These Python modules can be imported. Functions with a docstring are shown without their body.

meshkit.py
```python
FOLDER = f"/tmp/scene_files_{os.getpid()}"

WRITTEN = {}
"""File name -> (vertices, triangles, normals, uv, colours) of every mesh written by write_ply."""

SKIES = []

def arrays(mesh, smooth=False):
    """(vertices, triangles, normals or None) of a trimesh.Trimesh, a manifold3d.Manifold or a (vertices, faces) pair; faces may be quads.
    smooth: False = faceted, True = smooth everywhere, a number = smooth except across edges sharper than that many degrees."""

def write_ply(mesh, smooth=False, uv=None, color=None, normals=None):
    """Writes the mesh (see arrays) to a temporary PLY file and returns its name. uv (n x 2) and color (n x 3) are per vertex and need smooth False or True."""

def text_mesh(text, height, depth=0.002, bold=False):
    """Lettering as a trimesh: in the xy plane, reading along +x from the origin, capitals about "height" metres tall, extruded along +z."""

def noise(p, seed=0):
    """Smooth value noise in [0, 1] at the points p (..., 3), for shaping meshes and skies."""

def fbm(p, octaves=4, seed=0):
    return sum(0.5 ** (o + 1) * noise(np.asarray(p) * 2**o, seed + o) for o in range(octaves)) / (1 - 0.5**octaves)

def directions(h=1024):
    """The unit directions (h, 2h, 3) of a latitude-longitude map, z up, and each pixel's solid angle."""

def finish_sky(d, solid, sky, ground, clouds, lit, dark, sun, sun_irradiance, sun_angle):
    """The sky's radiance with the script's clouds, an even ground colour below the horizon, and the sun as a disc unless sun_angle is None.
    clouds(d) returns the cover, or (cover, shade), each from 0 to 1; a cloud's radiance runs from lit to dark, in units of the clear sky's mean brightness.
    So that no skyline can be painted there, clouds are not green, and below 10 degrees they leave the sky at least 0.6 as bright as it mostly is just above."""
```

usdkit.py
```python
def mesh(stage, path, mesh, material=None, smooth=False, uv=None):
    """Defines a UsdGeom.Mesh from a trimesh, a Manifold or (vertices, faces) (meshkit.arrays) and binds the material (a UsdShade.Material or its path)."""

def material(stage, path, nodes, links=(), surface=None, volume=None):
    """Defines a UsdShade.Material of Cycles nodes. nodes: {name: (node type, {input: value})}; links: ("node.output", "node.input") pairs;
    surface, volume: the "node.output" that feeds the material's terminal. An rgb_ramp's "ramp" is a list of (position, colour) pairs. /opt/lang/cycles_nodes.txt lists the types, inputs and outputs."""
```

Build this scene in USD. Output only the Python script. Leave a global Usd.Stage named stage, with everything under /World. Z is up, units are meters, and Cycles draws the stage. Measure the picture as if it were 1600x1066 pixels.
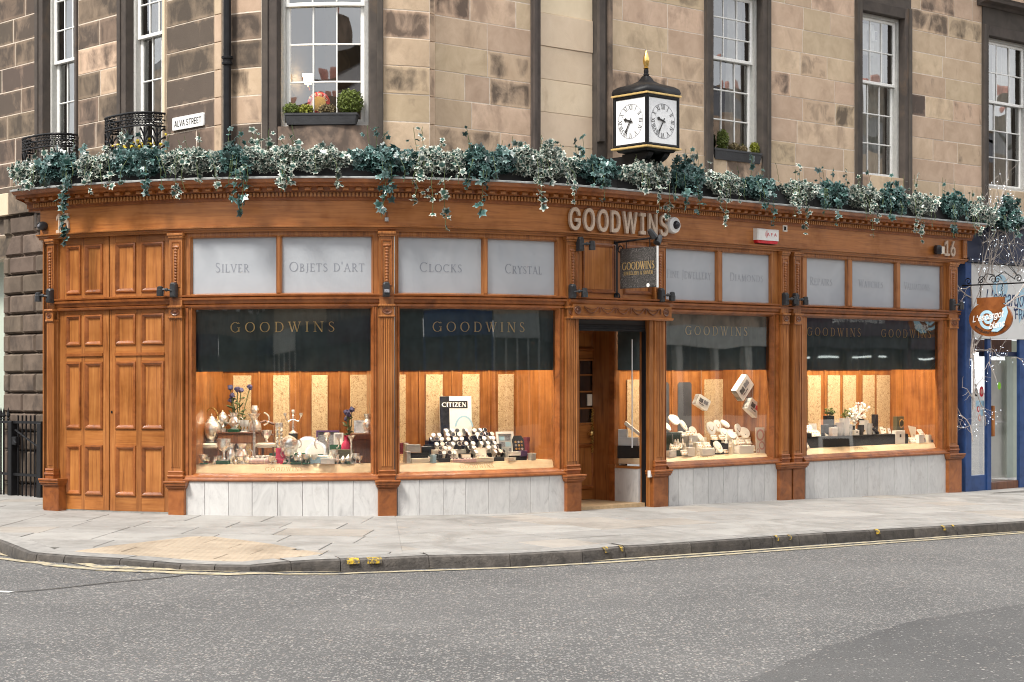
import math, random
import numpy as np, trimesh, shapely, usdkit, meshkit
from shapely import affinity
from shapely.geometry import Polygon, Point, LineString, box as sbox
from shapely.ops import unary_union
from pxr import Usd, UsdGeom, UsdLux, UsdShade, Gf, Sdf, Vt

stage = Usd.Stage.CreateInMemory()
UsdGeom.SetStageUpAxis(stage, 'Z'); UsdGeom.SetStageMetersPerUnit(stage, 1.0)
UsdGeom.Xform.Define(stage, '/World'); UsdGeom.Scope.Define(stage, '/World/Looks')
rng = random.Random(11); nrg = np.random.default_rng(11)

# ------------------------------------------------------------------ camera, sky, sun, exposure
FPX, HOR, EYE = 2800.0, 595.3, 1.655          # focal length and horizon row in pixels of the 1600 wide photograph, eye height
cam = UsdGeom.Camera.Define(stage, '/World/camera')
cam.AddTranslateOp().Set(Gf.Vec3d(0, 0, EYE)); cam.AddRotateXOp().Set(90.0)
cam.CreateHorizontalApertureAttr(36.0); cam.CreateVerticalApertureAttr(36.0 * 1066 / 1600)
cam.CreateFocalLengthAttr(36.0 * FPX / 1600)
cam.CreateVerticalApertureOffsetAttr(36.0 * (HOR - 533) / 1600)
cam.CreateExposureAttr(1.82)
SUN_DIR = np.array([-0.42, -0.50, 0.95]); SUN_DIR = SUN_DIR / np.linalg.norm(SUN_DIR)      # towards the sun
SUN_EL, SUN_ROT = math.asin(SUN_DIR[2]), math.atan2(SUN_DIR[0], SUN_DIR[1])
sun = UsdLux.DistantLight.Define(stage, '/World/sun_light')
sun.CreateIntensityAttr(0.40); sun.CreateAngleAttr(14.0); sun.CreateColorAttr(Gf.Vec3f(1.0, 0.96, 0.90)); sun.CreateNormalizeAttr(True)
_z = SUN_DIR; _x = np.cross([0, 0, 1.0], _z); _x /= np.linalg.norm(_x); _y = np.cross(_z, _x)
sun.AddTransformOp().Set(Gf.Matrix4d(*_x, 0, *_y, 0, *_z, 0, 0, 0, 0, 1))
usdkit.material(stage, '/World/Looks/sky_look', {
    'sky': ('sky_texture', {'sky_type': 'single_scattering', 'sun_disc': False, 'sun_elevation': SUN_EL, 'sun_rotation': SUN_ROT, 'aerosol_density': 2.0}),
    'tc': ('texture_coordinate', {}), 'mp': ('mapping', {'scale': (1.5, 1.5, 4.0)}),
    'no': ('noise_texture', {'scale': 1.6, 'detail': 6.0, 'roughness': 0.6}),
    'rp': ('rgb_ramp', {'ramp': [(0.25, (4.2, 4.25, 4.4)), (0.5, (6.0, 6.0, 6.05)), (0.75, (8.4, 8.3, 8.1))]}),
    'mx': ('mix_color', {'fac': 0.86}), 'bg': ('background_shader', {'strength': 0.080})},
    [('tc.generated', 'mp.vector'), ('mp.vector', 'no.vector'), ('no.fac', 'rp.fac'), ('sky.color', 'mx.a'), ('rp.color', 'mx.b'), ('mx.result', 'bg.color')], surface='bg.background')
dome = UsdLux.DomeLight.Define(stage, '/World/sky')
UsdShade.MaterialBindingAPI.Apply(dome.GetPrim()).Bind(UsdShade.Material.Get(stage, '/World/Looks/sky_look'))
dome.GetPrim().SetCustomDataByKey('kind', 'structure')

# ------------------------------------------------------------------ helpers
_names = {}
def numbered(parent, name):
    k = (parent, name); n = _names.get(k, 0); _names[k] = n + 1
    return f'{parent}/{name}' if n == 0 else f'{parent}/{name}_{n:03d}'
ORIGIN = {}
def tag(p, label=None, cat=None, group=None, kind=None):
    p = p.GetPrim() if hasattr(p, 'GetPrim') else p
    for k, v in (('label', label), ('category', cat), ('group', group), ('kind', kind)):
        if v: p.SetCustomDataByKey(k, v)
    return p
def thing(name, label=None, cat=None, loc=(0, 0, 0), rotz=0.0, group=None, kind=None, vary=None):
    x = UsdGeom.Xform.Define(stage, numbered('/World', name)); loc = [float(c) for c in loc]
    x.AddTranslateOp().Set(Gf.Vec3d(*loc)); x.AddRotateZOp().Set(math.degrees(rotz))
    ORIGIN[str(x.GetPath())] = (np.array(loc), rotz)
    return tag(x, label, cat, group, kind)
def dup(root, loc, rotz, label=None, group=None):
    path = str(root.GetPath()); base = path.rsplit('/', 1)[1]
    if base[-4] == '_' and base[-3:].isdigit(): base = base[:-4]
    was = root.GetCustomData()
    r = thing(base, label or was.get('label'), was.get('category'), loc, rotz, group or was.get('group'))
    r.GetReferences().AddInternalReference(root.GetPath()); r.SetInstanceable(True)
    return r

class Path:
    """a plan curve; coordinates (s along it, d out towards the street, z up)"""
    def __init__(self, s, X, Y, th): self.s, self.X, self.Y, self.th = map(np.asarray, (s, X, Y, th)); self.straight = np.ptp(self.th) < 1e-6
    def P(self, v):
        v = np.asarray(v, float); s = v[..., 0]
        th = np.interp(s, self.s, self.th); x = np.interp(s, self.s, self.X) + v[..., 1] * np.sin(th); y = np.interp(s, self.s, self.Y) - v[..., 1] * np.cos(th)
        return np.stack([x, y, v[..., 2] + WARP * x], -1)
    def s_at(self, px, d=0.0):
        p = self.P(np.stack([self.s, np.full_like(self.s, d), np.zeros_like(self.s)], -1))
        q = 800 + FPX * p[:, 0] / p[:, 1]; ok = np.concatenate([[True], np.diff(np.maximum.accumulate(q)) > 0])
        return float(np.interp(px, q[ok], self.s[ok]))
    def hit(self, px, py, d=0.0):
        s = self.s_at(px, d); p = self.P([s, d, 0.0])
        return s, float(EYE + (HOR - py) / FPX * p[1] - WARP * p[0])
    def zat(self, px, py, d=0.0): return self.hit(px, py, d)[1]
    def ang(self, s): return float(np.interp(s, self.s, self.th))
WARP = 0.0064                                    # the street and its courses climb a little to the right
def make_path(x0, y0, th0, k, s0, s1, n=600):
    s = np.linspace(s0, s1, n); ds = s[1] - s[0]; kk = np.array([k(t) for t in s]); th = np.cumsum(kk) * ds; i = int(np.argmin(abs(s))); th = th - th[i] + th0
    X, Y = np.cumsum(np.cos(th)) * ds, np.cumsum(np.sin(th)) * ds
    return Path(s, X - X[i] + x0, Y - Y[i] + y0, th)
SHOP = make_path(-2.8, 21.8, -0.0277, lambda t: 0.1799 if t < 2.9387 else (0.1664 if t < 4.3579 else 0.0), -4.6, 16.0, 1200)
TH_R = float(SHOP.th[-1])
def line_path(x0, y0, th, s0, s1): return Path([s0, s1], [x0 + s0 * math.cos(th), x0 + s1 * math.cos(th)], [y0 + s0 * math.sin(th), y0 + s1 * math.sin(th)], [th, th])
def fine(p):
    s = np.linspace(p.s[0], p.s[-1], 500); return Path(s, np.interp(s, p.s, p.X), np.interp(s, p.s, p.Y), np.interp(s, p.s, p.th))
RIGHT = fine(line_path(0.0, 23.4, math.radians(41.0), -1.6, 16.0))
BOW = make_path(-2.27, 22.1, -0.02, lambda t: 1 / 2.64, -1.32, 1.32, 200)
LEFT = fine(line_path(-3.64, 22.42, math.radians(-45.3), -9.0, 0.02))

class MB:
    def __init__(self): self.v, self.f, self.uv, self.n = [], [], [], 0
    def add(self, v, f, uv=None):
        v = np.asarray(v, float).reshape(-1, 3); f = np.asarray(f, int)
        if f.shape[1] == 4: f = np.vstack([f[:, [0, 1, 2]], f[:, [0, 2, 3]]])
        self.v.append(v); self.f.append(f + self.n); self.n += len(v)
        self.uv.append(np.zeros((len(v), 2)) if uv is None else np.asarray(uv)); return self
    def tm(self, m, T=None):
        v = np.array(m.vertices)
        if T is not None: v = v @ np.asarray(T)[:3, :3].T + np.asarray(T)[:3, 3]
        return self.add(v, m.faces)
    def rings(self, R, close=True, capA=False, capB=False):
        R = np.asarray(R, float); k, m = R.shape[:2]; f = []
        jj = range(m if close else m - 1)
        for i in range(k - 1):
            for j in jj: f.append([i * m + j, i * m + (j + 1) % m, (i + 1) * m + (j + 1) % m, (i + 1) * m + j])
        v = R.reshape(-1, 3); f = np.array(f); f = np.vstack([f[:, [0, 1, 2]], f[:, [0, 2, 3]]])
        if capA: f = np.vstack([f, [[0, j + 1, j] for j in range(1, m - 1)]])
        if capB: b = (k - 1) * m; f = np.vstack([f, [[b, b + j, b + j + 1] for j in range(1, m - 1)]])
        return self.add(v, f)
    def box(self, a0, a1, b0, b1, c0, c1, n=1, ch=0.0):
        """b is the outward direction; chamfer ch on the b1 face"""
        if n > 1 or ch == 0:
            xs = np.linspace(a0, a1, n + 1); prof = [(b0, c0), (b1, c0), (b1, c1), (b0, c1)] if ch == 0 else [(b0, c0), (b1 - ch, c0), (b1, c0 + ch), (b1, c1 - ch), (b1 - ch, c1), (b0, c1)]
            return self.rings([[(x, b, c) for b, c in prof] for x in xs], True, True, True)
        r = lambda i, b: [(a0 + i, b, c0 + i), (a1 - i, b, c0 + i), (a1 - i, b, c1 - i), (a0 + i, b, c1 - i)]
        return self.rings([r(0, b0), r(0, b1 - ch), r(ch, b1)], True, True, True)
    def sweep(self, prof, a0, a1, n=None):
        if n is None: n = max(1, int(abs(a1 - a0) / 0.18))
        return self.rings([[(x, b, c) for b, c in prof] for x in np.linspace(a0, a1, n + 1)], True, True, True)
    def block(self, a0, a1, b0, b1, c0, c1, ch=.004, rim=.05, n=1):
        """an ashlar block: chamfered, with a ring just inside its face so that uv.x can tell edge from middle"""
        r = lambda i, b: [(a0 + i, b, c0 + i), (a1 - i, b, c0 + i), (a1 - i, b, c1 - i), (a0 + i, b, c1 - i)]
        rim = min(rim, (a1 - a0) * .3, (c1 - c0) * .3)
        if n == 1: self.rings([r(0, b0), r(0, b1 - ch), r(ch, b1), r(rim, b1 + .0004)], True, True, True); self.uv[-1] = np.repeat([[0, 0], [0, 0], [0, 0], [1, 0]], 4, 0); return self
        q = lambda i, b: [(x, b, c0 + i) for x in np.linspace(a0 + i, a1 - i, n + 1)] + [(x, b, c1 - i) for x in np.linspace(a1 - i, a0 + i, n + 1)]
        self.rings([q(0, b0), q(0, b1 - ch), q(ch, b1), q(rim, b1 + .0004)]); self.uv[-1] = np.repeat([[0, 0], [0, 0], [0, 0], [1, 0]], 2 * n + 2, 0)
        self.sheet(a0 + rim, a1 - rim, b1 + .0004, c0 + rim, c1 - rim, n); self.uv[-1] = np.tile([[1.0, 0]], (len(self.v[-1]), 1)); return self
    def frame(self, a0, a1, c0, c1, prof, n=1):
        """mitred moulding: prof = (inset from the outer rectangle, depth)"""
        def ring(t, d):
            bot = [(x, d, c0 + t) for x in np.linspace(a0 + t, a1 - t, n + 1)]; top = [(x, d, c1 - t) for x in np.linspace(a1 - t, a0 + t, n + 1)]
            return bot + top
        return self.rings([ring(t, d) for t, d in prof])
    def sheet(self, a0, a1, b, c0, c1, n=1, m=1, fn=None):
        A, C = np.meshgrid(np.linspace(a0, a1, n + 1), np.linspace(c0, c1, m + 1)); B = np.full_like(A, b) if fn is None else b + fn(A, C)
        i, j = np.meshgrid(np.arange(m), np.arange(n), indexing='ij'); q = i * (n + 1) + j
        return self.add(np.stack([A, B, C], -1).reshape(-1, 3), np.stack([q, q + 1, q + n + 2, q + n + 1], -1).reshape(-1, 4)[:, ::-1])
    def lathe(self, prof, cx=0, cy=0, cz=0, seg=14):
        t = np.arange(seg) * 2 * np.pi / seg
        R = [[(cx + max(r, 1e-4) * math.cos(a), cy + max(r, 1e-4) * math.sin(a), cz + z) for a in t] for r, z in prof]
        return self.rings(R, True, True, True)
    def tube(self, pts, r, sides=6):
        p = np.asarray(pts, float); t = np.gradient(p, axis=0); t /= np.linalg.norm(t, axis=1, keepdims=True) + 1e-12
        a = np.cross(t, np.where(np.abs(t[:, 2:]) < 0.9, [0, 0, 1.0], [1.0, 0, 0])); a /= np.linalg.norm(a, axis=1, keepdims=True) + 1e-12
        b = np.cross(t, a); g = np.arange(sides) * 2 * np.pi / sides
        R = p[:, None] + np.broadcast_to(r, (len(p),))[:, None, None] * (np.cos(g)[None, :, None] * a[:, None] + np.sin(g)[None, :, None] * b[:, None])
        return self.rings(R, True, True, True)
    def poly(self, shape, b0, b1):
        """a shapely shape of the (a, c) plane, b0 to b1 deep"""
        for g in getattr(shape, 'geoms', [shape]):
            if g.is_empty or g.area < 1e-9: continue
            m = trimesh.creation.extrude_polygon(g, 1.0, engine='earcut'); v = np.array(m.vertices)
            self.add(np.stack([v[:, 0], b0 + (b1 - b0) * v[:, 2], v[:, 1]], -1), m.faces[:, ::-1])
        return self
    def data(self): return np.vstack(self.v), np.vstack(self.f)
    def build(self, name, mat, parent=None, on=None, smooth=False, uv=False, **tags):
        """on: a Path whose (s, d, z) the shape is in; the thing's own frame is taken off again"""
        v, f = self.data()
        if on is not None: v = on(v) if callable(on) else on.P(v); f = f[:, ::-1]
        pp = '/World' if parent is None else str(parent.GetPath())
        if on is not None and parent is not None:
            o, r = ORIGIN['/'.join(pp.split('/')[:3])] if '/'.join(pp.split('/')[:3]) in ORIGIN else (np.zeros(3), 0)
            v = v - o
            if r: c, s_ = math.cos(-r), math.sin(-r); v = np.stack([v[:, 0] * c - v[:, 1] * s_, v[:, 0] * s_ + v[:, 1] * c, v[:, 2]], -1)
        m = usdkit.mesh(stage, numbered(pp, name), (v, f), MATS[mat], smooth=(30 if smooth is True else smooth), uv=(np.vstack(self.uv) if uv else None))
        return tag(m, **tags)
def local(path, s, d, z):
    """a point of the path and the turn of a thing standing there with its front to the street"""
    return path.P([s, d, z]), path.ang(s)

# ------------------------------------------------------------------ materials
MATS = {}
def mat(name, nodes, links, surface='p.BSDF'): MATS[name] = usdkit.material(stage, f'/World/Looks/{name}', nodes, links, surface=surface); return MATS[name]
def plain(name, col, rough=0.5, metal=0.0, var=0.18, scale=9.0, bump=0.0, bscale=60.0, rnd=0.0, **kw):
    """a colour with some wear: cloudy tone, uneven gloss, fine relief, tone per piece"""
    lo, hi = [c * (1 - var) for c in col], [min(1, c * (1 + var)) for c in col]
    N = {'g': ('geometry', {}), 'n': ('noise_texture', {'scale': scale, 'detail': 5.0, 'roughness': 0.62}), 'r': ('rgb_ramp', {'ramp': [(0.3, lo), (0.7, hi)]}),
         'm': ('map_range', {'from_min': 0.3, 'from_max': 0.7, 'to_min': max(0.03, rough - 0.1), 'to_max': min(1, rough + 0.1), 'clamp': True}), 'p': ('principled_bsdf', {'metallic': metal, **kw})}
    Lk = [('g.position', 'n.vector'), ('n.fac', 'r.fac'), ('n.fac', 'm.value'), ('m.result', 'p.roughness')]
    if rnd:
        N['o'] = ('object_info', {}); N['om'] = ('map_range', {'to_min': 1 - rnd, 'to_max': 1 + rnd}); N['x'] = ('vector_math', {'math_type': 'scale'})
        Lk += [('o.random', 'om.value'), ('r.color', 'x.vector1'), ('om.result', 'x.scale'), ('x.vector', 'p.base_color')]
    else: Lk += [('r.color', 'p.base_color')]
    if bump:
        N['n2'] = ('noise_texture', {'scale': bscale, 'detail': 4.0}); N['b'] = ('bump', {'strength': bump, 'distance': 0.01}); Lk += [('g.position', 'n2.vector'), ('n2.fac', 'b.height'), ('b.normal', 'p.normal')]
    return mat(name, N, Lk)
def wood(name, dirs, dark, mid, light, rough=0.36, rnd=0.15, coat=0.25):
    N = {'g': ('geometry', {}), 'mp': ('mapping', {'scale': dirs}), 'n': ('noise_texture', {'scale': 1.0, 'detail': 8.0, 'roughness': 0.65, 'distortion': 0.9}),
         'r': ('rgb_ramp', {'ramp': [(0.28, dark), (0.47, mid), (0.72, light)]}), 'n2': ('noise_texture', {'scale': 2.3, 'detail': 4.0, 'roughness': 0.6}),
         'r2': ('rgb_ramp', {'ramp': [(0.3, (0.76, 0.72, 0.69)), (0.60, (1.06, 1.05, 1.02))]}), 'mul': ('mix_color', {'blend_type': 'multiply', 'fac': 1.0, 'use_clamp': False}),
         'o': ('object_info', {}), 'om': ('map_range', {'to_min': 1 - rnd, 'to_max': 1 + rnd}), 'x': ('vector_math', {'math_type': 'scale'}),
         
         'm': ('map_range', {'from_min': 0.3, 'from_max': 0.7, 'to_min': rough - 0.08, 'to_max': rough + 0.14}), 'b': ('bump', {'strength': 0.12, 'distance': 0.004}),
         'p': ('principled_bsdf', {'coat_weight': coat, 'coat_roughness': 0.25})}
    mat(name, N, [('g.position', 'mp.vector'), ('mp.vector', 'n.vector'), ('n.fac', 'r.fac'), ('g.position', 'n2.vector'), ('n2.fac', 'r2.fac'), ('r.color', 'mul.a'), ('r2.color', 'mul.b'), ('o.random', 'om.value'),
        ('mul.result', 'x.vector1'), ('om.result', 'x.scale'), ('x.vector', 'p.base_color'), ('n2.fac', 'm.value'), ('m.result', 'p.roughness'), ('n.fac', 'b.height'), ('b.normal', 'p.normal')])
WD, WM, WL = (0.105, 0.034, 0.009), (0.295, 0.106, 0.0265), (0.42, 0.178, 0.052)
wood('wood_upright', (34, 34, 1.3), WD, WM, WL)
wood('wood_level', (1.6, 1.6, 30), (0.21, 0.070, 0.017), (0.335, 0.122, 0.029), (0.415, 0.168, 0.045), rough=0.34)
wood('wood_panel', (22, 22, 0.9), (0.155, 0.048, 0.012), (0.335, 0.122, 0.029), (0.45, 0.192, 0.052))
wood('wood_mould', (6, 6, 6), (0.13, 0.038, 0.010), (0.235, 0.074, 0.018), (0.32, 0.11, 0.028), rough=0.3)
wood('wood_carved', (20, 20, 6.0), (0.10, 0.032, 0.01), (0.24, 0.08, 0.02), (0.36, 0.13, 0.034))
wood('wood_dark', (20, 20, 2.0), (0.05, 0.016, 0.006), (0.12, 0.038, 0.013), (0.2, 0.07, 0.024))
wood('wood_orange', (14, 14, 0.8), (0.11, 0.034, 0.008), (0.26, 0.090, 0.019), (0.40, 0.165, 0.045), rough=0.3)
wood('wood_pale', (1.5, 1.5, 24), (0.66, 0.50, 0.31), (0.74, 0.58, 0.38), (0.80, 0.65, 0.45), rough=0.4, rnd=0.03)
def stone(name, lo, hi, soot, soot_at, rnd=0.14, bump=0.35, rim=0.0):
    """ashlar: a tone per block, blotches and streaks, and a sooty skin that has worn off along the edges (uv.x runs from the edge inwards)"""
    N = {'g': ('geometry', {}), 'o': ('object_info', {}), 'cx': ('vector_math', {'math_type': 'add'}), 'cxs': ('combine_xyz', {}), 'rr': ('math', {'math_type': 'multiply', 'value2': 37.0}),
         'n': ('noise_texture', {'scale': 3.2, 'detail': 8.0, 'roughness': 0.68, 'distortion': 0.4}), 'r': ('rgb_ramp', {'ramp': [(0.25, lo), (0.75, hi)]}),
         'mp': ('mapping', {'scale': (3.6, 3.6, 2.4)}), 's': ('noise_texture', {'scale': 1.0, 'detail': 7.0, 'roughness': 0.60, 'distortion': 0.5}),
         'so': ('math', {'math_type': 'multiply_add', 'value2': 0.30, 'value3': -0.15}), 'sa': ('math', {'math_type': 'add'}), 'sr': ('map_range', {'from_min': soot_at, 'from_max': soot_at + 0.26, 'to_min': 0.0, 'to_max': 0.86, 'clamp': True}),
         'bw': ('mapping', {'scale': (0.8, 0.8, 0.35)}), 'bn': ('noise_texture', {'scale': 1.0, 'detail': 6.0, 'roughness': 0.65}), 'bm': ('math', {'math_type': 'multiply_add', 'value2': 0.55, 'value3': -0.275}), 'bs': ('math', {'math_type': 'add'}), 'uv': ('uvmap', {'attribute': 'st'}), 'ux': ('separate_xyz', {}), 'ua': ('math', {'math_type': 'multiply_add', 'value2': rim, 'value3': -rim * 0.82}), 'sb': ('math', {'math_type': 'add'}),
         'mx': ('mix_color', {'b': soot}), 'om': ('map_range', {'to_min': 1 - rnd, 'to_max': 1 + rnd}), 'x': ('vector_math', {'math_type': 'scale'}),
         'hs': ('hsv', {}), 'hm': ('math', {'math_type': 'multiply', 'value2': 7.31}), 'hf': ('math', {'math_type': 'fraction'}), 'hr': ('map_range', {'to_min': 0.488, 'to_max': 0.508}),
         'fn': ('noise_texture', {'scale': 140.0, 'detail': 3.0}), 'b': ('bump', {'strength': bump, 'distance': 0.006}), 'fa': ('math', {'math_type': 'add'}), 'p': ('principled_bsdf', {'roughness': 0.88, 'specular_ior_level': 0.25})}
    Lk = [('o.random', 'rr.value1'), ('rr.value', 'cxs.x'), ('rr.value', 'cxs.z'), ('g.position', 'cx.vector1'), ('cxs.vector', 'cx.vector2'), ('cx.vector', 'n.vector'), ('n.fac', 'r.fac'),
        ('cx.vector', 'mp.vector'), ('mp.vector', 's.vector'), ('o.random', 'so.value1'), ('so.value', 'sa.value1'), ('g.position', 'bw.vector'), ('bw.vector', 'bn.vector'), ('bn.fac', 'bm.value1'), ('s.fac', 'bs.value1'), ('bm.value', 'bs.value2'), ('bs.value', 'sa.value2'), ('sr.result', 'mx.fac'), ('r.color', 'mx.a'),
        ('o.random', 'om.value'), ('mx.result', 'x.vector1'), ('om.result', 'x.scale'), ('o.random', 'hm.value1'), ('hm.value', 'hf.value1'), ('hf.value', 'hr.value'), ('hr.result', 'hs.hue'), ('x.vector', 'hs.color'), ('hs.color', 'p.base_color'),
        ('g.position', 'fn.vector'), ('fn.fac', 'fa.value1'), ('n.fac', 'fa.value2'), ('fa.value', 'b.height'), ('b.normal', 'p.normal')]
    if rim: Lk += [('uv.UV', 'ux.vector'), ('ux.x', 'ua.value1'), ('sa.value', 'sb.value1'), ('ua.value', 'sb.value2'), ('sb.value', 'sr.value')]
    else: Lk += [('sa.value', 'sr.value')]; [N.pop(k) for k in ('uv', 'ux', 'ua', 'sb')]
    mat(name, N, Lk)
stone('stone_tan', (0.43, 0.315, 0.21), (0.62, 0.475, 0.335), (0.29, 0.21, 0.145), 0.56, rim=0.05)
stone('stone_patchy', (0.42, 0.305, 0.20), (0.58, 0.44, 0.305), (0.065, 0.05, 0.04), 0.46, rim=0.16)
stone('stone_brown', (0.19, 0.138, 0.098), (0.30, 0.222, 0.16), (0.066, 0.053, 0.044), 0.27, rnd=0.2, rim=0.20)
stone('stone_soot', (0.05, 0.043, 0.038), (0.105, 0.086, 0.072), (0.17, 0.115, 0.07), 0.66, rnd=0.15)
stone('stone_pale', (0.62, 0.49, 0.34), (0.73, 0.60, 0.44), (0.42, 0.30, 0.19), 0.66, rnd=0.06)
stone('stone_pier', (0.085, 0.064, 0.048), (0.19, 0.145, 0.11), (0.045, 0.036, 0.03), 0.55, rnd=0.16)
plain('mortar', (0.62, 0.53, 0.43), 0.95, var=0.2, scale=14)
plain('white_paint', (0.78, 0.77, 0.73), 0.42, var=0.07, scale=25, bump=0.08)
plain('black_iron', (0.009, 0.009, 0.010), 0.48, var=0.3, bump=0.1, specular_ior_level=0.22)
plain('black_plastic', (0.022, 0.023, 0.025), 0.45, var=0.25)
plain('black_trough', (0.028, 0.028, 0.030), 0.55, var=0.4, scale=5, bump=0.2)
plain('lead', (0.36, 0.37, 0.36), 0.6, var=0.3, scale=12, bump=0.2)
plain('white_metal', (0.74, 0.74, 0.72), 0.35, var=0.06)
plain('gold', (0.83, 0.55, 0.18), 0.28, metal=1.0, var=0.15)
plain('gold_paint', (0.78, 0.55, 0.22), 0.35, metal=0.4, var=0.15)
plain('brass', (0.62, 0.43, 0.16), 0.33, metal=1.0, var=0.3, scale=40)
plain('silver', (0.86, 0.85, 0.82), 0.24, metal=0.88, var=0.06)
plain('silver_satin', (0.80, 0.78, 0.73), 0.32, metal=0.9, var=0.08)
plain('letter_tan', (0.52, 0.40, 0.30), 0.45, var=0.12, scale=20)
plain('letter_side', (0.16, 0.10, 0.065), 0.6)
plain('sign_white', (0.78, 0.77, 0.74), 0.35, var=0.05)
plain('sign_black', (0.02, 0.019, 0.018), 0.5, var=0.3)
plain('sign_red', (0.55, 0.02, 0.03), 0.35)
plain('card_white', (0.80, 0.78, 0.74), 0.5, var=0.04)
plain('card_cream', (0.74, 0.66, 0.54), 0.55, var=0.06)
plain('print_grey', (0.22, 0.22, 0.24), 0.5, var=0.5, scale=60)
plain('print_blue', (0.10, 0.17, 0.28), 0.5, var=0.4, scale=30)
plain('grey_box', (0.42, 0.43, 0.42), 0.5, var=0.08)
plain('green_baize', (0.008, 0.085, 0.04), 0.75, var=0.25)
plain('dark_green', (0.012, 0.035, 0.02), 0.7, var=0.2)
plain('maroon', (0.16, 0.012, 0.03), 0.55)
plain('crimson', (0.5, 0.02, 0.09), 0.6)
plain('purple', (0.09, 0.04, 0.13), 0.6)
plain('black_velvet', (0.012, 0.011, 0.011), 0.85)
plain('watch_dark', (0.02, 0.02, 0.025), 0.3)
plain('leather', (0.06, 0.03, 0.015), 0.5)
plain('cuff_cream', (0.74, 0.68, 0.58), 0.55, var=0.05)
plain('velvet_white', (0.80, 0.76, 0.68), 0.65, var=0.04)
plain('silver_stone', (0.5, 0.5, 0.5), 0.3)
plain('pink_print', (0.62, 0.30, 0.24), 0.5)
plain('fabric_seat', (0.62, 0.56, 0.46), 0.8)
plain('olive_leather', (0.10, 0.09, 0.045), 0.6)
plain('blue_paint', (0.016, 0.052, 0.165), 0.38, var=0.2, scale=6)
plain('navy_paint', (0.012, 0.019, 0.05), 0.4, var=0.25, scale=6)
plain('fascia_white', (0.68, 0.68, 0.66), 0.4, var=0.05, scale=3)
plain('fascia_ink', (0.012, 0.03, 0.10), 0.5)
plain('light_blue', (0.36, 0.55, 0.66), 0.5, var=0.05)
plain('pale_green', (0.45, 0.50, 0.42), 0.55, var=0.08, scale=3)
plain('pale_grey', (0.6, 0.585, 0.53), 0.6, var=0.1, scale=3)
plain('lime_green', (0.22, 0.55, 0.02), 0.4)
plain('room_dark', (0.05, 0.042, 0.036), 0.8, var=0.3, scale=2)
plain('room_warm', (0.22, 0.17, 0.125), 0.8, var=0.2, scale=2)
plain('curtain', (0.62, 0.60, 0.55), 0.85, var=0.12, scale=8)
plain('twig_bark', (0.42, 0.37, 0.33), 0.8, var=0.3, scale=30)
plain('soil', (0.02, 0.014, 0.009), 0.95)
plain('sprout', (0.10, 0.13, 0.02), 0.6, var=0.5, scale=30, rnd=0.2)
plain('heather', (0.17, 0.13, 0.06), 0.7, var=0.5, scale=40)
plain('lime_shrub', (0.22, 0.23, 0.02), 0.6, var=0.4, scale=40)
plain('thistle_blue', (0.05, 0.045, 0.11), 0.7)
plain('stem_green', (0.07, 0.10, 0.03), 0.7)
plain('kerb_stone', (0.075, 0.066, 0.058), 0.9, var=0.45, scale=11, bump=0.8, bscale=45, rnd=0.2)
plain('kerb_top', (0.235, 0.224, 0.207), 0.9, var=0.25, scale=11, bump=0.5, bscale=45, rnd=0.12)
plain('tile_floor', (0.45, 0.31, 0.17), 0.55, var=0.2, scale=20)
plain('ceiling_white', (0.6, 0.58, 0.54), 0.8)
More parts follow.
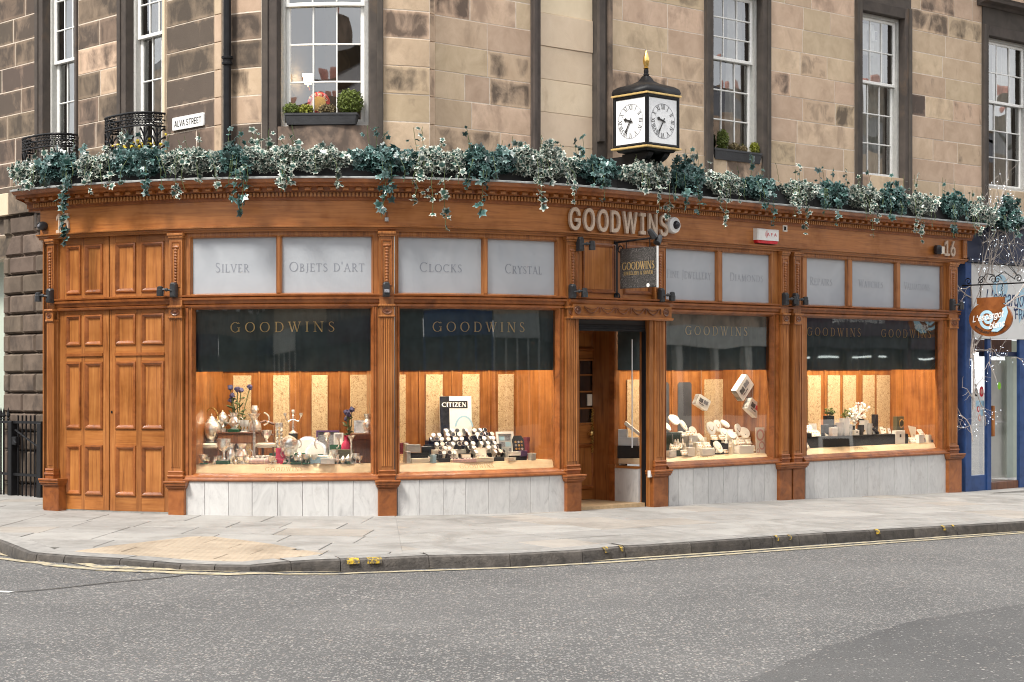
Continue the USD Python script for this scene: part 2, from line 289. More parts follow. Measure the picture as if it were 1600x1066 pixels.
plain('red_paint', (0.35, 0.02, 0.03), 0.4); plain('teal_paint', (0.01, 0.12, 0.13), 0.4); plain('plum_paint', (0.045, 0.012, 0.03), 0.4)
plain('slate', (0.055, 0.055, 0.062), 0.7, var=0.4, scale=3)
plain('cloth_blind', (0.075, 0.098, 0.098), 0.9, var=0.25, scale=4, specular_ior_level=0.2)
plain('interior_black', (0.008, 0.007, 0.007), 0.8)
def glass(name, tint, extra=0.0, rough=0.015, wave=0.0):
    N = {'t': ('transparent_bsdf', {'color': tint}), 'gl': ('glossy_bsdf', {'color': (1, 1, 1), 'roughness': rough}), 'fr': ('fresnel', {'IOR': 1.52}), 'ma': ('math', {'math_type': 'multiply_add', 'value2': 1.7, 'value3': extra, 'use_clamp': True}), 'm': ('mix_closure', {})}
    Lk = [('fr.fac', 'ma.value1'), ('ma.value', 'm.fac'), ('t.BSDF', 'm.closure1'), ('gl.BSDF', 'm.closure2')]
    if wave:
        N.update({'g': ('geometry', {}), 'n': ('noise_texture', {'scale': 1.1, 'detail': 1.0}), 'b': ('bump', {'strength': wave, 'distance': 0.02})}); Lk += [('g.position', 'n.vector'), ('n.fac', 'b.height'), ('b.normal', 'gl.normal')]
    mat(name, N, Lk, 'm.closure')
glass('shop_glass', (0.96, 0.97, 0.96), 0.015, wave=0.07)
glass('sash_glass', (0.90, 0.92, 0.91), 0.13, rough=0.01, wave=0.25)
mat('side_glass', {'t': ('transparent_bsdf', {'color': (.97, .97, .97)}), 'gl': ('glossy_bsdf', {'color': (1, 1, 1), 'roughness': .02}), 'fr': ('fresnel', {'IOR': 1.22}), 'ma': ('math', {'math_type': 'multiply', 'value2': .6}), 'm': ('mix_closure', {})}, [('fr.fac', 'ma.value1'), ('ma.value', 'm.fac'), ('t.BSDF', 'm.closure1'), ('gl.BSDF', 'm.closure2')], 'm.closure')
mat('frosted_pane', {'g': ('geometry', {}), 'n': ('noise_texture', {'scale': 1.4, 'detail': 5.0, 'roughness': 0.6, 'distortion': 0.6}), 'r': ('rgb_ramp', {'ramp': [(0.3, (0.33, 0.35, 0.375)), (0.7, (0.405, 0.423, 0.443))]}),
    'b': ('bump', {'strength': 0.12, 'distance': 0.03}), 'p': ('principled_bsdf', {'roughness': 0.6, 'coat_weight': 0.7, 'coat_roughness': 0.03})},
    [('g.position', 'n.vector'), ('n.fac', 'r.fac'), ('r.color', 'p.base_color'), ('n.fac', 'b.height'), ('b.normal', 'p.coat_normal')])
plain('etched_faint', (0.29, 0.305, 0.33), 0.5, var=0.08)
plain('gold_dull', (0.40, 0.28, 0.11), 0.4, metal=0.3)
plain('etched_letter', (0.215, 0.228, 0.258), 0.5, var=0.08)
mat('marble', {'g': ('geometry', {}), 'o': ('object_info', {}), 'mu': ('math', {'math_type': 'multiply', 'value2': 53.0}), 'cb': ('combine_xyz', {}), 'ad': ('vector_math', {'math_type': 'add'}), 'mp': ('mapping', {'rotation': (0.5, 0.4, 0.0), 'scale': (7, 7, 2.5)}),
    'n': ('noise_texture', {'scale': 1.0, 'detail': 9.0, 'roughness': 0.7, 'distortion': 2.2}), 'r': ('rgb_ramp', {'ramp': [(0.3, (0.39, 0.378, 0.368)), (0.42, (0.50, 0.49, 0.475)), (0.6, (0.57, 0.56, 0.54))]}),
    'dn': ('noise_texture', {'scale': 5.0, 'detail': 7.0, 'roughness': 0.7}), 'dr': ('map_range', {'from_min': 0.60, 'from_max': 0.74, 'to_min': 0.0, 'to_max': 0.5, 'clamp': True}),
    'mx': ('mix_color', {'b': (0.33, 0.30, 0.27)}), 'om': ('map_range', {'to_min': 0.92, 'to_max': 1.05}), 'x': ('vector_math', {'math_type': 'scale'}), 'p': ('principled_bsdf', {'roughness': 0.42})},
    [('o.random', 'mu.value1'), ('mu.value', 'cb.x'), ('mu.value', 'cb.y'), ('g.position', 'ad.vector1'), ('cb.vector', 'ad.vector2'), ('ad.vector', 'mp.vector'), ('mp.vector', 'n.vector'), ('n.fac', 'r.fac'), ('ad.vector', 'dn.vector'), ('dn.fac', 'dr.value'),
     ('dr.result', 'mx.fac'), ('r.color', 'mx.a'), ('o.random', 'om.value'), ('mx.result', 'x.vector1'), ('om.result', 'x.scale'), ('x.vector', 'p.base_color')])
mat('cork', {'g': ('geometry', {}), 'v': ('noise_texture', {'scale': 34.0, 'detail': 3.0, 'roughness': 0.7, 'distortion': 1.5}), 'r': ('rgb_ramp', {'ramp': [(0.33, (0.22, 0.12, 0.05)), (0.45, (0.47, 0.32, 0.17)), (0.6, (0.58, 0.43, 0.25))]}), 'p': ('principled_bsdf', {'roughness': 0.8})},
    [('g.position', 'v.vector'), ('v.fac', 'r.fac'), ('r.color', 'p.base_color')])
def emit(name, col, strength): mat(name, {'e': ('emission', {'color': col, 'strength': strength})}, [], 'e.emission')
emit('lamp_warm', (1.0, 0.87, 0.68), 112.0); emit('lamp_shade', (1.0, 0.70, 0.36), 14.0); emit('led_white', (0.85, 0.92, 1.0), 0.9); emit('tube_white', (0.9, 1.0, 0.95), 1.3)
# asphalt with pale chippings: two sizes of stone, gathered in drifts
def chips(tag, scale, lo, hi):
    return {'v' + tag: ('voronoi_texture', {'scale': scale, 'randomness': 1.0}), 'c' + tag: ('separate_color', {}), 't' + tag: ('map_range', {'from_min': 0.3, 'from_max': 0.7, 'to_min': lo, 'to_max': hi, 'clamp': True}), 'ge' + tag: ('math', {'math_type': 'greater_than'}),
            'sz' + tag: ('map_range', {'to_min': 0.20, 'to_max': 0.46}), 'ds' + tag: ('math', {'math_type': 'less_than'}), 'an' + tag: ('math', {'math_type': 'multiply'}), 'cr' + tag: ('rgb_ramp', {'ramp': [(0.0, (0.20, 0.195, 0.188)), (0.4, (0.31, 0.30, 0.28)), (0.75, (0.41, 0.385, 0.35)), (1.0, (0.32, 0.26, 0.21))]}), 'mx' + tag: ('mix_color', {})}
def chiplinks(t, base): return [('wp.vector', f'v{t}.vector'), (f'v{t}.color', f'c{t}.color'), ('big.fac', f't{t}.value'), (f'c{t}.r', f'ge{t}.value1'), (f't{t}.result', f'ge{t}.value2'), (f'c{t}.b', f'sz{t}.value'), (f'v{t}.distance', f'ds{t}.value1'), (f'sz{t}.result', f'ds{t}.value2'), (f'ge{t}.value', f'an{t}.value1'), (f'ds{t}.value', f'an{t}.value2'),
    (f'c{t}.g', f'cr{t}.fac'), (f'an{t}.value', f'mx{t}.fac'), (base, f'mx{t}.a'), (f'cr{t}.color', f'mx{t}.b')]
def asphalt(name, c1, c2, lo, hi):
    mat(name, {'g': ('geometry', {}), 'wn': ('noise_texture', {'scale': 26.0, 'detail': 2.0}), 'ws': ('vector_math', {'math_type': 'scale', 'scale': 0.035}), 'wp': ('vector_math', {'math_type': 'add'}), 'big': ('noise_texture', {'scale': 1.7, 'detail': 7.0, 'roughness': 0.75}),
    **chips('1', 33.0, *c1), **chips('2', 60.0, *c2), 'wr': ('noise_texture', {'scale': 0.5, 'detail': 6.0, 'roughness': 0.65}), 'br': ('rgb_ramp', {'ramp': [(0.3, lo), (0.7, hi)]}),
    'fn': ('noise_texture', {'scale': 75.0, 'detail': 5.0, 'roughness': 0.85}), 'fr': ('rgb_ramp', {'ramp': [(0.3, (0.45, 0.45, 0.45)), (0.7, (1.4, 1.4, 1.4))]}), 'mu': ('mix_color', {'blend_type': 'multiply', 'fac': 0.9, 'use_clamp': False}),
    'ml': ('mix_color', {'blend_type': 'multiply', 'fac': 0.5, 'use_clamp': False}), 'b': ('bump', {'strength': 0.8, 'distance': 0.012}), 'p': ('principled_bsdf', {'roughness': 0.8, 'specular_ior_level': 0.3})},
    [('g.position', 'wn.vector'), ('wn.color', 'ws.vector1'), ('g.position', 'wp.vector1'), ('ws.vector', 'wp.vector2'), ('g.position', 'big.vector'), ('g.position', 'wr.vector'), ('wr.fac', 'br.fac'), ('g.position', 'fn.vector'), ('fn.fac', 'fr.fac'), ('br.color', 'mu.a'), ('fr.color', 'mu.b')]
    + chiplinks('2', 'mu.result') + chiplinks('1', 'mx2.result') + [('mx1.result', 'ml.a'), ('fr.color', 'ml.b'), ('ml.result', 'p.base_color'), ('fn.fac', 'b.height'), ('b.normal', 'p.normal')])
asphalt('asphalt', (0.80, 0.46), (0.74, 0.40), (0.095, 0.094, 0.092), (0.14, 0.136, 0.131)); asphalt('asphalt_patch', (0.97, 0.93), (0.93, 0.84), (0.078, 0.077, 0.076), (0.115, 0.112, 0.108))
def paving(name, lo, hi, rnd=0.10, relief=0.0):
    N = {'g': ('geometry', {}), 'o': ('object_info', {}), 'n': ('noise_texture', {'scale': 3.0, 'detail': 7.0, 'roughness': 0.65}), 'r': ('rgb_ramp', {'ramp': [(0.3, lo), (0.7, hi)]}), 'n2': ('noise_texture', {'scale': 120.0, 'detail': 3.0}), 'r2': ('rgb_ramp', {'ramp': [(0.3, (0.86, 0.86, 0.86)), (0.7, (1.1, 1.1, 1.1))]}),
         'mu': ('mix_color', {'blend_type': 'multiply', 'fac': 1.0, 'use_clamp': False}), 'om': ('map_range', {'to_min': 1 - rnd, 'to_max': 1 + rnd}), 'x': ('vector_math', {'math_type': 'scale'}), 'b': ('bump', {'strength': 0.3, 'distance': 0.004}), 'p': ('principled_bsdf', {'roughness': 0.8})}
    Lk = [('g.position', 'n.vector'), ('n.fac', 'r.fac'), ('g.position', 'n2.vector'), ('n2.fac', 'r2.fac'), ('r.color', 'mu.a'), ('r2.color', 'mu.b'), ('o.random', 'om.value'), ('mu.result', 'x.vector1'), ('om.result', 'x.scale'), ('x.vector', 'p.base_color'), ('b.normal', 'p.normal')]
    N.update({'st': ('noise_texture', {'scale': 0.9, 'detail': 6.0, 'roughness': 0.7, 'distortion': 0.8}), 'sr': ('rgb_ramp', {'ramp': [(0.34, (0.72, 0.71, 0.69)), (0.52, (1.0, 1.0, 1.0))]}), 'gv': ('voronoi_texture', {'scale': 3.3}), 'gr': ('rgb_ramp', {'ramp': [(0.06, (0.55, 0.54, 0.53)), (0.085, (1.0, 1.0, 1.0))]}), 'm2': ('mix_color', {'blend_type': 'multiply', 'fac': 1.0}), 'm3': ('mix_color', {'blend_type': 'multiply', 'fac': 0.75})})
    Lk += [('g.position', 'st.vector'), ('st.fac', 'sr.fac'), ('g.position', 'gv.vector'), ('gv.distance', 'gr.fac'), ('x.vector', 'm2.a'), ('sr.color', 'm2.b'), ('m2.result', 'm3.a'), ('gr.color', 'm3.b'), ('m3.result', 'p.base_color')]; Lk.remove(('x.vector', 'p.base_color'))
    if relief: N['v'] = ('voronoi_texture', {'scale': 15.0, 'randomness': 0.0, 'dimensions': '2D'}); N['b'][1].update({'strength': 1.0, 'distance': 0.01}); Lk += [('g.position', 'v.vector'), ('v.distance', 'b.height')]
    else: Lk += [('n2.fac', 'b.height')]
    mat(name, N, Lk)
paving('slab_grey', (0.228, 0.217, 0.20), (0.305, 0.292, 0.27), 0.06); paving('slab_light', (0.27, 0.258, 0.237), (0.325, 0.311, 0.287), 0.05); paving('slab_warm', (0.262, 0.236, 0.205), (0.318, 0.288, 0.25), 0.06); paving('slab_buff', (0.31, 0.245, 0.175), (0.39, 0.315, 0.23), 0.08, relief=1.0)
plain('joint_dirt', (0.055, 0.05, 0.043), 0.95, var=0.4, scale=8)
mat('yellow_line_paint', {'g': ('geometry', {}), 'n': ('noise_texture', {'scale': 9.0, 'detail': 8.0, 'roughness': 0.75}), 'r': ('rgb_ramp', {'ramp': [(0.42, (0.15, 0.142, 0.13)), (0.50, (0.36, 0.305, 0.20)), (0.7, (0.46, 0.385, 0.24))]}), 'p': ('principled_bsdf', {'roughness': 0.8})}, [('g.position', 'n.vector'), ('n.fac', 'r.fac'), ('r.color', 'p.base_color')])
mat('yellow_dab', {'g': ('geometry', {}), 'n': ('noise_texture', {'scale': 22.0, 'detail': 6.0, 'roughness': 0.75}), 'r': ('rgb_ramp', {'ramp': [(0.48, (0.09, 0.08, 0.065)), (0.56, (0.52, 0.34, 0.02))]}), 'p': ('principled_bsdf', {'roughness': 0.8})}, [('g.position', 'n.vector'), ('n.fac', 'r.fac'), ('r.color', 'p.base_color')])
def leafmat(name, centre, edge, a, b, vein):
    """uv.x runs from the leaf's midrib to its rim, uv.y is the leaf's own tone"""
    mat(name, {'uv': ('uvmap', {'attribute': 'st'}), 'sx': ('separate_xyz', {}), 'g': ('geometry', {}), 'n': ('noise_texture', {'scale': 60.0, 'detail': 3.0}), 'ad': ('math', {'math_type': 'multiply_add', 'value2': 0.5, 'value3': -0.25}), 'su': ('math', {'math_type': 'add'}), 'mr': ('map_range', {'from_min': a, 'from_max': b, 'clamp': True}),
        'mx': ('mix_color', {'a': centre, 'b': edge}), 'tm': ('map_range', {'to_min': 0.35, 'to_max': 1.5}), 'x': ('vector_math', {'math_type': 'scale'}), 'p': ('principled_bsdf', {'roughness': 0.30}), 'tr': ('translucent_bsdf', {}), 'ms': ('mix_closure', {'fac': 0.18})},
        [('uv.UV', 'sx.vector'), ('g.position', 'n.vector'), ('n.fac', 'ad.value1'), ('sx.x', 'su.value1'), ('ad.value', 'su.value2'), ('su.value', 'mr.value'), ('mr.result', 'mx.fac'), ('sx.y', 'tm.value'), ('mx.result', 'x.vector1'), ('tm.result', 'x.scale'), ('x.vector', 'p.base_color'), ('x.vector', 'tr.color'), ('p.BSDF', 'ms.closure1'), ('tr.BSDF', 'ms.closure2')], 'ms.closure')
leafmat('ivy_green', (0.022, 0.062, 0.052), (0.19, 0.315, 0.305), 0.40, 1.0, 0)
leafmat('ivy_cream', (0.035, 0.085, 0.068), (0.56, 0.58, 0.50), 0.40, 0.70, 0)
# ------------------------------------------------------------------ lettering
def _ln(p, w): return LineString(p).buffer(w / 2, cap_style=2, join_style=2)
def _arc(cx, cy, rx, ry, a0, a1, w0, w1, n=22):
    """a stroke along an ellipse that swells from w0 (top, bottom) to w1 (sides)"""
    t = np.radians(np.linspace(a0, a1, n)); k = np.abs(np.cos(t)); w = w0 + (w1 - w0) * k ** 1.4
    o = [(cx + (rx + x / 2) * math.cos(u), cy + (ry + x / 2) * math.sin(u)) for u, x in zip(t, w)]; i = [(cx + (rx - x / 2) * math.cos(u), cy + (ry - x / 2) * math.sin(u)) for u, x in zip(t, w)]
    return Polygon(o + i[::-1]).buffer(0)
def serif_glyph(ch, K, N):
    """a roman capital, one unit tall; K thick, N thin stroke. Returns (shape, width)"""
    sf = lambda x, y, h=0.13: sbox(x - h, y, x + h, y + 0.045) if y < 0.5 else sbox(x - h, y - 0.045, x + h, y)
    st = lambda x, w=K: [_ln([(x, 0), (x, 1)], w), sf(x, 0), sf(x, 1)]
    U = lambda *a: unary_union([g for x in a for g in (x if isinstance(x, list) else [x])])
    if ch == 'G': return U(_arc(.46, .5, .40, .5 - N / 2, 50, 318, N, K), st(.80)[0].intersection(sbox(0, 0.06, 2, .42)), sf(.78, .46, .14), sf(.86, .9, .03), _ln([(.74, .84), (.79, .98)], N)), .95
    if ch == 'C': return U(_arc(.46, .5, .40, .5 - N / 2, 48, 312, N, K), _ln([(.74, .82), (.79, .98)], N)), .84
    if ch == 'O': return U(_arc(.48, .5, .41, .5 - N / 2, 0, 360, N, K, 40)), .96
    if ch == 'D': return U(st(.16), _arc(.38, .5, .40, .5 - N / 2, -90, 90, N, K), _ln([(.16, 1 - N / 2), (.40, 1 - N / 2)], N), _ln([(.16, N / 2), (.40, N / 2)], N)), .86
    if ch == 'W': return U(_ln([(.08, 1), (.36, 0)], K), _ln([(.36, 0), (.60, 1)], N), _ln([(.52, 1), (.80, 0)], K), _ln([(.80, 0), (1.04, 1)], N), sf(.08, 1), sf(.54, 1), sf(1.04, 1)), 1.12
    if ch == 'I': return U(st(.17)), .34
    if ch == 'N': return U(_ln([(.14, 0), (.14, 1)], N), _ln([(.14, 1), (.78, 0)], K), _ln([(.78, 0), (.78, 1)], N), sf(.14, 0), sf(.11, 1), sf(.78, 1)), .92
    if ch == 'S':
        p = [(.50, .83), (.44, .94), (.30, .975), (.15, .93), (.09, .78), (.16, .64), (.31, .53), (.46, .41), (.53, .25), (.46, .09), (.30, .025), (.14, .06), (.06, .18)]; t = np.linspace(0, len(p) - 1, 60)
        x = np.interp(t, range(len(p)), [q[0] for q in p]); y = np.interp(t, range(len(p)), [q[1] for q in p]); w = N + (K - N) * np.exp(-((t - 6.3) / 2.6) ** 2)
        return U([LineString([(x[i], y[i]), (x[i + 1], y[i + 1])]).buffer(w[i] / 2) for i in range(59)]), .60
    if ch == 'L': return U(st(.16), _ln([(.16, N / 2), (.56, N / 2)], N), _ln([(.56, 0), (.58, .2)], N)), .62
    if ch in 'EF': return U(st(.16), _ln([(.16, 1 - N / 2), (.54, 1 - N / 2)], N), _ln([(.54, 1), (.54, .82)], N), _ln([(.16, .52), (.46, .52)], N), *([_ln([(.16, N / 2), (.57, N / 2)], N), _ln([(.57, 0), (.58, .2)], N)] if ch == 'E' else [])), .64
    if ch == 'V': return U(_ln([(.08, 1), (.42, 0)], K), _ln([(.42, 0), (.74, 1)], N), sf(.08, 1), sf(.74, 1)), .82
    if ch == 'R': return U(st(.16), _arc(.32, .74, .22, .26 - N / 2, -90, 90, N, K), _ln([(.16, 1 - N / 2), (.33, 1 - N / 2)], N), _ln([(.16, .48 + N / 2), (.33, .48 + N / 2)], N), _ln([(.30, .5), (.68, 0)], K), sf(.68, 0, .1)), .76
    if ch == 'P': return U(st(.16), _arc(.32, .73, .22, .27 - N / 2, -90, 90, N, K), _ln([(.16, 1 - N / 2), (.33, 1 - N / 2)], N), _ln([(.16, .46 + N / 2), (.33, .46 + N / 2)], N)), .62
    if ch == 'B': return U(st(.16), _arc(.30, .76, .20, .24 - N / 2, -90, 90, N, K), _arc(.32, .26, .24, .26 - N / 2, -90, 90, N, K), *[_ln([(.16, y), (.32, y)], N) for y in (1 - N / 2, .52, N / 2)]), .66
    if ch == 'J': return U(_ln([(.22, .1), (.22, 1)], K), sf(.22, 1), _ln([(.22, .12), (.16, -.12), (.02, -.16)], N * 1.3)), .38
    if ch == 'T': return U(st(.36), _ln([(.02, 1 - N / 2), (.70, 1 - N / 2)], N), _ln([(.03, 1), (.03, .82)], N), _ln([(.69, 1), (.69, .82)], N)), .74
    if ch == 'A': return U(_ln([(.10, 0), (.40, 1)], N), _ln([(.40, 1), (.74, 0)], K), _ln([(.2, .34), (.62, .34)], N), sf(.10, 0), sf(.74, 0)), .84
    if ch == 'K': return U(st(.16), _ln([(.18, .45), (.60, 1)], N), _ln([(.30, .58), (.68, 0)], K), sf(.60, 1, .1), sf(.68, 0, .1)), .78
    if ch == 'Y': return U(_ln([(.36, 0), (.36, .5)], K), _ln([(.06, 1), (.36, .46)], K), _ln([(.36, .46), (.66, 1)], N), sf(.06, 1), sf(.66, 1), sf(.36, 0)), .74
    if ch == 'M': return U(_ln([(.14, 0), (.18, 1)], N), _ln([(.18, 1), (.50, .05)], K), _ln([(.50, .05), (.82, 1)], N), _ln([(.82, 1), (.88, 0)], K), sf(.14, 0), sf(.16, 1), sf(.86, 1), sf(.88, 0)), 1.02
    if ch == 'H': return U(st(.16), st(.70), _ln([(.16, .5), (.7, .5)], N)), .86
    if ch == 'U': return U(_ln([(.16, .3), (.16, 1)], K), _ln([(.72, .3), (.72, 1)], N), _arc(.44, .3, .28, .3 - N / 2, 180, 360, N, K), sf(.16, 1), sf(.72, 1)), .88
    if ch == 'Z': return U(_ln([(.06, 1 - N / 2), (.62, 1 - N / 2)], N * 1.4), _ln([(.60, .96), (.08, .04)], K), _ln([(.06, N / 2), (.64, N / 2)], N * 1.4), _ln([(.06, 1), (.06, .8)], N), _ln([(.64, 0), (.64, .2)], N)), .70
    if ch == 'X': return U(_ln([(.06, 1), (.66, 0)], K), _ln([(.66, 1), (.06, 0)], N), sf(.06, 1), sf(.66, 1), sf(.06, 0), sf(.66, 0)), .74
    if ch == "'": return U(_ln([(.08, 1), (.08, .72)], K * .8)), .16
    if ch == '&': return U(_arc(.3, .76, .16, .2, 0, 360, N, K * .7), _arc(.3, .27, .24, .27, 0, 360, N, K * .7), _ln([(.4, .3), (.7, 0)], K * .7)), .72
    return None, .35
def serif(text, height, width=None, gap=0.12, K=0.15, N=0.055, smallcaps=0.0, widen=1.0):
    """roman lettering as one shape from (0, 0); lower case letters become small capitals"""
    x, out = 0.0, []
    for ch in text:
        k = 1.0
        if ch.islower(): k, ch = (smallcaps or 1.0), ch.upper()
        g, w = serif_glyph(ch, K / k ** 0.4, N / k ** 0.4)
        if g is not None: out.append(affinity.translate(affinity.scale(g, k * widen, k, origin=(0, 0)), x, 0))
        x += (w * widen) * k + gap
    s = unary_union(out); x -= gap
    sx = height if width is None else width / x
    return affinity.scale(s, sx, height, origin=(0, 0)).simplify(height * 0.012)
def put(shape, a, c): return affinity.translate(shape, a, c)
def sans(mb, text, a, b, c, height, depth=0.002, width=None, bold=True, shear=0.0, rot=0.0):
    m = meshkit.text_mesh(text, height, depth, bold=bold); v = np.array(m.vertices); w0 = v[:, 0].max()
    k = 1.0 if width is None else width / w0; x, y = v[:, 0] * k + shear * v[:, 1], v[:, 1]; r = math.radians(rot)
    mb.add(np.stack([a + x * math.cos(r) - y * math.sin(r), b + v[:, 2], c + x * math.sin(r) + y * math.cos(r)], -1), np.array(m.faces)[:, ::-1]); return mb
# ------------------------------------------------------------------ ground, road, kerb, pavement
_bs = np.linspace(SHOP.s[0], SHOP.s[-1], 400); _bp = SHOP.P(np.stack([_bs, _bs * 0, _bs * 0], -1))[:, :2]; _bn = np.stack([np.sin(np.interp(_bs, SHOP.s, SHOP.th)), -np.cos(np.interp(_bs, SHOP.s, SHOP.th))], -1)
from scipy.spatial import cKDTree
_tree = cKDTree(_bp)
def base_z(x): x = np.clip(x, -9, 9.5); return -0.0091 * x - 0.0011 * x * x
def pav_z(x, y):
    p = np.stack([np.asarray(x, float), np.asarray(y, float)], -1); _, i = _tree.query(p); d = ((p - _bp[i]) * _bn[i]).sum(-1)
    return base_z(p[..., 0]) - 0.018 * np.clip(d, 0, 6)
def drop(px, py, z0):
    """where the ray through a pixel of the photograph meets the pavement lowered by z0"""
    y = 18.0
    for _ in range(30):
        x = (px - 800) / FPX * y; y = FPX * (EYE - (float(pav_z(x, y)) + z0)) / (py - HOR)
    return (px - 800) / FPX * y, y
KERB_PX = [(-60, 829), (0, 845), (25, 855), (47, 864), (110, 869), (187, 873.5), (281, 881.5), (340, 883.5), (390, 884), (420, 881), (450, 878), (500, 875), (532, 874), (600, 872), (670, 868.5), (797, 866), (910, 860), (976, 853.5), (1000, 852.6), (1080, 847.5), (1172, 841), (1292, 832.7), (1428, 825), (1559, 817.7), (1600, 815), (1700, 809)]
KERB = np.array([drop(a, b, 0.0) for a, b in KERB_PX])
_k0, _k1 = KERB[0] - KERB[1], KERB[-1] - KERB[-2]; _k0 /= np.linalg.norm(_k0); _k1 /= np.linalg.norm(_k1)
_turn = [KERB[0] + _k0 * t + np.array([-0.02, 0.05]) * t * t * 0.5 for t in (1.0, 2.0, 3.5, 5.0)]
KLINE = LineString(np.vstack([[_turn[-1] + np.array([-6.5, 7.5])], _turn[::-1], KERB, [KERB[-1] + _k1 * 14]]))
_kt = cKDTree(np.array([KLINE.interpolate(t).coords[0] for t in np.linspace(0, KLINE.length, 800)])); _ktz = pav_z(*np.array(_kt.data).T)
def dropped(px): return np.interp(px, [20, 60, 190, 390, 440, 520], [0, .7, 1, 1, .55, 0])     # the lowered kerb at the crossing
def road_z(x, y):
    p = np.stack([np.asarray(x, float), np.asarray(y, float)], -1); d, i = _kt.query(p)
    px = 800 + FPX * _kt.data[i][..., 0] / _kt.data[i][..., 1]
    return _ktz[i] - 0.128 + 0.075 * dropped(px) * np.exp(-d / 0.8) + 0.02 * np.clip(d, 0, 4) * 0.6
mb = MB()
xs = np.unique(np.concatenate([[-300, -120, -60], np.linspace(-30, -9, 8), np.arange(-9, 11, 0.16), np.linspace(11, 40, 10), [60, 120, 300]])); ys = np.unique(np.concatenate([[-300, -100, -40, -15], np.linspace(-6, 8, 6), np.arange(8, 24.1, 0.16), np.linspace(25, 45, 8), [80, 160, 300]]))
XX, YY = np.meshgrid(xs, ys); nx_, ny_ = len(xs), len(ys); i, j = np.meshgrid(np.arange(ny_ - 1), np.arange(nx_ - 1), indexing='ij'); q = i * nx_ + j
ZZ = road_z(XX, YY)
inland = Polygon(list(KLINE.coords) + [(60, 70), (-60, 70)]).buffer(0).buffer(-0.45); ZZ = ZZ - 0.35 * shapely.contains_xy(inland, XX, YY)     # the road bed lies lower under the pavement
mb.add(np.stack([XX, YY, ZZ], -1).reshape(-1, 3), np.stack([q, q + 1, q + nx_ + 1, q + nx_], -1).reshape(-1, 4))
road = mb.build('road', 'asphalt', kind='structure', smooth=True)
from scipy.interpolate import RegularGridInterpolator
_rg = RegularGridInterpolator((ys, xs), ZZ); road_top = lambda x, y: _rg(np.column_stack([y, x]))
def drape(line, off, w, zfun, dz, n):
    """a thin painted strip beside a line on the ground"""
    L = line.length; t = np.linspace(0, L, n); c = np.array([line.interpolate(u).coords[0] for u in t]); e = np.gradient(c, axis=0); e /= np.linalg.norm(e, axis=1, keepdims=True); nn = np.stack([e[:, 1], -e[:, 0]], -1)
    a, b = c + nn * off, c + nn * (off + w); v = np.concatenate([np.column_stack([a, zfun(*a.T) + dz]), np.column_stack([b, zfun(*b.T) + dz])])
    k = np.arange(n - 1); return v, np.stack([k, k + n, k + n + 1, k + 1], -1)
def road_point(px, py):
    y = 17.0
    for _ in range(40): y = 0.5 * y + 0.5 * FPX * (EYE - float(road_top((px - 800) / FPX * y, y)[0])) / (py - HOR)
    return (px - 800) / FPX * y, y
YL = [[(-40, 862), (0, 866), (80, 876), (156, 887), (281, 891.5), (359, 893), (450, 893.5), (560, 892), (670, 888), (797, 884), (900, 878.5), (1000, 872.5), (1150, 862.5), (1300, 852), (1450, 841.5), (1600, 830.5), (1700, 824)],
      [(-40, 868), (0, 873), (80, 884), (156, 891), (281, 896), (359, 898.5), (450, 898), (560, 896), (670, 892.5), (797, 888), (900, 882.5), (1000, 876.5), (1150, 866), (1300, 855.3), (1450, 844.5), (1600, 833.2), (1700, 826.6)]]
for pts in YL:
    ln = LineString([road_point(a, b) for a, b in pts]); v, f = drape(ln, -0.055, 0.11, road_top, 0.007, 400)
    MB().add(v, f).build('yellow_line', 'yellow_line_paint', road, smooth=True)
# white worn dash at the left edge of the road
v, f = drape(LineString([road_point(-30, 924), road_point(18, 926)]), -0.05, 0.1, road_top, 0.006, 12); plain('white_line_paint', (0.5, 0.49, 0.46), 0.8, var=0.3, scale=14); MB().add(v, f).build('white_line', 'white_line_paint', road)
S_ = SHOP.s_at
plain('dark_patch', (0.068, 0.067, 0.065), 0.85, var=0.85, scale=100, bump=0.9, bscale=90)
pp = [road_point(a, b) for a, b in ((1020, 1150), (1130, 1078), (1290, 1012), (1440, 968), (1600, 945), (1700, 938), (1700, 1150))]; g = shapely.segmentize(Polygon(pp), 0.05); gc = np.array(g.exterior.coords)[:-1]; gc = gc + (meshkit.fbm(np.column_stack([gc * 5, gc[:, 0] * 0])) - .5)[:, None] * 0.22; g = Polygon(gc).buffer(0); tv, tf_ = trimesh.creation.triangulate_polygon(g, engine='earcut'); tm_ = trimesh.Trimesh(np.column_stack([tv, np.zeros(len(tv))]), tf_).subdivide_to_size(0.12, max_iter=12); tv = np.array(tm_.vertices)[:, :2]; MB().add(np.column_stack([tv, road_top(*tv.T) + 0.006]), np.array(tm_.faces)).build('road_patch', 'asphalt_patch', road, smooth=True)
for cr in [[(20, 926), (60, 923), (120, 917), (170, 911), (250, 904), (285, 900)]]:
    v, f = drape(LineString([road_point(*c) for c in cr]), -0.02, 0.03, road_top, 0.006, 60); v[:, :2] += (meshkit.fbm(v * 9.0)[:, None] - .5) * 0.10; MB().add(v, f).build('road_crack', 'joint_dirt', road)
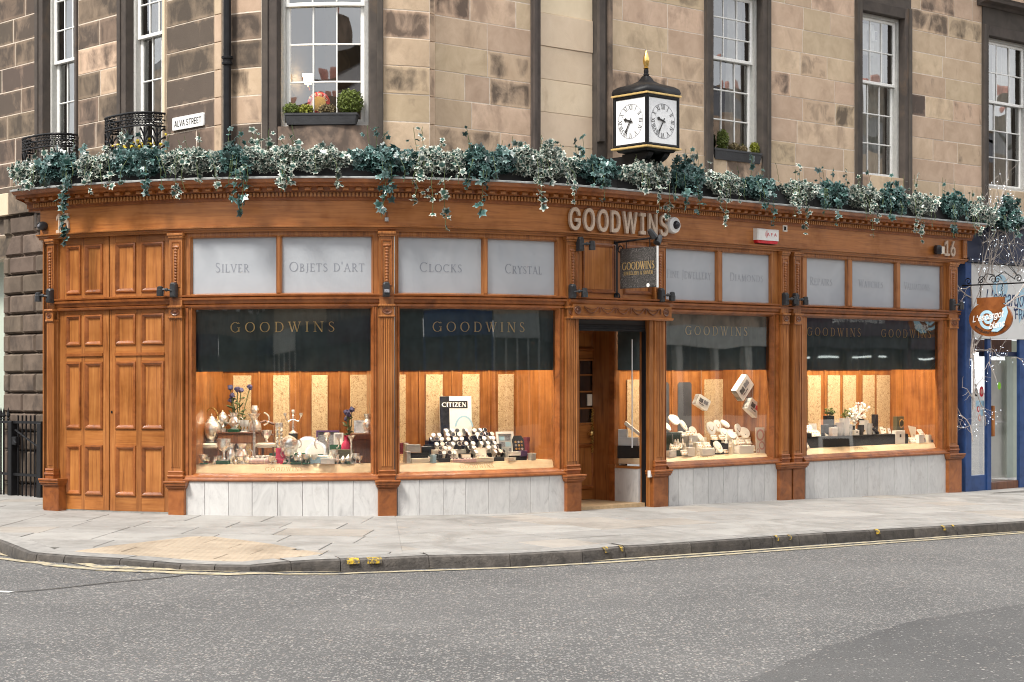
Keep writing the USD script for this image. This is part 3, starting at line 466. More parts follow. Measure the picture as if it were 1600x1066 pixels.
# pavement body
front = LineString([tuple(p) for p in SHOP.P(np.stack([_bs, _bs * 0 - 0.06, _bs * 0], -1))[:, :2]])
kpts = list(KLINE.coords); fpts = list(front.coords)
PAVE = Polygon(kpts + [(fpts[-1][0] + 3, fpts[-1][1] + 6), fpts[-1]] + fpts[::-1] + [(fpts[0][0] - 0.3, fpts[0][1] + 3.5), (kpts[0][0], kpts[0][1] + 2)]).buffer(0)
PAVE = unary_union([PAVE, Polygon([tuple(SHOP.P([S_(64), -.3, 0])[:2]), tuple(LEFT.P([LEFT.s_at(80), .05, 0])[:2]), tuple(LEFT.P([LEFT.s_at(-120), .05, 0])[:2]), kpts[2], tuple(KERB[1]), tuple(SHOP.P([S_(100), .4, 0])[:2])]).buffer(0), Polygon([tuple(SHOP.P([S_(1440), .1, 0])[:2]), tuple(SHOP.P([15.9, .1, 0])[:2]), tuple(SHOP.P([15.9, -1.2, 0])[:2]), tuple(SHOP.P([S_(1440), -1.2, 0])[:2])]).buffer(0)]).buffer(0.003)
if PAVE.geom_type != 'Polygon': PAVE = max(PAVE.geoms, key=lambda g: g.area)
def slab_mesh(poly, top, depth, zf, bevel=0.006):
    mb = MB(); poly = shapely.segmentize(poly, 0.7); c = np.array(poly.exterior.coords)[:-1]
    if not poly.exterior.is_ccw: c = c[::-1]
    ctr = c.mean(0); r = np.linalg.norm(c - ctr, axis=1, keepdims=True); ci = ctr + (c - ctr) * (1 - bevel / np.maximum(r, .05)); z = zf(*c.T); zi = zf(*ci.T)
    mb.rings([np.column_stack([c, z + top - depth]), np.column_stack([c, z + top - bevel * 0.7]), np.column_stack([ci, zi + top])], True)
    v = np.vstack([np.column_stack([ci, zi + top]), [[*ctr, float(zf(*ctr)) + top]]]); n = len(ci); return mb.add(v, [[k, (k + 1) % n, n] for k in range(n)])
pts = []; 
pv = thing('pavement', 'grey flagstone pavement between the shopfront and the kerb', kind='structure'); tag(pv, cat=None)
for g in [shapely.segmentize(PAVE.buffer(-0.13), 0.5)]:
    tri = trimesh.creation.triangulate_polygon(g, engine='earcut'); tb = trimesh.Trimesh(np.column_stack([tri[0], np.zeros(len(tri[0]))]), tri[1]).subdivide_to_size(0.5, max_iter=12); v2 = np.array(tb.vertices)[:, :2]; MB().add(np.column_stack([v2, pav_z(*v2.T) - 0.014]), np.array(tb.faces)).build('paving_bed', 'joint_dirt', pv)
INNER = PAVE.buffer(-0.004)
kerb_zone = KLINE.buffer(0.30, cap_style=2)
body = INNER.difference(kerb_zone); body = max(getattr(body, 'geoms', [body]), key=lambda g: g.area)
buff_px = [(92, 865), (175, 853), (300, 838.5), (332, 838), (430, 851), (505, 865), (400, 880.5), (330, 880.5), (190, 871)]
buff = Polygon([drop(a, b, 0) for a, b in buff_px]).buffer(0).intersection(body)
def lay(region, ang, rows, wr, mats, gap=0.007, seed=3, name='paving_slab'):
    r = random.Random(seed); ca, sa = math.cos(ang), math.sin(ang); R = affinity.rotate(region, -math.degrees(ang), origin=(0, 0)); x0, y0, x1, y1 = R.bounds; y = y0 - r.random() * 0.3; n = 0
    while y < y1:
        h = r.choice(rows); x = x0 - r.random() * 1.2
        while x < x1:
            w = r.uniform(*wr); cell = sbox(x + gap, y + gap, x + w - gap, y + h - gap).intersection(R); x += w
            for g in getattr(cell, 'geoms', [cell]):
                if g.geom_type != 'Polygon' or g.area < 0.012: continue
                g = affinity.rotate(g.convex_hull if g.convex_hull.difference(R).area < 0.003 else g, math.degrees(ang), origin=(0, 0)).simplify(0.004)
                if g.geom_type != 'Polygon': continue
                slab_mesh(g, r.uniform(-0.002, 0.003), 0.04, pav_z).build(name, r.choices(mats[0], mats[1])[0], pv); n += 1
        y += h
    return n
split = Polygon([(-0.6, 12), (-1.6, 24), (-30, 40), (-30, 5)])
rest = body.difference(buff.buffer(0.006))
n = lay(rest.difference(split), TH_R - 0.06, (0.55, 0.7, 0.85), (0.6, 1.25), (('slab_grey', 'slab_light', 'slab_warm'), (5, 2.2, 1.2)), seed=5)
n += lay(rest.intersection(split), -0.10, (0.55, 0.7, 0.85), (0.6, 1.25), (('slab_grey', 'slab_light', 'slab_warm'), (5, 2.0, 1.6)), seed=8)
nb = lay(buff, -0.16, (0.45,), (0.62, 0.9), (('slab_buff',), (1,)), gap=0.003, seed=2, name='ribbed_slab')
# kerb stones
kerb = thing('kerb', 'dark worn stone kerb along the road', kind='structure')
brk = [-60, 20, 57, 100, 187, 240, 281, 335, 392, 455, 532, 670, 797, 910, 976, 1080, 1172, 1206, 1247, 1292, 1358, 1428, 1493, 1559, 1620, 1700]
kx = 800 + FPX * KERB[:, 0] / KERB[:, 1]; klen = [KLINE.project(Point(*k)) for k in KERB]
for i in range(len(brk) - 1):
    t0, t1 = np.interp(brk[i], kx, klen) + 0.005, np.interp(brk[i + 1], kx, klen) - 0.005; m = max(2, int((t1 - t0) / 0.12) + 1)
    c = np.array([KLINE.interpolate(t).coords[0] for t in np.linspace(t0, t1, m)]); e = np.gradient(c, axis=0); e /= np.linalg.norm(e, axis=1, keepdims=True); nn = np.stack([e[:, 1], -e[:, 0]], -1)
    pxs = 800 + FPX * c[:, 0] / c[:, 1]; jz = lambda k: (meshkit.fbm(np.column_stack([c * 7, np.full(m, k + i * 3.1)])) - 0.5) * 0.022
    back, fr = c - nn * 0.285, c; zt = pav_z(*back.T); zf = pav_z(*fr.T); w = lambda o: fr + nn * (o[:, None])
    out = w(jz(1)); R = [np.column_stack([back, zt - 0.15]), np.column_stack([back, zt + 0.001]), np.column_stack([fr - nn * 0.03, zf + 0.001 + jz(9) * 0.25]), np.column_stack([w(jz(2) - 0.004), zf - 0.014 + jz(5) * 0.4]), np.column_stack([w(jz(3) + 0.008), zf - 0.07]), np.column_stack([w(jz(4) + 0.012), zf - 0.22])]
    p = MB().rings(np.stack(R).transpose(1, 0, 2)[:, :], True, True, True).build('kerb_stone', 'kerb_stone', kerb, smooth=35)
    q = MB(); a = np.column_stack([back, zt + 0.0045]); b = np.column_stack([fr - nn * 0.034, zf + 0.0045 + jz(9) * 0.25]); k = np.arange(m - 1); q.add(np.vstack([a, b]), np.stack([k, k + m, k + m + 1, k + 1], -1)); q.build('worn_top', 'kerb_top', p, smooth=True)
for a, b, y0, y1 in ((541, 561, 875.5, 881), (573, 596, 875, 880.5), (940, 952, 857, 863), (966, 974, 855, 861), (1208, 1216, 840, 846), (1229, 1235, 838, 843), (1363, 1374, 829.5, 833), (1468, 1477, 824, 829), (1485, 1491, 822, 826)):
    mid = np.interp((a + b) / 2, kx, klen); hw = (b - a) / 2 * 17.5 / FPX; m = 5; c = np.array([KLINE.interpolate(t).coords[0] for t in np.linspace(mid - hw, mid + hw, m)]); e = c[-1] - c[0]; e /= np.linalg.norm(e); nn = np.array([e[1], -e[0]])
    zf = pav_z(*c.T); rows = [np.column_stack([c - nn * 0.03, zf + 0.010]), np.column_stack([c - nn * 0.012, zf + 0.008]), np.column_stack([c + nn * 0.019, zf - 0.014]), np.column_stack([c + nn * 0.024, zf - 0.048])]
    MB().rings(np.stack(rows), False).build('yellow_kerb_dab', 'yellow_dab', kerb)
# ------------------------------------------------------------------ the shopfront
S = SHOP.s_at
ZB = lambda s: float(pav_z(*SHOP.P([s, 0.05, 0])[:2]) - WARP * SHOP.P([s, 0, 0])[0])     # ground in the shop's own heights
CT, FT, FB, FL, TT, TB, SG, SR = 4.113, 3.865, 3.558, 3.49, 2.735, 2.572, 0.525, 0.456
shop = thing('shopfront', 'long bowed varnished wooden shopfront with marble stall risers', 'shopfront', (0, 0, 0))
sE0, sE1 = S(66), S(1505)
# entablature: frieze, mouldings, cornice (swept along the bow)
P_ = lambda name, prof, a, b, m, par=shop, sm=25: MB().sweep(prof, a, b).build(name, m, par, on=SHOP, smooth=sm)
fz = P_('frieze', [(-0.25, FB), (0.03, FB), (0.03, FT), (-0.25, FT)], sE0, sE1, 'wood_level')
P_('architrave_moulding', [(-0.1, FL), (0.035, FL), (0.04, FL + .02), (0.06, FL + .028), (0.06, FL + .045), (0.085, FL + .05), (0.085, FL + .066), (0.034, FB + .004), (-0.1, FB + .004)], sE0 - .02, sE1 + .02, 'wood_level')
cor = P_('cornice', [(-0.25, FT), (0.045, FT), (0.05, FT + .03), (0.07, FT + .035), (0.07, FT + .095), (0.10, FT + .10), (0.11, FT + .145), (0.24, FT + .15), (0.245, FT + .185), (0.275, FT + .195), (0.30, FT + .225), (0.31, FT + .236), (-0.25, FT + .236)], sE0 - .22, sE1 + .18, 'wood_mould')
P_('lead_capping', [(-0.25, FT + .238), (0.322, FT + .238), (0.325, FT + .256), (0.30, FT + .262), (-0.25, FT + .262)], sE0 - .23, sE1 + .19, 'lead', cor)
d = MB(); a = sE0 - 0.06
while a < sE1 + 0.05: d.box(a, a + .026, .071, .098, FT + .040, FT + .090); a += .0455
plain('dentil_wood', (0.42, 0.18, 0.055), 0.4, var=0.25, scale=30); d.build('dentil_course', 'dentil_wood', cor, on=SHOP, kind='stuff')
a = sE0 - 0.1
while a < sE1 + 0.1:
    MB().box(a, a + .072, .111, .20, FT + .108, FT + .148, ch=.008).build('mutule_block', 'wood_level', cor, on=SHOP); a += .148
MB().sweep([(-1.6, FT + .255), (0.31, FT + .264), (0.31, FT + .258), (-1.6, FT + .249)], sE0 - .2, sE1 + .18).build('roof', 'lead', shop, on=SHOP)
MB().box(sE0 - .015, sE0 + .005, -1.6, -.02, 0.0, FT + .2).build('end_return', 'wood_upright', shop, on=SHOP)
MB().box(sE1 - .10, sE1 + .01, .031, .075, FB + .01, FT - .002, ch=.01).build('end_block', 'wood_upright', shop, on=SHOP)
MB().frame(sE1 - .085, sE1 - .005, FB + .05, FT - .04, [(0, .0755), (.012, .083), (.02, .0765)]).build('end_block_moulding', 'wood_level', shop, on=SHOP)
# bays: pilasters (px of the shaft's two edges, px of the pedestal's edges)
PIL = [(72, 83, 67, 90.5), (264, 284, 262, 287.5), (593, 616, 591, 620.5), (886, 905, 886, 909.5), (1024, 1040, 1022, 1045), (1222, 1233, 1219, 1238), (1241, 1252.5, 1240, 1258.5), (1484, 1497, 1482.5, 1503.5)]
TCOL = MB()
for n, (a, b, c, e) in enumerate(PIL):
    a, b, c, e = S(a, .07), S(b, .07), S(c, .11), S(e, .11); w = b - a; g = ZB((c + e) / 2) - 0.06
    p = MB().box(a, b, -.02, .06, .58, FL - .06).build('pilaster', 'wood_upright', shop, on=SHOP)
    MB().box(c, e, -.03, .105, g, .362, ch=.008).build('pedestal', 'wood_mould', p, on=SHOP)
    m = MB(); o = min(.035, (e - c) * .2)
    for k in ((0.0, .362, .376, .012), (.012, .376, .40, .03), (.03, .40, .43, .045), (.04, .43, .456, .055)): m.box(c - k[3] * .7 + .002 * k[0], e + k[3] * .7, -.03, .105 + k[3], k[1], k[2], ch=.006)
    m.build('pedestal_cap', 'wood_mould', p, on=SHOP)
    m = MB(); m.box(a - .012, b + .012, -.02, .075, .456, .50); m.box(a - .022, b + .022, -.02, .09, .50, .528, ch=.01); m.box(a - .012, b + .012, -.02, .078, .528, .55, ch=.004); m.box(a - .016, b + .016, -.02, .084, .55, .58, ch=.012)
    m.build('shaft_base', 'wood_mould', p, on=SHOP)
    m = MB(); k = 5 if w > .13 else 4; f0, fw = a + w * .12, w * .76 / k                                  # fluted shaft: raised fillets between the flutes
    for j in range(k): m.sweep([(.0605, .62), (.0605, 2.44), (.0605, 2.44), (.0605, .62)], f0, f0, 1) if False else m.box(f0 + j * fw + fw * .18, f0 + (j + 1) * fw - fw * .18, .0602, .0705, .62, 2.435, ch=.006)
    m.build('fluting', 'wood_upright', p, on=SHOP)
    m = MB(); m.box(a - .008, b + .008, -.02, .085, 2.445, 2.468, ch=.006); m.box(a, b, -.02, .078, 2.468, 2.575); m.box(a - .012, b + .012, .0, .10, TB + .003, TB + .03, ch=.006)
    m.build('capital', 'wood_upright', p, on=SHOP)
    m = MB(); cc = (a + b) / 2; 
    t = np.linspace(0, 2 * np.pi, 15); m.rings([[(cc + w * r * math.cos(u), dd, 2.522 + min(w, .16) * r * .72 * math.sin(u)) for u in t[:-1]] for r, dd in ((.36, .0785), (.33, .088), (.26, .084), (.14, .082), (.11, .092), (.02, .094))])
    m.build('rosette', 'wood_dark', p, on=SHOP)
    m = MB(); m.box(a - .012, b + .012, -.02, .082, FL - .06, FL - .035, ch=.006); m.box(a - .02, b + .02, -.02, .095, FL - .035, FL - .002, ch=.008); m.build('upper_capital', 'wood_upright', p, on=SHOP)
    MB().frame(a + w * .13, b - w * .13, TT + .09, FL - .10, [(0, .061), (.004, .07), (.016, .068), (.02, .0615)]).build('panel_moulding', 'wood_mould', p, on=SHOP)
    m = MB(); zz = FL - .17; m.lathe([(.0, 0), (.018, .002), (.024, .008), (.012, .013), (0, .015)], seg=8) if False else None
    for k in range(15):                                                                               # hanging husks
        r = (.38 if k == 0 else .19) * min(w, .15) * (1 - k * .025); s_ = 6
        z0 = zz - k * .036
        m.rings([[(cc + r * math.cos(u) * q, dd, z0 + .021 * math.sin(u) * q) for u in np.arange(s_) * 2 * np.pi / s_ + .3] for q, dd in ((1, .0612), (.75, .074), (.12, .08))])
    m.build('carved_husks', 'wood_carved', p, on=SHOP)
MB().box(S(1215), S(1262), -.14, -.015, .0, FL).build('party_post', 'wood_upright', shop, on=SHOP)
# transom rail with mouldings, breaking forward at the pilasters
P_('transom_rail', [(-.12, TB), (.0, TB), (.02, TB + .008), (.03, TB + .03), (.012, TB + .042), (.03, TB + .05), (.035, TB + .085), (.06, TB + .095), (.065, TB + .118), (.045, TB + .126), (.07, TB + .136), (.072, TB + .155), (.0, TT), (-.12, TT)], S(88), S(889), 'wood_mould')
P_('transom_rail', [(-.12, TB), (.0, TB), (.02, TB + .008), (.03, TB + .03), (.012, TB + .042), (.03, TB + .05), (.035, TB + .085), (.06, TB + .095), (.065, TB + .118), (.045, TB + .126), (.07, TB + .136), (.072, TB + .155), (.0, TT), (-.12, TT)], S(1036), S(1496), 'wood_mould')
P_('transom_rail', [(-.12, TB + .06), (.07, TB + .06), (.085, TB + .085), (.10, TB + .10), (.105, TB + .118), (.085, TB + .126), (.11, TB + .136), (.112, TB + .155), (.0, TT), (-.12, TT)], S(884), S(1044), 'wood_mould')
# marble stall risers
SL = [[289, 320, 357, 394, 434, 473, 513, 552, 591], [621, 655, 693, 728, 763.5, 797, 829, 858, 886.5], [1045, 1060, 1083, 1107, 1130, 1153, 1175, 1195, 1219], [1258.5, 1272, 1294, 1314, 1335, 1356, 1375, 1398, 1422, 1449, 1483]]
WIN = [(300.5, 582.5), (623, 873), (1040, 1208), (1252.5, 1471)]
for row in SL:
    for a, b in zip(row[:-1], row[1:]):
        a, b = S(a, .05), S(b, .05); g = min(ZB(a), ZB(b)) - .05
        MB().box(a + .002, b - .002, -.08, .052, g, SR - .004, ch=.004).build('marble_slab', 'marble', shop, on=SHOP)
    a, b = S(row[0], .05), S(row[-1], .05)
    P_('sill', [(-.15, SR - .003), (.066, SR - .003), (.075, SR + .01), (.072, SR + .025), (.05, SR + .032), (.045, SR + .05), (.02, SG), (-.15, SG)], a - .02, b + .02, 'wood_mould')
    MB().sheet(a, b, -.09, ZB((a + b) / 2) - .05, SR, 12).build('riser_backing', 'joint_dirt', shop, on=SHOP)
# display windows: frame, pane, transom lights
TRANS = [[(298, 432), (439, 582)], [(622, 755), (762, 870)], [(1040, 1121), (1128, 1205)], [(1254, 1324), (1331, 1400), (1406, 1472)]]
JAMB = [(286, 592), (617, 886), (1040, 1221), (1252.5, 1484)]
WORDS = [[('Silver', .28, .40), ("Objets d'art", .085, .83)], [('Clocks', .255, .50), ('Crystal', .26, .54)], [('Fine Jewellery', .06, .86), ('Diamonds', .20, .68)], [('Repairs', .21, .50), ('Watches', .20, .55), ('Valuations', .15, .6)]]
for n in range(4):
    a, b = S(WIN[n][0]), S(WIN[n][1]); ja, jb = S(JAMB[n][0]), S(JAMB[n][1]); m = max(2, int((b - a) / .18))
    w = MB(); w.box(a, b, -.12, -.08, TB - .02, TB + .02, m)
    win = w.build('display_window', 'wood_upright', shop, on=SHOP)
    for x0, x1 in ((ja, a), (b, jb)):
        if x1 - x0 > .002: MB().box(x0, x1, -.12, .0, SG, TB).build('window_jamb', 'wood_upright', win, on=SHOP)
        if x1 - x0 > .05: MB().box(x0 + (x1 - x0) * .3, x0 + (x1 - x0) * .62, .001, .018, SG, TB, ch=.005).build('jamb_bead', 'wood_mould', win, on=SHOP)
    MB().frame(a, b, SG, TB, [(-.018, .0), (-.010, .014), (.0, .012), (.018, -.03), (.022, -.06)], m).build('window_bead', 'wood_mould', win, on=SHOP, smooth=30)
    MB().sheet(a + .005, b - .005, -.055, SG + .002, TB - .002, m * 2).build('glass_pane', 'shop_glass', win, on=SHOP, smooth=True)
    w = MB(); t0, t1 = TRANS[n][0][0], TRANS[n][-1][1]; t0, t1 = S(t0), S(t1)
    w.box(ja, t0, -.12, .0, TT, FL); w.box(t1, jb, -.12, .0, TT, FL); w.box(t0, t1, -.12, .0, FL - .055, FL, m); tr = w.build('transom_light', 'wood_upright', shop, on=SHOP)
    for k, (p, q) in enumerate(TRANS[n]):
        p, q = S(p), S(q); mm = max(2, int((q - p) / .15))
        MB().frame(p, q, TT, FL - .055, [(-.012, .0), (-.004, .01), (.004, -.005), (.012, -.04)], mm).build('glazing_bead', 'wood_upright', tr, on=SHOP, smooth=30)
        if k: MB().box(S(TRANS[n][k - 1][1]), p, -.12, .012, TT, FL - .055, ch=.012).build('mullion', 'wood_upright', tr, on=SHOP)
        MB().sheet(p, q, -.042, TT, FL - .055, mm).build('frosted_pane', 'frosted_pane', tr, on=SHOP, smooth=True)
        word, off, wid = WORDS[n][k]; L = serif(word, .118, width=(q - p) * wid, smallcaps=.82, K=.11, N=.04)
        MB().poly(put(L, p + (q - p) * off, TT + (.27 if n < 2 else .30)), -.040, -.0395).build('etched_word', 'etched_letter' if n < 2 else 'etched_faint', tr, on=SHOP)
# panelled double door at the left, with its fixed upper leaves
fm = [(0, .0), (.006, .018), (.022, .022), (.032, .012), (.045, .004), (.055, -.012)]
def panel(par, a, b, z0, z1, d0=.0, name='panel', m='wood_panel', prof=fm):
    MB().frame(a, b, z0, z1, [(t, d0 + q) for t, q in prof]).build(name + '_moulding', 'wood_mould', par, on=SHOP, smooth=30)
    t = prof[-1][0]; MB().sheet(a + t, b - t, d0 + prof[-1][1], z0 + t, z1 - t, 2).build(name, m, par, on=SHOP)
D0 = -.03
zr = lambda py: SHOP.zat(200, py)
for leaf, (a, b, cols) in enumerate([(90, 167.8, [(101, 124.5), (130, 158.5)]), (169, 264, [(178, 210.5), (219, 255)])]):
    a, b = S(a), S(b); z0 = ZB((a + b) / 2) + .02
    rows = [(zr(541 - 2), zr(490)), (zr(671), zr(565)), (zr(775.5), zr(696.5))]
    dr = MB().box(a, b, -.10, D0 - .0135, z0, TB, 4).build('double_door', 'wood_panel', shop, on=SHOP)
    up = MB().box(a, b, -.10, D0 - .0135, TT, FL, 4).build('upper_leaf', 'wood_panel', shop, on=SHOP)
    rowsu = [(zr(457), zr(379))]
    for par, rr, zlo, zhi in ((dr, rows, z0, TB), (up, rowsu, TT, FL)):
        xs_ = [a] + [S(x) for c in cols for x in c] + [b]
        for k in (0, 2, 4): MB().box(xs_[k] + .001, xs_[k + 1] - .001, D0 - .03, D0, zlo, zhi, ch=.002).build('stile', 'wood_upright', par, on=SHOP)
        zs = [zlo] + [z for r_ in sorted(rr) for z in r_] + [zhi]
        for k in range(0, len(zs), 2):
            for j in (1, 3): MB().box(xs_[j], xs_[j + 1], D0 - .03, D0 - .0006, zs[k], zs[k + 1], ch=.002).build('rail', 'wood_level', par, on=SHOP)
        for z_ in sorted(rr):
            for c in cols: panel(par, S(c[0]), S(c[1]), z_[0], z_[1], D0)
    z = zr(553); MB().box(S(cols[0][0]) , S(cols[1][1]), D0, D0 + .018, z - .022, z + .014, 3, ).build('drip_bead', 'wood_mould', dr, on=SHOP)
c = MB(); c.lathe([(0, .012), (.014, .01), (.016, 0)], seg=10); 
kx_, kz_ = SHOP.hit(172.5, 644); MB().rings([[(kx_ + r * math.cos(u), dd, kz_ + 1.4 * r * math.sin(u)) for u in np.arange(10) * np.pi / 5] for r, dd in ((.012, D0), (.012, D0 + .006), (.004, D0 + .008))], capB=True).build('keyhole', 'black_iron', dr, on=SHOP)
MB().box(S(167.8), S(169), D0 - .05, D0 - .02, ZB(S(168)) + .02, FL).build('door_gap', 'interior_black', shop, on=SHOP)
for a, b in ((82.5, 90), (264 + 20, 286)):
    MB().box(S(a), S(b), -.10, -.001, ZB(S(a)) - .05 if a < 200 else .456, FL, ch=.004).build('door_post', 'wood_upright', shop, on=SHOP)
MB().box(S(90), S(264), -.12, D0 + .005, ZB(S(180)) - .05, ZB(S(180)) + .018, 6).build('door_sill', 'kerb_top', shop, on=SHOP)
# entrance bay: panels over the door, swagged lintel, roller shutter, lobby
a, b = S(905), S(1026)
MB().box(a, b, -.1, -.0135, TT, FL, 1).build('overdoor_board', 'wood_panel', shop, on=SHOP); ovd = MB().box(a, b, -.05, -.001, FL - .05, FL - .001).build('overdoor_panelling', 'wood_upright', shop, on=SHOP)
for x0, x1 in ((905, 909.5), (962, 974), (1018, 1026)): MB().box(S(x0), S(x1), -.05, 0, TT, FL - .05, ch=.003).build('stile', 'wood_upright', ovd, on=SHOP)
for x0, x1 in ((909.5, 962), (974, 1018)):
    MB().box(S(x0), S(x1), -.05, -.0006, TT, TT + .05).build('rail', 'wood_level', ovd, on=SHOP); panel(ovd, S(x0), S(x1), TT + .05, FL - .05, 0)
lz0, lz1 = 2.46, TB + .06
lin = MB().box(S(888), S(1041), -.1, .10, lz0 + .02, lz1).build('lintel', 'wood_level', shop, on=SHOP)
P_('lintel_moulding', [(-.1, lz0 - .012), (.105, lz0 - .012), (.125, lz0 + .008), (.125, lz0 + .02), (-.1, lz0 + .02)], S(886), S(1042), 'wood_level', lin)
a, b = S(903), S(1023); L_ = (b - a) / 5
for k in range(5):
    m = MB(); t = np.linspace(0, 1, 12); m.tube([(a + L_ * (k + .08 + .84 * u), .106, lz1 - .035 - .075 * (1 - (2 * u - 1) ** 2)) for u in t], .009, 5); m.tube([(a + L_ * (k + .08 + .84 * u), .104, lz1 - .03 - .03 * (1 - (2 * u - 1) ** 2)) for u in t], .006, 5)
    m.tube([(a + L_ * (k + 1), .106, lz1 - .03 - .016 * i) for i in range(6)], [.008, .012, .008, .012, .009, .003], 5); m.build('swag', 'wood_dark', lin, on=SHOP, smooth=True)
for x in (895, 1032):
    x = S(x); MB().rings([[(x + r * math.cos(u), dd, (lz0 + lz1) / 2 + .01 + r * math.sin(u)) for u in np.arange(14) * np.pi / 7] for r, dd in ((.055, .1005), (.05, .11), (.04, .106), (.022, .104), (.016, .114), (.002, .116))]).build('rosette', 'wood_dark', lin, on=SHOP)
oL, oR = S(903), S(1011)
shut = MB().box(oL, oR, -.16, -.03, lz0 - .16, lz0 - .012).build('roller_shutter', 'black_plastic', shop, on=SHOP)
for k in range(3): MB().box(oL + .01, oR - .01, -.0295, -.018, lz0 - .158 + k * .03, lz0 - .134 + k * .03, ch=.004).build('shutter_slat', 'black_iron', shut, on=SHOP)
MB().box(oR - .02, oR, -.08, -.02, ZB(oR), lz0 - .16).build('shutter_guide', 'black_iron', shop, on=SHOP)
MB().box(oR, S(1024), -.14, .045, ZB(oR) - .05, lz0 - .012, ch=.004).build('door_post', 'wood_upright', shop, on=SHOP)
gz = ZB(S(960)); LB = -1.0                                                       # the lobby's back
MB().box(oL - .05, oR + .02, LB - .1, -.02, gz - .1, gz + .045).build('lobby_floor', 'tile_floor', shop, on=SHOP)
MB().box(oL - .05, oR + .02, LB - .1, -.02, lz0 - .02, lz0 + .01).build('lobby_ceiling', 'wood_dark', shop, on=SHOP)
MB().box(oL - .04, oL - .005, LB - .1, -.1, gz, lz0).build('lobby_wall', 'wood_mould', shop, on=SHOP)
MB().box(S(886), oL, -.14, -.02, gz, lz0).build('lobby_jamb', 'wood_mould', shop, on=SHOP)
eL, eR = oL - .005, S(940, LB)
ed = MB().box(eL, eR, LB - .12, LB - .075, gz + .05, lz0 - .02).build('entrance_door', 'wood_mould', shop, on=SHOP)
ez = lambda py: SHOP.zat(925, py, LB)
for x0, x1 in ((eL, eL + .1), (eR - .13, eR)): MB().box(x0, x1, LB - .04, LB, gz + .05, lz0 - .02, ch=.004).build('stile', 'wood_upright', ed, on=SHOP)
x0, x1 = eL + .1, eR - .13; zl = [(gz + .05, ez(764)), (ez(693), ez(664)), (ez(560), ez(548)), (ez(515), lz0 - .02)]
for z0, z1 in zl: MB().box(x0, x1, LB - .04, LB - .001, z0, z1, ch=.003).build('rail', 'wood_level', ed, on=SHOP)
panel(ed, x0, x1, ez(764), ez(693), LB); panel(ed, x0, x1, ez(548), ez(515), LB)
MB().sheet(x0, x1, LB - .02, ez(664), ez(560)).build('door_glass', 'sash_glass', ed, on=SHOP); MB().frame(x0, x1, ez(664), ez(560), [(0, LB), (.01, LB + .014), (.03, LB + .01), (.035, LB - .015)]).build('glazing_moulding', 'wood_upright', ed, on=SHOP)
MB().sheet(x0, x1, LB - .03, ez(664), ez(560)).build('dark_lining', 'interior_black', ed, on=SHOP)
for k in range(1, 4): z = ez(664) + (ez(560) - ez(664)) * k / 4; MB().box(x0 + .03, x1 - .03, LB - .018, LB - .002, z - .01, z + .01).build('glazing_bar', 'wood_level', ed, on=SHOP)
for k in range(1, 4): x = x0 + (x1 - x0) * k / 4; MB().box(x - .01, x + .01, LB - .018, LB - .004, ez(664) + .03, ez(560) - .03).build('glazing_bar', 'wood_upright', ed, on=SHOP)
MB().box(x1 - .135, x1 - .045, LB - .012, LB - .008, ez(634), ez(616)).build('door_notice', 'card_cream', ed, on=SHOP)
hx = S(925, LB); m = MB(); r_ = random.Random(4)
for k in range(26): u = k / 25; z = ez(706) + (ez(640) - ez(706)) * u; rr = .012 + .03 * math.sin(u * 3.14) * (.5 + .5 * math.sin(k * 2.3)); m.tube([(hx - rr, LB + .004, z - .012), (hx + rr * .7, LB + .016, z), (hx - rr * .6, LB + .006, z + .014)], .009, 5)
m.build('ornate_handle_plate', 'brass', ed, on=SHOP, smooth=True); c = MB(); kx2, kz2 = SHOP.hit(919, 677, LB); c.tm(trimesh.creation.icosphere(2, .045), trimesh.transformations.translation_matrix([kx2, LB + .06, kz2])); c.box(kx2 - .015, kx2 + .015, LB, LB + .03, kz2 - .015, kz2 + .015); c.build('door_knob', 'brass', ed, on=SHOP, smooth=True)
sR = oR - .03
MB().box(eR, sR + .06, LB - .1, LB + .01, gz + .04, lz0).build('lobby_back', 'wood_panel', shop, on=SHOP)
post = MB().box(sR, sR + .08, LB, -.56, gz + .04, lz0, ch=.004).build('lobby_post', 'wood_upright', shop, on=SHOP)
MB().box(sR - .02, sR + .01, -.66, -.56, gz + .04, lz0).build('lobby_post', 'wood_mould', shop, on=SHOP); MB().box(sR - .03, sR + .012, -.69, -.53, .47, .51, ch=.01).build('post_base', 'wood_upright', shop, on=SHOP)
MB().box(sR - .012, sR + .06, -.56, -.12, gz + .03, .47).build('lobby_marble', 'marble', shop, on=SHOP); MB().box(sR - .02, sR + .06, -.56, -.12, .47, .50).build('lobby_sill', 'wood_level', shop, on=SHOP)
v = MB(); v.add([(sR + .01, -.56, .50), (sR + .01, -.12, .50), (sR + .01, -.12, lz0 - .1), (sR + .01, -.56, lz0 - .1)], [[0, 1, 2, 3]]).build('lobby_glass', 'side_glass', shop, on=SHOP)
MB().box(sR + .03, sR + .05, -.55, -.13, 1.79, lz0).build('lobby_blind', 'cloth_blind', shop, on=SHOP)
MB().box(sR - .06, sR - .048, -.20, -.188, .75, 2.2).build('grip_rail', 'white_metal', shop, on=SHOP)
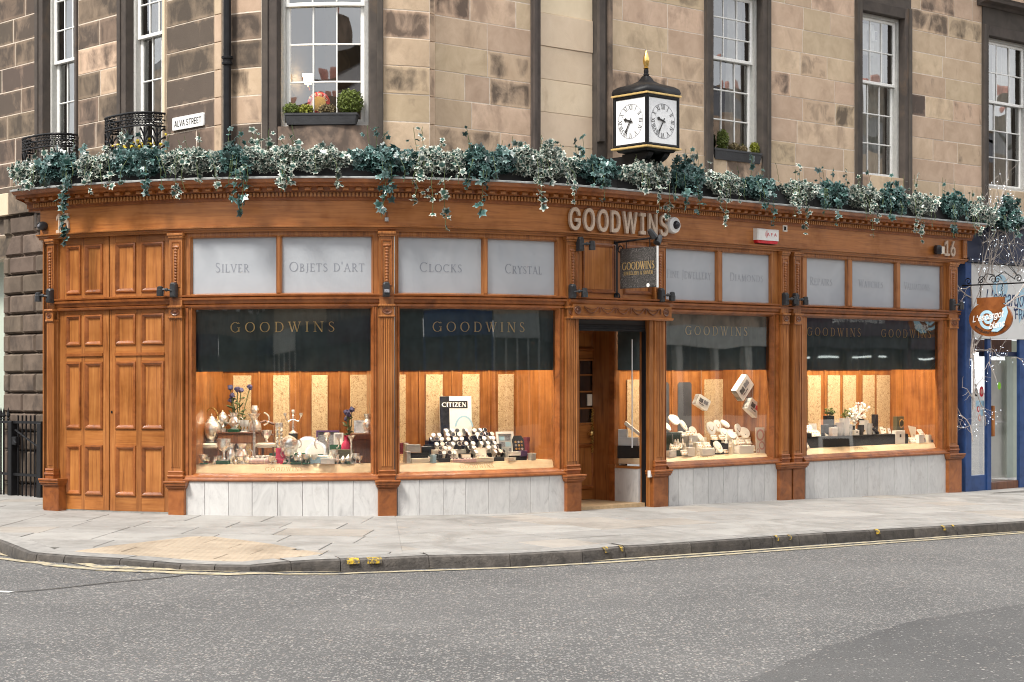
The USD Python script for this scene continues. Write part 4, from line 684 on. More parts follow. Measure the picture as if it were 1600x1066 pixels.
# window backs: bed, fascia board with cut letters, back wall with cork, blind with gilt name
DEPTH = [-1.02, -1.0, -.98, -.98]
BEDT = [(726, 726), (724.5, 716.5), (714.5, 700), (700.5, 690)]
CORK = [[(364, 392), (426.5, 452), (487, 512), (547, 574.5)], [(612, 634), (665.5, 692), (723, 749.5), (779, 803)], [(980, 999), (1101.5, 1133)], [(1243, 1256), (1263, 1283), (1294, 1313), (1318, 1338), (1349, 1367), (1371, 1391)]]
NAMES = [[(360, 523)], [(676, 820)], [(1071, 1168)], [(1261, 1345), (1377, 1455)]]
BED, ZF = [], []
for n in range(4):
    a, b = S(WIN[n][0]) - .02, S(WIN[n][1]) + .02; D = DEPTH[n]; m = max(2, int((b - a) / .16)); zb = SHOP.zat(WIN[n][0] + 20, BEDT[n][0], -.16); ZF.append(zb)
    if n == 2: a0 = S(1024)
    bd = MB().sweep([(-.10, SG), (-.10, SG + .02), (-.17, zb), (D, zb), (D, SG)], a if n != 2 else sR + .06, b, m).build('window_bed', 'wood_pale', shop, on=SHOP)
    mid = (S(411), S(724), S(1101), S(1346))[n]; hgt = .048
    L = serif('GOODWINS', hgt, width=(.47, .47, .36, .34)[n], gap=.2); g = MB().poly(put(L, mid, 0), 0, 1)
    v, f = g.data(); t = v[:, 2] / hgt; z0 = SG + .045; fr = (zb - SG - .02); v2 = np.stack([v[:, 0], -.10 - .07 * ((z0 + v[:, 2] - SG - .02) / fr) + .0015 + .002 * v[:, 1], z0 + v[:, 2]], -1)
    MB().add(v2, f).build('cut_name', 'cork', bd, on=SHOP)
    bk = MB().box(a if n != 2 else sR + .06, b, D - .03, D, SG, TT + .1, m).build('window_back', 'wood_orange', shop, on=SHOP)
    MB().box(a - .03, a if n != 2 else a - .01, D, -.07, SG, TT + .1).build('window_cheek', 'wood_orange', shop, on=SHOP) if n != 2 else None
    MB().box(b, b + .03, D, -.07, SG, TT + .1).build('window_cheek', 'wood_orange', shop, on=SHOP)
    MB().box(a - .02, b + .02, D, -.08, TT - .12, TT - .10, m).build('window_ceiling', 'ceiling_white', shop, on=SHOP)
    top = (1.745, 1.745, 1.66, 1.71)[n]
    for p, q in CORK[n]:
        p, q = S(p, D + .02), S(q, D + .02)
        MB().box(p, q, D + .004, D + .018, zb, top, ch=.003).build('cork_panel', 'cork', bk, on=SHOP)
    ed_ = [S(x, D) for x in ((330, 405, 469, 530), (655, 706, 764, 815), (1050, 1095, 1137), (1288, 1343, 1405))[n]]
    for x in ed_: MB().box(x - .012, x + .012, D + .0005, D + .014, zb, 2.2, ch=.004).build('back_stile', 'wood_upright', bk, on=SHOP)
    MB().box(a if n != 2 else sR + .06, b, D + .0003, D + .02, 1.80, 1.88, m).build('back_rail', 'wood_level', bk, on=SHOP)
    zt = (1.79, 1.79, 1.79, 1.79)[n]
    fold = lambda A, C: .018 * np.sin(A * 30 + 2.4 * np.sin(A * 5)) * (1.0 - .6 * (C - zt)) 
    bl = MB().sheet(a, b, -.135, zt, TB + .06, int((b - a) / .02), 4, fold).build('blind', 'cloth_blind', shop, on=SHOP, smooth=True)
    for p, q in NAMES[n]:
        p, q = S(p, -.11), S(q, -.11); L = serif('GOODWINS', .125, width=q - p, gap=.42, K=.105, N=.045)
        MB().poly(put(L, p, 2.27 + (0 if n < 2 else (.0 if n == 2 else .02))), -.112, -.110).build('gilt_name', 'gold_paint', bl, on=SHOP)
    # strip lamps under the ceiling behind the blind
    la = thing('display_lamp', ('strip lamp over the silverware window, hidden behind its blind', 'strip lamp over the watch window, hidden behind its blind', 'strip lamp over the necklace window beside the door', 'strip lamp over the black plinth window at the right end')[n], 'lamp', SHOP.P([(a + b) / 2, -.27, TT - .14]), SHOP.ang((a + b) / 2))
    L2 = (b - a) * .8; MB().box(-L2 / 2, L2 / 2, -.03, .03, .0, .035).build('lamp_housing', 'white_metal', la)
    MB().add([(-L2 / 2, -.022, -.001), (L2 / 2, -.022, -.001), (L2 / 2, .022, -.001), (-L2 / 2, .022, -.001)], [[0, 3, 2, 1]]).build('lamp_tube', 'lamp_warm', la)
for p, q in ((1030, 1045), (1058.5, 1080)):
    D = DEPTH[2]; p, q = S(p, D), S(q, D); c = .03; z0, z1 = .72, 1.62
    MB().poly(Polygon([(p, z0), (q, z0), (q, z1 - c), (q - c, z1), (p + c, z1), (p, z1 - c)]), D + .004, D + .008).build('back_glazing', 'slate', bk if False else shop, on=SHOP)
# ------------------------------------------------------------------ the sandstone tenement above and behind the shop
ten = thing('tenement', 'sandstone tenement with sash windows rising behind the shopfront', 'building')
Z0, CP = 4.88, 0.347                                                            # a course line and the course height
ZTOP = Z0 + 12 * CP
def masonry(path, name, s0, s1, holes, tones, seed, zlo=Z0 - 4 * CP, zhi=ZTOP, lens=(0.45, 1.15), gap=.0085, proud=0.0):
    """ashlar between s0 and s1 with rectangular openings (s0, s1, z0, z1); every block is a piece of its own"""
    r = random.Random(seed); wl = MB(); zs = sorted({zlo, zhi} | {z for h in holes for z in h[2:] if zlo < z < zhi})
    for za, zb in zip(zs[:-1], zs[1:]):
        cuts = sorted((h[0], h[1]) for h in holes if h[2] < (za + zb) / 2 < h[3]); x = s0
        for h0, h1 in cuts + [(s1, s1)]:
            if h0 - x > .01: wl.box(x, h0, -.35, proud - .003, za, zb, max(1, int((h0 - x) / .06) if not path.straight else 1))
            x = h1
    w = wl.build(name, 'mortar', ten, on=path)
    k0 = round((zlo - Z0) / CP); k1 = int(math.ceil((zhi - Z0) / CP - 1e-6))
    for k in range(k0, k1):
        za, zb = Z0 + k * CP, min(Z0 + (k + 1) * CP, zhi); x = s0
        cuts = sorted((max(h[0], s0), min(h[1], s1)) for h in holes if h[2] < (za + zb) / 2 < h[3])
        for h0, h1 in cuts + [(s1, s1)]:
            L = h0 - x
            if L > .03:
                n = max(1, round(L / r.uniform(.62, .95))); ww = np.array([r.uniform(*lens) if n > 1 else 1 for _ in range(n)]); 
                if n > 1 and k % 2: ww = ww[::-1]
                if n > 2: ww[0 if k % 2 else -1] *= .55
                e = x + np.concatenate([[0], np.cumsum(ww / ww.sum() * L)])
                for a, b in zip(e[:-1], e[1:]):
                    m = r.choices(tones[0], tones[1])[0]
                    e2 = [a, b] if path.straight or b - a < .2 else [a, b]
                    MB().block(a + gap * .7, b - gap * .7, -.06, proud + r.uniform(-.002, .003), za + gap * .6, zb - gap * .6, n=1 if path.straight else max(1, int((b - a) / .1))).build('stone_block', m, w, on=path, uv=True)
            x = h1
    return w
# openings, read off the photograph: left edge, right edge at the wall face, sill row, head
def opening(path, pl, pr, py_sill, ztop): 
    a, b = path.s_at(pl), path.s_at(pr); z0 = path.zat((pl + pr) / 2, py_sill); return [a, b, z0, ztop]
W_BOW = opening(BOW, 434, 577.5, 196, 7.35); W_R1 = opening(RIGHT, 1113, 1190, 243, 7.35); 
W_R2 = opening(RIGHT, 1346, 1412, 279, 0); W_R2[3] = RIGHT.zat(1370, 21)
W_R3 = opening(RIGHT, 1543, 1612, 297, 0); W_R3[3] = RIGHT.zat(1565, 60)
W_L2 = opening(LEFT, 199, 256, 268, 7.6); W_L1 = opening(LEFT, 69, 118.5, 292, 7.6)
BL = [RIGHT.s_at(843), RIGHT.s_at(930), Z0 - 3 * CP, 7.35]
AW = .17
def grow(h, l=AW, r=AW, t=AW, bot=0.0): return (h[0] - l, h[1] + r, h[2] - bot, h[3] + t)
tan = (('stone_tan', 'stone_patchy', 'stone_brown'), (7, 1.8, .2)); brown = (('stone_brown', 'stone_patchy'), (9, .6)); mix = (('stone_patchy', 'stone_brown', 'stone_tan'), (3, 5, .6)); mixr = (('stone_tan', 'stone_patchy'), (3.5, 3))
masonry(RIGHT, 'right_wall', RIGHT.s_at(679), 16.0, [grow(h) for h in (W_R1, W_R2, W_R3)] + [grow(BL, .15, .24)], tan, 21)
masonry(BOW, 'bowed_wall', BOW.s[0], BOW.s_at(W_BOW and 409), [], mix, 5, lens=(.5, .8))
masonry(BOW, 'bowed_wall', BOW.s_at(598), BOW.s[-1] - .02, [], mixr, 7, lens=(.3, 1.0))
masonry(LEFT, 'left_wall', -9.0, LEFT.s_at(336), [grow(W_L1, AW, .06), grow(W_L2, AW, .06)], brown, 9)
# quoin strips beside the bow
for path, a, b, m in ((LEFT, LEFT.s_at(336), LEFT.s[-1], 'stone_tan'), (RIGHT, RIGHT.s_at(667), RIGHT.s_at(679), 'stone_patchy')):
    q = MB().box(a, b, -.3, .0, Z0 - 4 * CP, ZTOP).build('quoin_strip', 'mortar', ten, on=path)
    for k in range(-4, 12): MB().block(a + .003, b - .003, -.05, .016, Z0 + k * CP + .004, Z0 + (k + 1) * CP - .004, ch=.005, rim=.03).build('quoin_stone', rng.choice([m, 'stone_patchy', 'stone_tan']), q, on=path, uv=True)
MB().box(BOW.s_at(409), BOW.s_at(598), -.35, -.10, W_BOW[3] + AW, ZTOP, 3).build('bowed_wall', 'stone_brown', ten, on=BOW)
def architrave(path, h, m='stone_soot', l=AW, r=AW, top=True, zb=None, mr=None, hood=False, n=1, steps=3):
    z0 = h[2] if zb is None else zb; pf = [(-.30, .0), (.0, .0)]
    ar = MB().box(h[0] - l, h[0], -.30, .030, z0, h[3] + (AW if top else 0), ch=.006).build('architrave', m, ten, on=path)
    MB().box(h[1], h[1] + r, -.30, .030, z0, h[3] + (AW if top else 0), ch=.006).build('jamb', mr or m, ar, on=path)
    MB().box(h[0] - l * .97, h[0] - l * .55, .0305, .055, z0, h[3] + (AW if top else 0), ch=.008).build('jamb_moulding', m, ar, on=path)
    if r > .1: MB().box(h[1] + r * .55, h[1] + r * .97, .0305, .055, z0, h[3] + (AW if top else 0), ch=.008).build('jamb_moulding', m, ar, on=path)
    if top: MB().box(h[0], h[1], -.30, .030, h[3], h[3] + AW, n, ch=.006 if n == 1 else 0).build('lintel', m, ar, on=path)
    if hood:
        MB().box(h[0] - l, h[1] + r, -.2, .02, h[3] + AW, h[3] + AW + .30).build('entablature', 'stone_soot', ar, on=path)
        MB().sweep([(-.2, 0), (.05, 0), (.07, .03), (.16, .05), (.18, .09), (.20, .12), (-.2, .135)], 0, 1, 1) if False else None
        z = h[3] + AW + .30; MB().sweep([(-.2, z), (.05, z), (.08, z + .04), (.20, z + .06), (.22, z + .10), (.25, z + .13), (-.2, z + .15)], h[0] - l - .14, h[1] + r + .14, 1).build('hood_cornice', 'stone_soot', ar, on=path)
    return ar
def sash_window(path, h, zmeet, rows_lo, rows_hi, cols=3, drop_=0.0, sill=True, back='room_dark', curtain=None, low=0.0, n=1, label=None):
    """white sash and case window in the opening h; bars at even spacings; the upper sash stands in front"""
    a, b, z0, z1 = h; fw = .055; D = -.10
    w = MB(); w.frame(a, b, z0, z1, [(0, D - .12), (0, D), (.008, D + .006), (fw, D + .004), (fw, D - .12)], n).build; w.frame(a, b, z0, z1, [(0, D - .12), (0, D), (.008, D + .006), (fw, D + .004), (fw, D - .12)], n)
    win = w.build('sash_window', 'white_paint', ten, on=path); 
    if label: tag(win, label)
    for (za, zb, rows, d) in ((z0 + fw, zmeet + .02, rows_lo, D - .075), (zmeet - .025, z1 - fw, rows_hi, D - .03)):
        r0, r1 = a + fw, b - fw; bw = .045
        MB().frame(r0, r1, za, zb, [(0, d - .04), (0, d), (bw * .8, d), (bw, d - .012), (bw, d - .04)], n).build('sash', 'white_paint', win, on=path)
        g0, g1, h0, h1 = r0 + bw, r1 - bw, za + bw, zb - bw
        for k in range(1, cols): x = g0 + (g1 - g0) * k / cols; MB().box(x - .010, x + .010, d - .035, d - .004, h0, h1, ch=.006).build('glazing_bar', 'white_paint', win, on=path)
        for k in range(1, rows): z = h0 + (h1 - h0) * k / rows; MB().box(g0, g1, d - .034, d - .003, z - .010, z + .010, n if n > 1 else 1, ch=.006 if n == 1 else 0).build('glazing_bar', 'white_paint', win, on=path)
        for i in range(cols):
            for j in range(rows):
                xa, xb, ya, yb = g0 + (g1 - g0) * i / cols, g0 + (g1 - g0) * (i + 1) / cols, h0 + (h1 - h0) * j / rows, h0 + (h1 - h0) * (j + 1) / rows; r = random.Random(int(a * 100) * 7 + i * 31 + j * 57 + rows); t, u = r.uniform(-.004, .004), r.uniform(-.004, .004)
                q = MB(); A, C = np.meshgrid([xa, xb], [ya, yb]); q.add(np.stack([A, d - .02 + t * (A - xa) / (xb - xa) + u * (C - ya) / (yb - ya), C], -1).reshape(-1, 3), [[0, 2, 3, 1]]); q.build('pane', 'sash_glass', win, on=path)
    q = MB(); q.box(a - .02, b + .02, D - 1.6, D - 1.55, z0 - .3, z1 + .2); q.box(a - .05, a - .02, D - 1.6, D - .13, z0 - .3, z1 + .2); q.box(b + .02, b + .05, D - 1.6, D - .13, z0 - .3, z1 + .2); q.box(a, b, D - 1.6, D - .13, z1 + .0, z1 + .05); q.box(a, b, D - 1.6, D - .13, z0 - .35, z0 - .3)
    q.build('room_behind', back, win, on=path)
    for k, (x0, x1, ca, cb) in enumerate(curtain or []):
        xx0, xx1 = a + (b - a) * x0, a + (b - a) * x1; fold = lambda A, C: .028 * np.sin(A * 47 + 1.5 * np.sin(C * 2))
        MB().sheet(xx0, xx1, D - .28, z0 + (z1 - z0) * ca, z0 + (z1 - z0) * cb, max(8, int((xx1 - xx0) / .02)), 4, fold).build('curtain', 'curtain', win, on=path, smooth=True)
    return win
architrave(BOW, W_BOW, zb=Z0 - .7, n=4, l=.20, r=.165)
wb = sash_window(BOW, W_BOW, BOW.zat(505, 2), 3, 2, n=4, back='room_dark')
MB().box(W_BOW[0] - .02, W_BOW[1] + .04, -.3, .012, W_BOW[2] - .33, W_BOW[2] - .001, 5).build('window_sill', 'stone_brown', ten, on=BOW)
MB().box(W_BOW[0] - .2, W_BOW[1] + .17, -.3, .0, Z0 - .9, W_BOW[2] - .33, 6).build('sill_apron', 'stone_soot', ten, on=BOW)
for h, zm, lo, hi, cu, bk in ((W_R1, RIGHT.zat(1150, 91), 3, 3, [(.0, .14, 0, 1), (.66, 1.0, 0, 1)], 'room_dark'), (W_R2, RIGHT.zat(1372, 127), 3, 2, [(.02, .98, .0, .60), (.62, .98, .6, 1)], 'room_dark'), (W_R3, RIGHT.zat(1565, 158), 3, 2, [(.0, .2, 0, 1), (.55, 1., 0, 1)], 'room_dark')):
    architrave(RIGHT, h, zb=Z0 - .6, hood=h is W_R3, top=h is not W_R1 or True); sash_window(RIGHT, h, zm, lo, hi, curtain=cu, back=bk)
    MB().box(h[0], h[1], -.34, -.04, Z0 - .9, h[2], 1).build('window_sill', 'stone_pale', ten, on=RIGHT)
MB().box(W_R2[0] - AW, W_R2[1] + AW, -.1, .02, W_R2[3] + AW, W_R2[3] + AW + .45).build('entablature', 'stone_soot', ten, on=RIGHT)
vb = MB().box(W_R2[0] + .30, W_R2[0] + .64, -.27, -.245, W_R2[3] - .62, W_R2[3] - .12).build('vent_panel', 'white_paint', ten, on=RIGHT); MB().box(W_R2[0] + .46, W_R2[0] + .62, -.245, -.16, W_R2[3] - .40, W_R2[3] - .23, ch=.01).build('vent_box', 'white_metal', vb, on=RIGHT); MB().box(W_R2[0] + .55, W_R2[0] + .61, -.1599, -.157, W_R2[3] - .38, W_R2[3] - .25).build('vent_grille', 'print_grey', vb, on=RIGHT)
for h, zm, lo, hi in ((W_L2, LEFT.zat(228, 51), 3, 3), (W_L1, LEFT.zat(96, 91), 3, 3)):
    architrave(LEFT, h, zb=Z0 - 1.0, r=.055, mr='stone_pale' if h is W_L2 else 'stone_soot', l=.19); sash_window(LEFT, h, zm, lo, hi, cols=3, curtain=[(.0, .42, 0, 1), (.5, 1., 0, 1)], back='room_dark')
    MB().box(h[0], h[1], -.34, -.04, Z0 - .9, h[2], 1).build('window_sill', 'stone_tan', ten, on=LEFT)
# blind window filled with pale new stone
a, b = BL[0], BL[1]; bw = MB().box(a, b, -.3, -.075, Z0 - 4 * CP, ZTOP).build('blind_window', 'mortar', ten, on=RIGHT)
zz = [Z0 - 4 * CP, RIGHT.zat(886, 228), RIGHT.zat(886, 178), RIGHT.zat(886, 127), RIGHT.zat(886, 76), RIGHT.zat(886, 25), RIGHT.zat(886, -22), ZTOP]
for k in range(len(zz) - 1): MB().box(a + .004, b - .004, -.1, -.05 if k not in (4,) else -.05 + .012, zz[k] + .002, zz[k + 1] - .002, ch=.004).build('infill_stone', 'stone_pale', bw, on=RIGHT)
for x0, x1, w_ in ((RIGHT.s_at(829), a, 0), (b, RIGHT.s_at(955), 1)):
    ar = MB().box(x0, x1, -.3, .03, Z0 - .75, ZTOP, ch=.006).build('architrave', 'stone_soot', ten, on=RIGHT)
    if w_: MB().box(x0 + .005, x0 + (x1 - x0) * .42, .0305, .075, Z0 + .02, ZTOP, ch=.01).build('jamb_moulding', 'stone_soot', ar, on=RIGHT); MB().box(x0 + (x1 - x0) * .62, x1 - .01, .0305, .06, Z0 - .75, ZTOP, ch=.02).build('jamb_moulding', 'stone_brown', ar, on=RIGHT)
    else: MB().box(x0 + .01, x0 + (x1 - x0) * .5, .0305, .06, Z0 - .75, ZTOP, ch=.012).build('jamb_moulding', 'stone_soot', ar, on=RIGHT)
# ground floor wall behind the shop and the rusticated pier at the left
for path, s0, s1 in ((RIGHT, RIGHT.s_at(667), 16.0), (LEFT, LEFT.s_at(78), LEFT.s[-1]), (BOW, BOW.s[0], BOW.s[-1])):
    MB().box(s0, s1, -.36, -.01, 3.62, Z0 - 4 * CP, 8).build('ground_floor_wall', 'stone_brown', ten, on=path)
pl, pr = LEFT.s_at(3.0), LEFT.s_at(80)
pier = MB().box(pl + .02, pr, -.5, -.03, -1.6, LEFT.zat(35, 337)).build('rusticated_pier', 'stone_pier', ten, on=LEFT)
rows = [337, 366.5, 400, 429, 460, 491, 522, 552, 583, 614, 645, 674, 704, 755, 800]; sx = lambda p: LEFT.s_at(p, .06)
for k in range(len(rows) - 1):
    z1, z0 = LEFT.zat(36, rows[k]), LEFT.zat(36, rows[k + 1]); g = .014
    if k == 1: pcs = [[(4, z0), (33, z0), (33, z1), (16, z1)], [(33, z0), (67, z0), (54, z1), (33, z1)]]
    elif k == 0: pcs = [[(3, z0 + .0), (15, z0), (13, z1), (3, z1)], [(15, z0), (53, z0), (53, z1), (13, z1)], [(54, z0), (70, z0), (70, z1), (53, z1)]]
    elif k % 2: pcs = [[(3, z0), (33, z0), (33, z1), (3, z1)], [(33, z0), (69, z0), (69, z1), (33, z1)]]
    else: pcs = [[(3, z0), (13, z0), (13, z1), (3, z1)], [(13, z0), (53, z0), (53, z1), (13, z1)], [(53, z0), (70, z0), (70, z1), (53, z1)]]
    for pc in pcs:
        pg = Polygon([(sx(x), z) for x, z in pc]); o = np.array(pg.buffer(-.006, join_style=2).exterior.coords)[:-1]; i_ = np.array(pg.buffer(-.035, join_style=2).exterior.coords)[:-1]
        if len(o) == 4 == len(i_): MB().rings([np.column_stack([q[:, 0], np.full(4, dd), q[:, 1]]) for q, dd in ((o, -.06), (o, .0), (i_, .05))], True, False, True).build('rusticated_stone', 'stone_pier', pier, on=LEFT)
MB().box(LEFT.s_at(-60), LEFT.s_at(21), -.4, .09, LEFT.zat(10, 338), LEFT.zat(10, 304), ch=.006).build('band_course', 'stone_pale', ten, on=LEFT)
MB().box(LEFT.s_at(21) + .004, LEFT.s_at(80), -.4, .085, LEFT.zat(10, 338), LEFT.zat(10, 304), ch=.006).build('band_course', 'stone_brown', ten, on=LEFT)
MB().box(LEFT.s_at(-90), pl + .04, -.45, -.42, -.4, 3.6).build('painted_door', 'pale_green', ten, on=LEFT)
MB().sweep([(-.5, ZTOP), (.1, ZTOP), (.16, ZTOP + .1), (.3, ZTOP + .16), (.34, ZTOP + .3), (-.5, ZTOP + .3)], 0.0, 16.0, 1).build('eaves_cornice', 'stone_brown', ten, on=RIGHT)
MB().sweep([(-.5, ZTOP), (.1, ZTOP), (.16, ZTOP + .1), (.3, ZTOP + .16), (.34, ZTOP + .3), (-.5, ZTOP + .3)], -9.0, -.2, 1).build('eaves_cornice', 'stone_brown', ten, on=LEFT)
MB().sweep([(-.5, ZTOP), (.1, ZTOP), (.16, ZTOP + .1), (.3, ZTOP + .16), (.34, ZTOP + .3), (-.5, ZTOP + .3)], BOW.s[0], BOW.s[-1]).build('eaves_cornice', 'stone_brown', ten, on=BOW)
# downpipe beside the bow
ps = BOW.s_at(356, .10); dp = thing('downpipe', 'black cast iron downpipe beside the street name plate', 'drainpipe', BOW.P([ps, .11, 4.3]))
m = MB(); m.tube([(ps, .11, z) for z in np.linspace(4.0, 8.9, 8)], .048, 12); m.build('pipe', 'black_iron', dp, on=BOW, smooth=True)
for zc in (BOW.zat(353, 96, .1), BOW.zat(353, 96, .1) + 1.75): 
    m = MB(); m.lathe([(.05, -.05), (.066, -.045), (.066, -.02), (.056, -.012), (.056, .02), (.07, .03), (.07, .055), (.05, .06)], ps, .11, zc, 14); m.build('pipe_collar', 'black_iron', dp, on=BOW, smooth=30)
# lamp and things inside the bow window
def in_bow(px, py, d): s = BOW.s_at(px, d); return s, d, BOW.zat(px, py, d)
s_, d_, z_ = in_bow(481, 122, -.7)
wl = thing('wall_lamp', 'glowing wall lamp inside the window above the shop', 'lamp', BOW.P([s_, d_, z_]), BOW.ang(s_))
m = MB(); m.lathe([(.045, -.075), (.07, .05)], 0, 0, 0, 16); m.build('lamp_shade', 'lamp_shade', wl, smooth=True)
m = MB(); m.tube([(0, .0, -.10), (0, .06, -.14), (0, .16, -.12)], .01); m.build('lamp_arm', 'brass', wl)
s_, d_, z_ = in_bow(498, 162, -.8); rs = thing('round_sign', 'round red and yellow sign inside the window above the shop', 'sign', BOW.P([s_, d_, z_]), BOW.ang(s_))
ring = Point(0, 0).buffer(.15); 
m = MB(); m.poly(ring, .0, .01); v, f = m.data(); MB().add(v, f).build('sign_rim', 'sign_red', rs); m = MB().poly(Point(0, 0).buffer(.095), -.004, -.001); m.build('sign_centre', 'gold_paint', rs); m = MB()
for i, ch in enumerate('BREWING'): an = math.radians(150 - 20 * i); sans(m, ch, .105 * math.cos(an) - .015, -.005, .105 * math.sin(an) - .0, .032, .002, rot=math.degrees(an) - 90)
m.build('sign_letters', 'sign_white', rs)
# street name plate
a, c = LEFT.s_at(269, .03), LEFT.s_at(318, .03); z0, z1 = LEFT.zat(294, 201), LEFT.zat(294, 181)
sp = thing('street_sign', 'white street name plate reading ALVA STREET', 'sign', LEFT.P([a, .03, z0]))
MB().poly(sbox(a + .02, z0 + .02, c - .02, z1 - .02).buffer(.02), .006, .03).build('plate', 'sign_white', sp, on=LEFT)
m = MB(); sans(m, 'ALVA STREET', a + .05, .0302, z0 + .04, z1 - z0 - .085, .003, width=c - a - .10, bold=False); m.build('street_name', 'sign_black', sp, on=LEFT)
# ------------------------------------------------------------------ iron balconies, railing, neighbour, opposite side
def balcony(pl, pr, ztop_py, zbot_py, label):
    a, b = LEFT.s_at(pl, .1), LEFT.s_at(pr, .1); w = b - a; z1 = LEFT.zat((pl + pr) / 2, ztop_py, .4); z0 = LEFT.zat((pl + pr) / 2, zbot_py, .4); dp_ = .38
    t = thing('iron_balcony', label, 'balcony', LEFT.P([(a + b) / 2, 0, z0]))
    def at(u, z, o=0.0):                                      # u from 0 to 1 round the bow of the rail
        an = math.pi * (1 - u); return ((a + b) / 2 + (w / 2 + o) * math.cos(an) * (abs(math.cos(an)) ** -.35 if abs(math.cos(an)) > .05 else 1), .02 + (dp_ + o) * math.sin(an) ** .6, z)
    us = np.linspace(0, 1, 33)
    for z, r in ((z1, .016), (z1 - .085, .010), (z1 - .17, .012), (z0 + .03, .02)): MB().tube([at(u, z) for u in us], r, 6).build('rail', 'black_iron', t, on=LEFT, smooth=True)
    for zc in (z1 - .043, z1 - .128):
        m = MB()
        for u in np.linspace(.02, .98, 22): c = np.array(at(u, zc)); q = np.linspace(0, 2 * np.pi, 9); e = np.array(at(u + .01, zc)) - np.array(at(u - .01, zc)); e /= np.linalg.norm(e); m.tube([c + e * .028 * math.cos(k) + np.array([0, 0, .03 * math.sin(k)]) for k in q], .007, 4); m.tube([c - e * .045, c + e * .045], .008, 4)
        m.build('pierced_frieze', 'black_iron', t, on=LEFT)
    for u0 in (.06, .22, .40, .60, .80, .95):                   # each palm-leaf motif
        m = MB(); H = z1 - .19 - z0; m.tube([at(u0, z0 + .03), at(u0, z0 + H)], .013, 5)
        for k in range(4):
            zb = z0 + H * (.12 + .20 * k); ln = .17 - .02 * k; hh = H * .26
            for sg in (-1, 1):
                q = np.linspace(0, 1, 9); m.tube([at(min(max(u0 + sg * .085 * (1 - (1 - v_) ** 2) * ln / .17, 0), 1), zb + hh * math.sin(v_ * 2.3) ** .8 if v_ > 0 else zb) for v_ in q], np.interp(q, [0, .6, 1], [.007, .015, .006]), 5)
        m.build('palmette', 'black_iron', t, on=LEFT, smooth=True)
    m = MB()
    for u in np.linspace(.05, .95, 9): c = np.array(at(u, z0 + .1)); q = np.linspace(-.3, 4.2, 12); e = np.array(at(u + .01, z0)) - np.array(at(u - .01, z0)); e /= np.linalg.norm(e); m.tube([c + e * .06 * math.cos(k) * (1 - k * .1) + np.array([0, 0, .06 * math.sin(k) * (1 - k * .1)]) for k in q], .009, 4)
    m.build('scrollwork', 'black_iron', t, on=LEFT)
    MB().poly(Polygon([(at(u, 0)[0], at(u, 0)[1]) for u in us]), 0, 1); g = Polygon([(at(u, 0, .02)[0], at(u, 0, .02)[1]) for u in us]); m = trimesh.creation.extrude_polygon(g.buffer(0), .05, engine='earcut'); m.apply_translation([0, 0, z0 - .05]); MB().tm(m).build('balcony_floor', 'stone_soot', t, on=LEFT)
    return t
balcony(181, 250, 174, 258, 'black cast iron balcony nearest the street name plate'); balcony(52, 113, 207, 292, 'black cast iron balcony at the far left window')
# potted yellow flowers on the nearer balcony
pt = LEFT.P([LEFT.s_at(222, .25), .25, LEFT.zat(222, 258, .25)]); fp = thing('flower_pot', 'dark pot of small yellow flowers standing on an iron balcony', 'plant pot', pt)
m = MB(); m.lathe([(.10, 0), (.15, .16), (.16, .18), (.14, .18)], seg=12); m.build('pot', 'black_plastic', fp, smooth=30); m = MB(); r = random.Random(3)
for k in range(60): c = np.array([r.gauss(0, .16), r.gauss(0, .06), .2 + abs(r.gauss(0, .05))]); m.tm(trimesh.creation.icosphere(0, r.uniform(.014, .026)), trimesh.transformations.translation_matrix(c))
plain('yellow_flower', (0.5, 0.38, 0.01), 0.6, var=.3); m.build('flowers', 'yellow_flower', fp, kind='stuff')
# railing and gate in front of the pier
rail = thing('iron_gate', 'black iron gate and railing with spear tops left of the shop', 'gate', LEFT.P([LEFT.s_at(40, .15), .15, 0]))
dR = .16; ra = lambda px, py: (LEFT.s_at(px, dR), dR, LEFT.zat(px, py, dR))
for px, w_, t_, b_ in ((19.5, .05, 658, 795), (65, .055, 661, 797)):
    s_, _, z1 = ra(px, t_); z0 = ra(px, b_)[2] - .1; MB().box(s_ - w_, s_ + w_, dR - .05, dR + .05, z0, z1, ch=.008).build('gate_post', 'black_iron', rail, on=LEFT)
for y0, y1 in ((660, 661.5), (741.5, 744)):
    p, q = ra(-14, y0 - 2), ra(66, y0 + 1); MB().box(p[0], q[0], dR - .02, dR + .02, (p[2] + q[2]) / 2 - .02, (p[2] + q[2]) / 2 + .016).build('gate_rail', 'black_iron', rail, on=LEFT)
for px in [-10, -4, 1.5, 6, 13] + [28.5, 35, 41, 48, 54.5]:
    inside = px > 20; s_, _, z1 = ra(px, 649 if inside else 642); z0 = ra(px, 796 if inside else 780)[2]; m = MB(); m.tube([(s_, dR, z0), (s_, dR, z1)], .0145, 6)
    if not inside: m.lathe([(.014, -.13), (.026, -.12), (.014, -.10), (.03, -.07), (.022, -.04), (.002, .05)], s_, dR, z1, 6)
    m.build('gate_bar', 'black_iron', rail, on=LEFT)
p, q = ra(24, 672), ra(58, 697); MB().tube([p, q, (q[0], q[1], ra(58, 790)[2])], .016, 6).build('stair_rail', 'black_iron', rail, on=LEFT)
s_, _, zc = ra(24.5, 689); m = MB(); m.box(s_ - .05, s_ + .08, dR - .03, dR + .045, zc - .06, zc + .06, ch=.01); m.tube([(s_ + .05, dR + .05, zc + .01), (s_ + .14, dR + .07, zc - .03)], .014); m.build('gate_lock', 'black_iron', rail, on=LEFT)
p, q = ra(-20, 782), ra(32, 788); MB().box(p[0], q[0], dR - .14, dR + .14, -.9, q[2], ch=.02).build('stone_plinth', 'stone_brown', rail, on=LEFT)
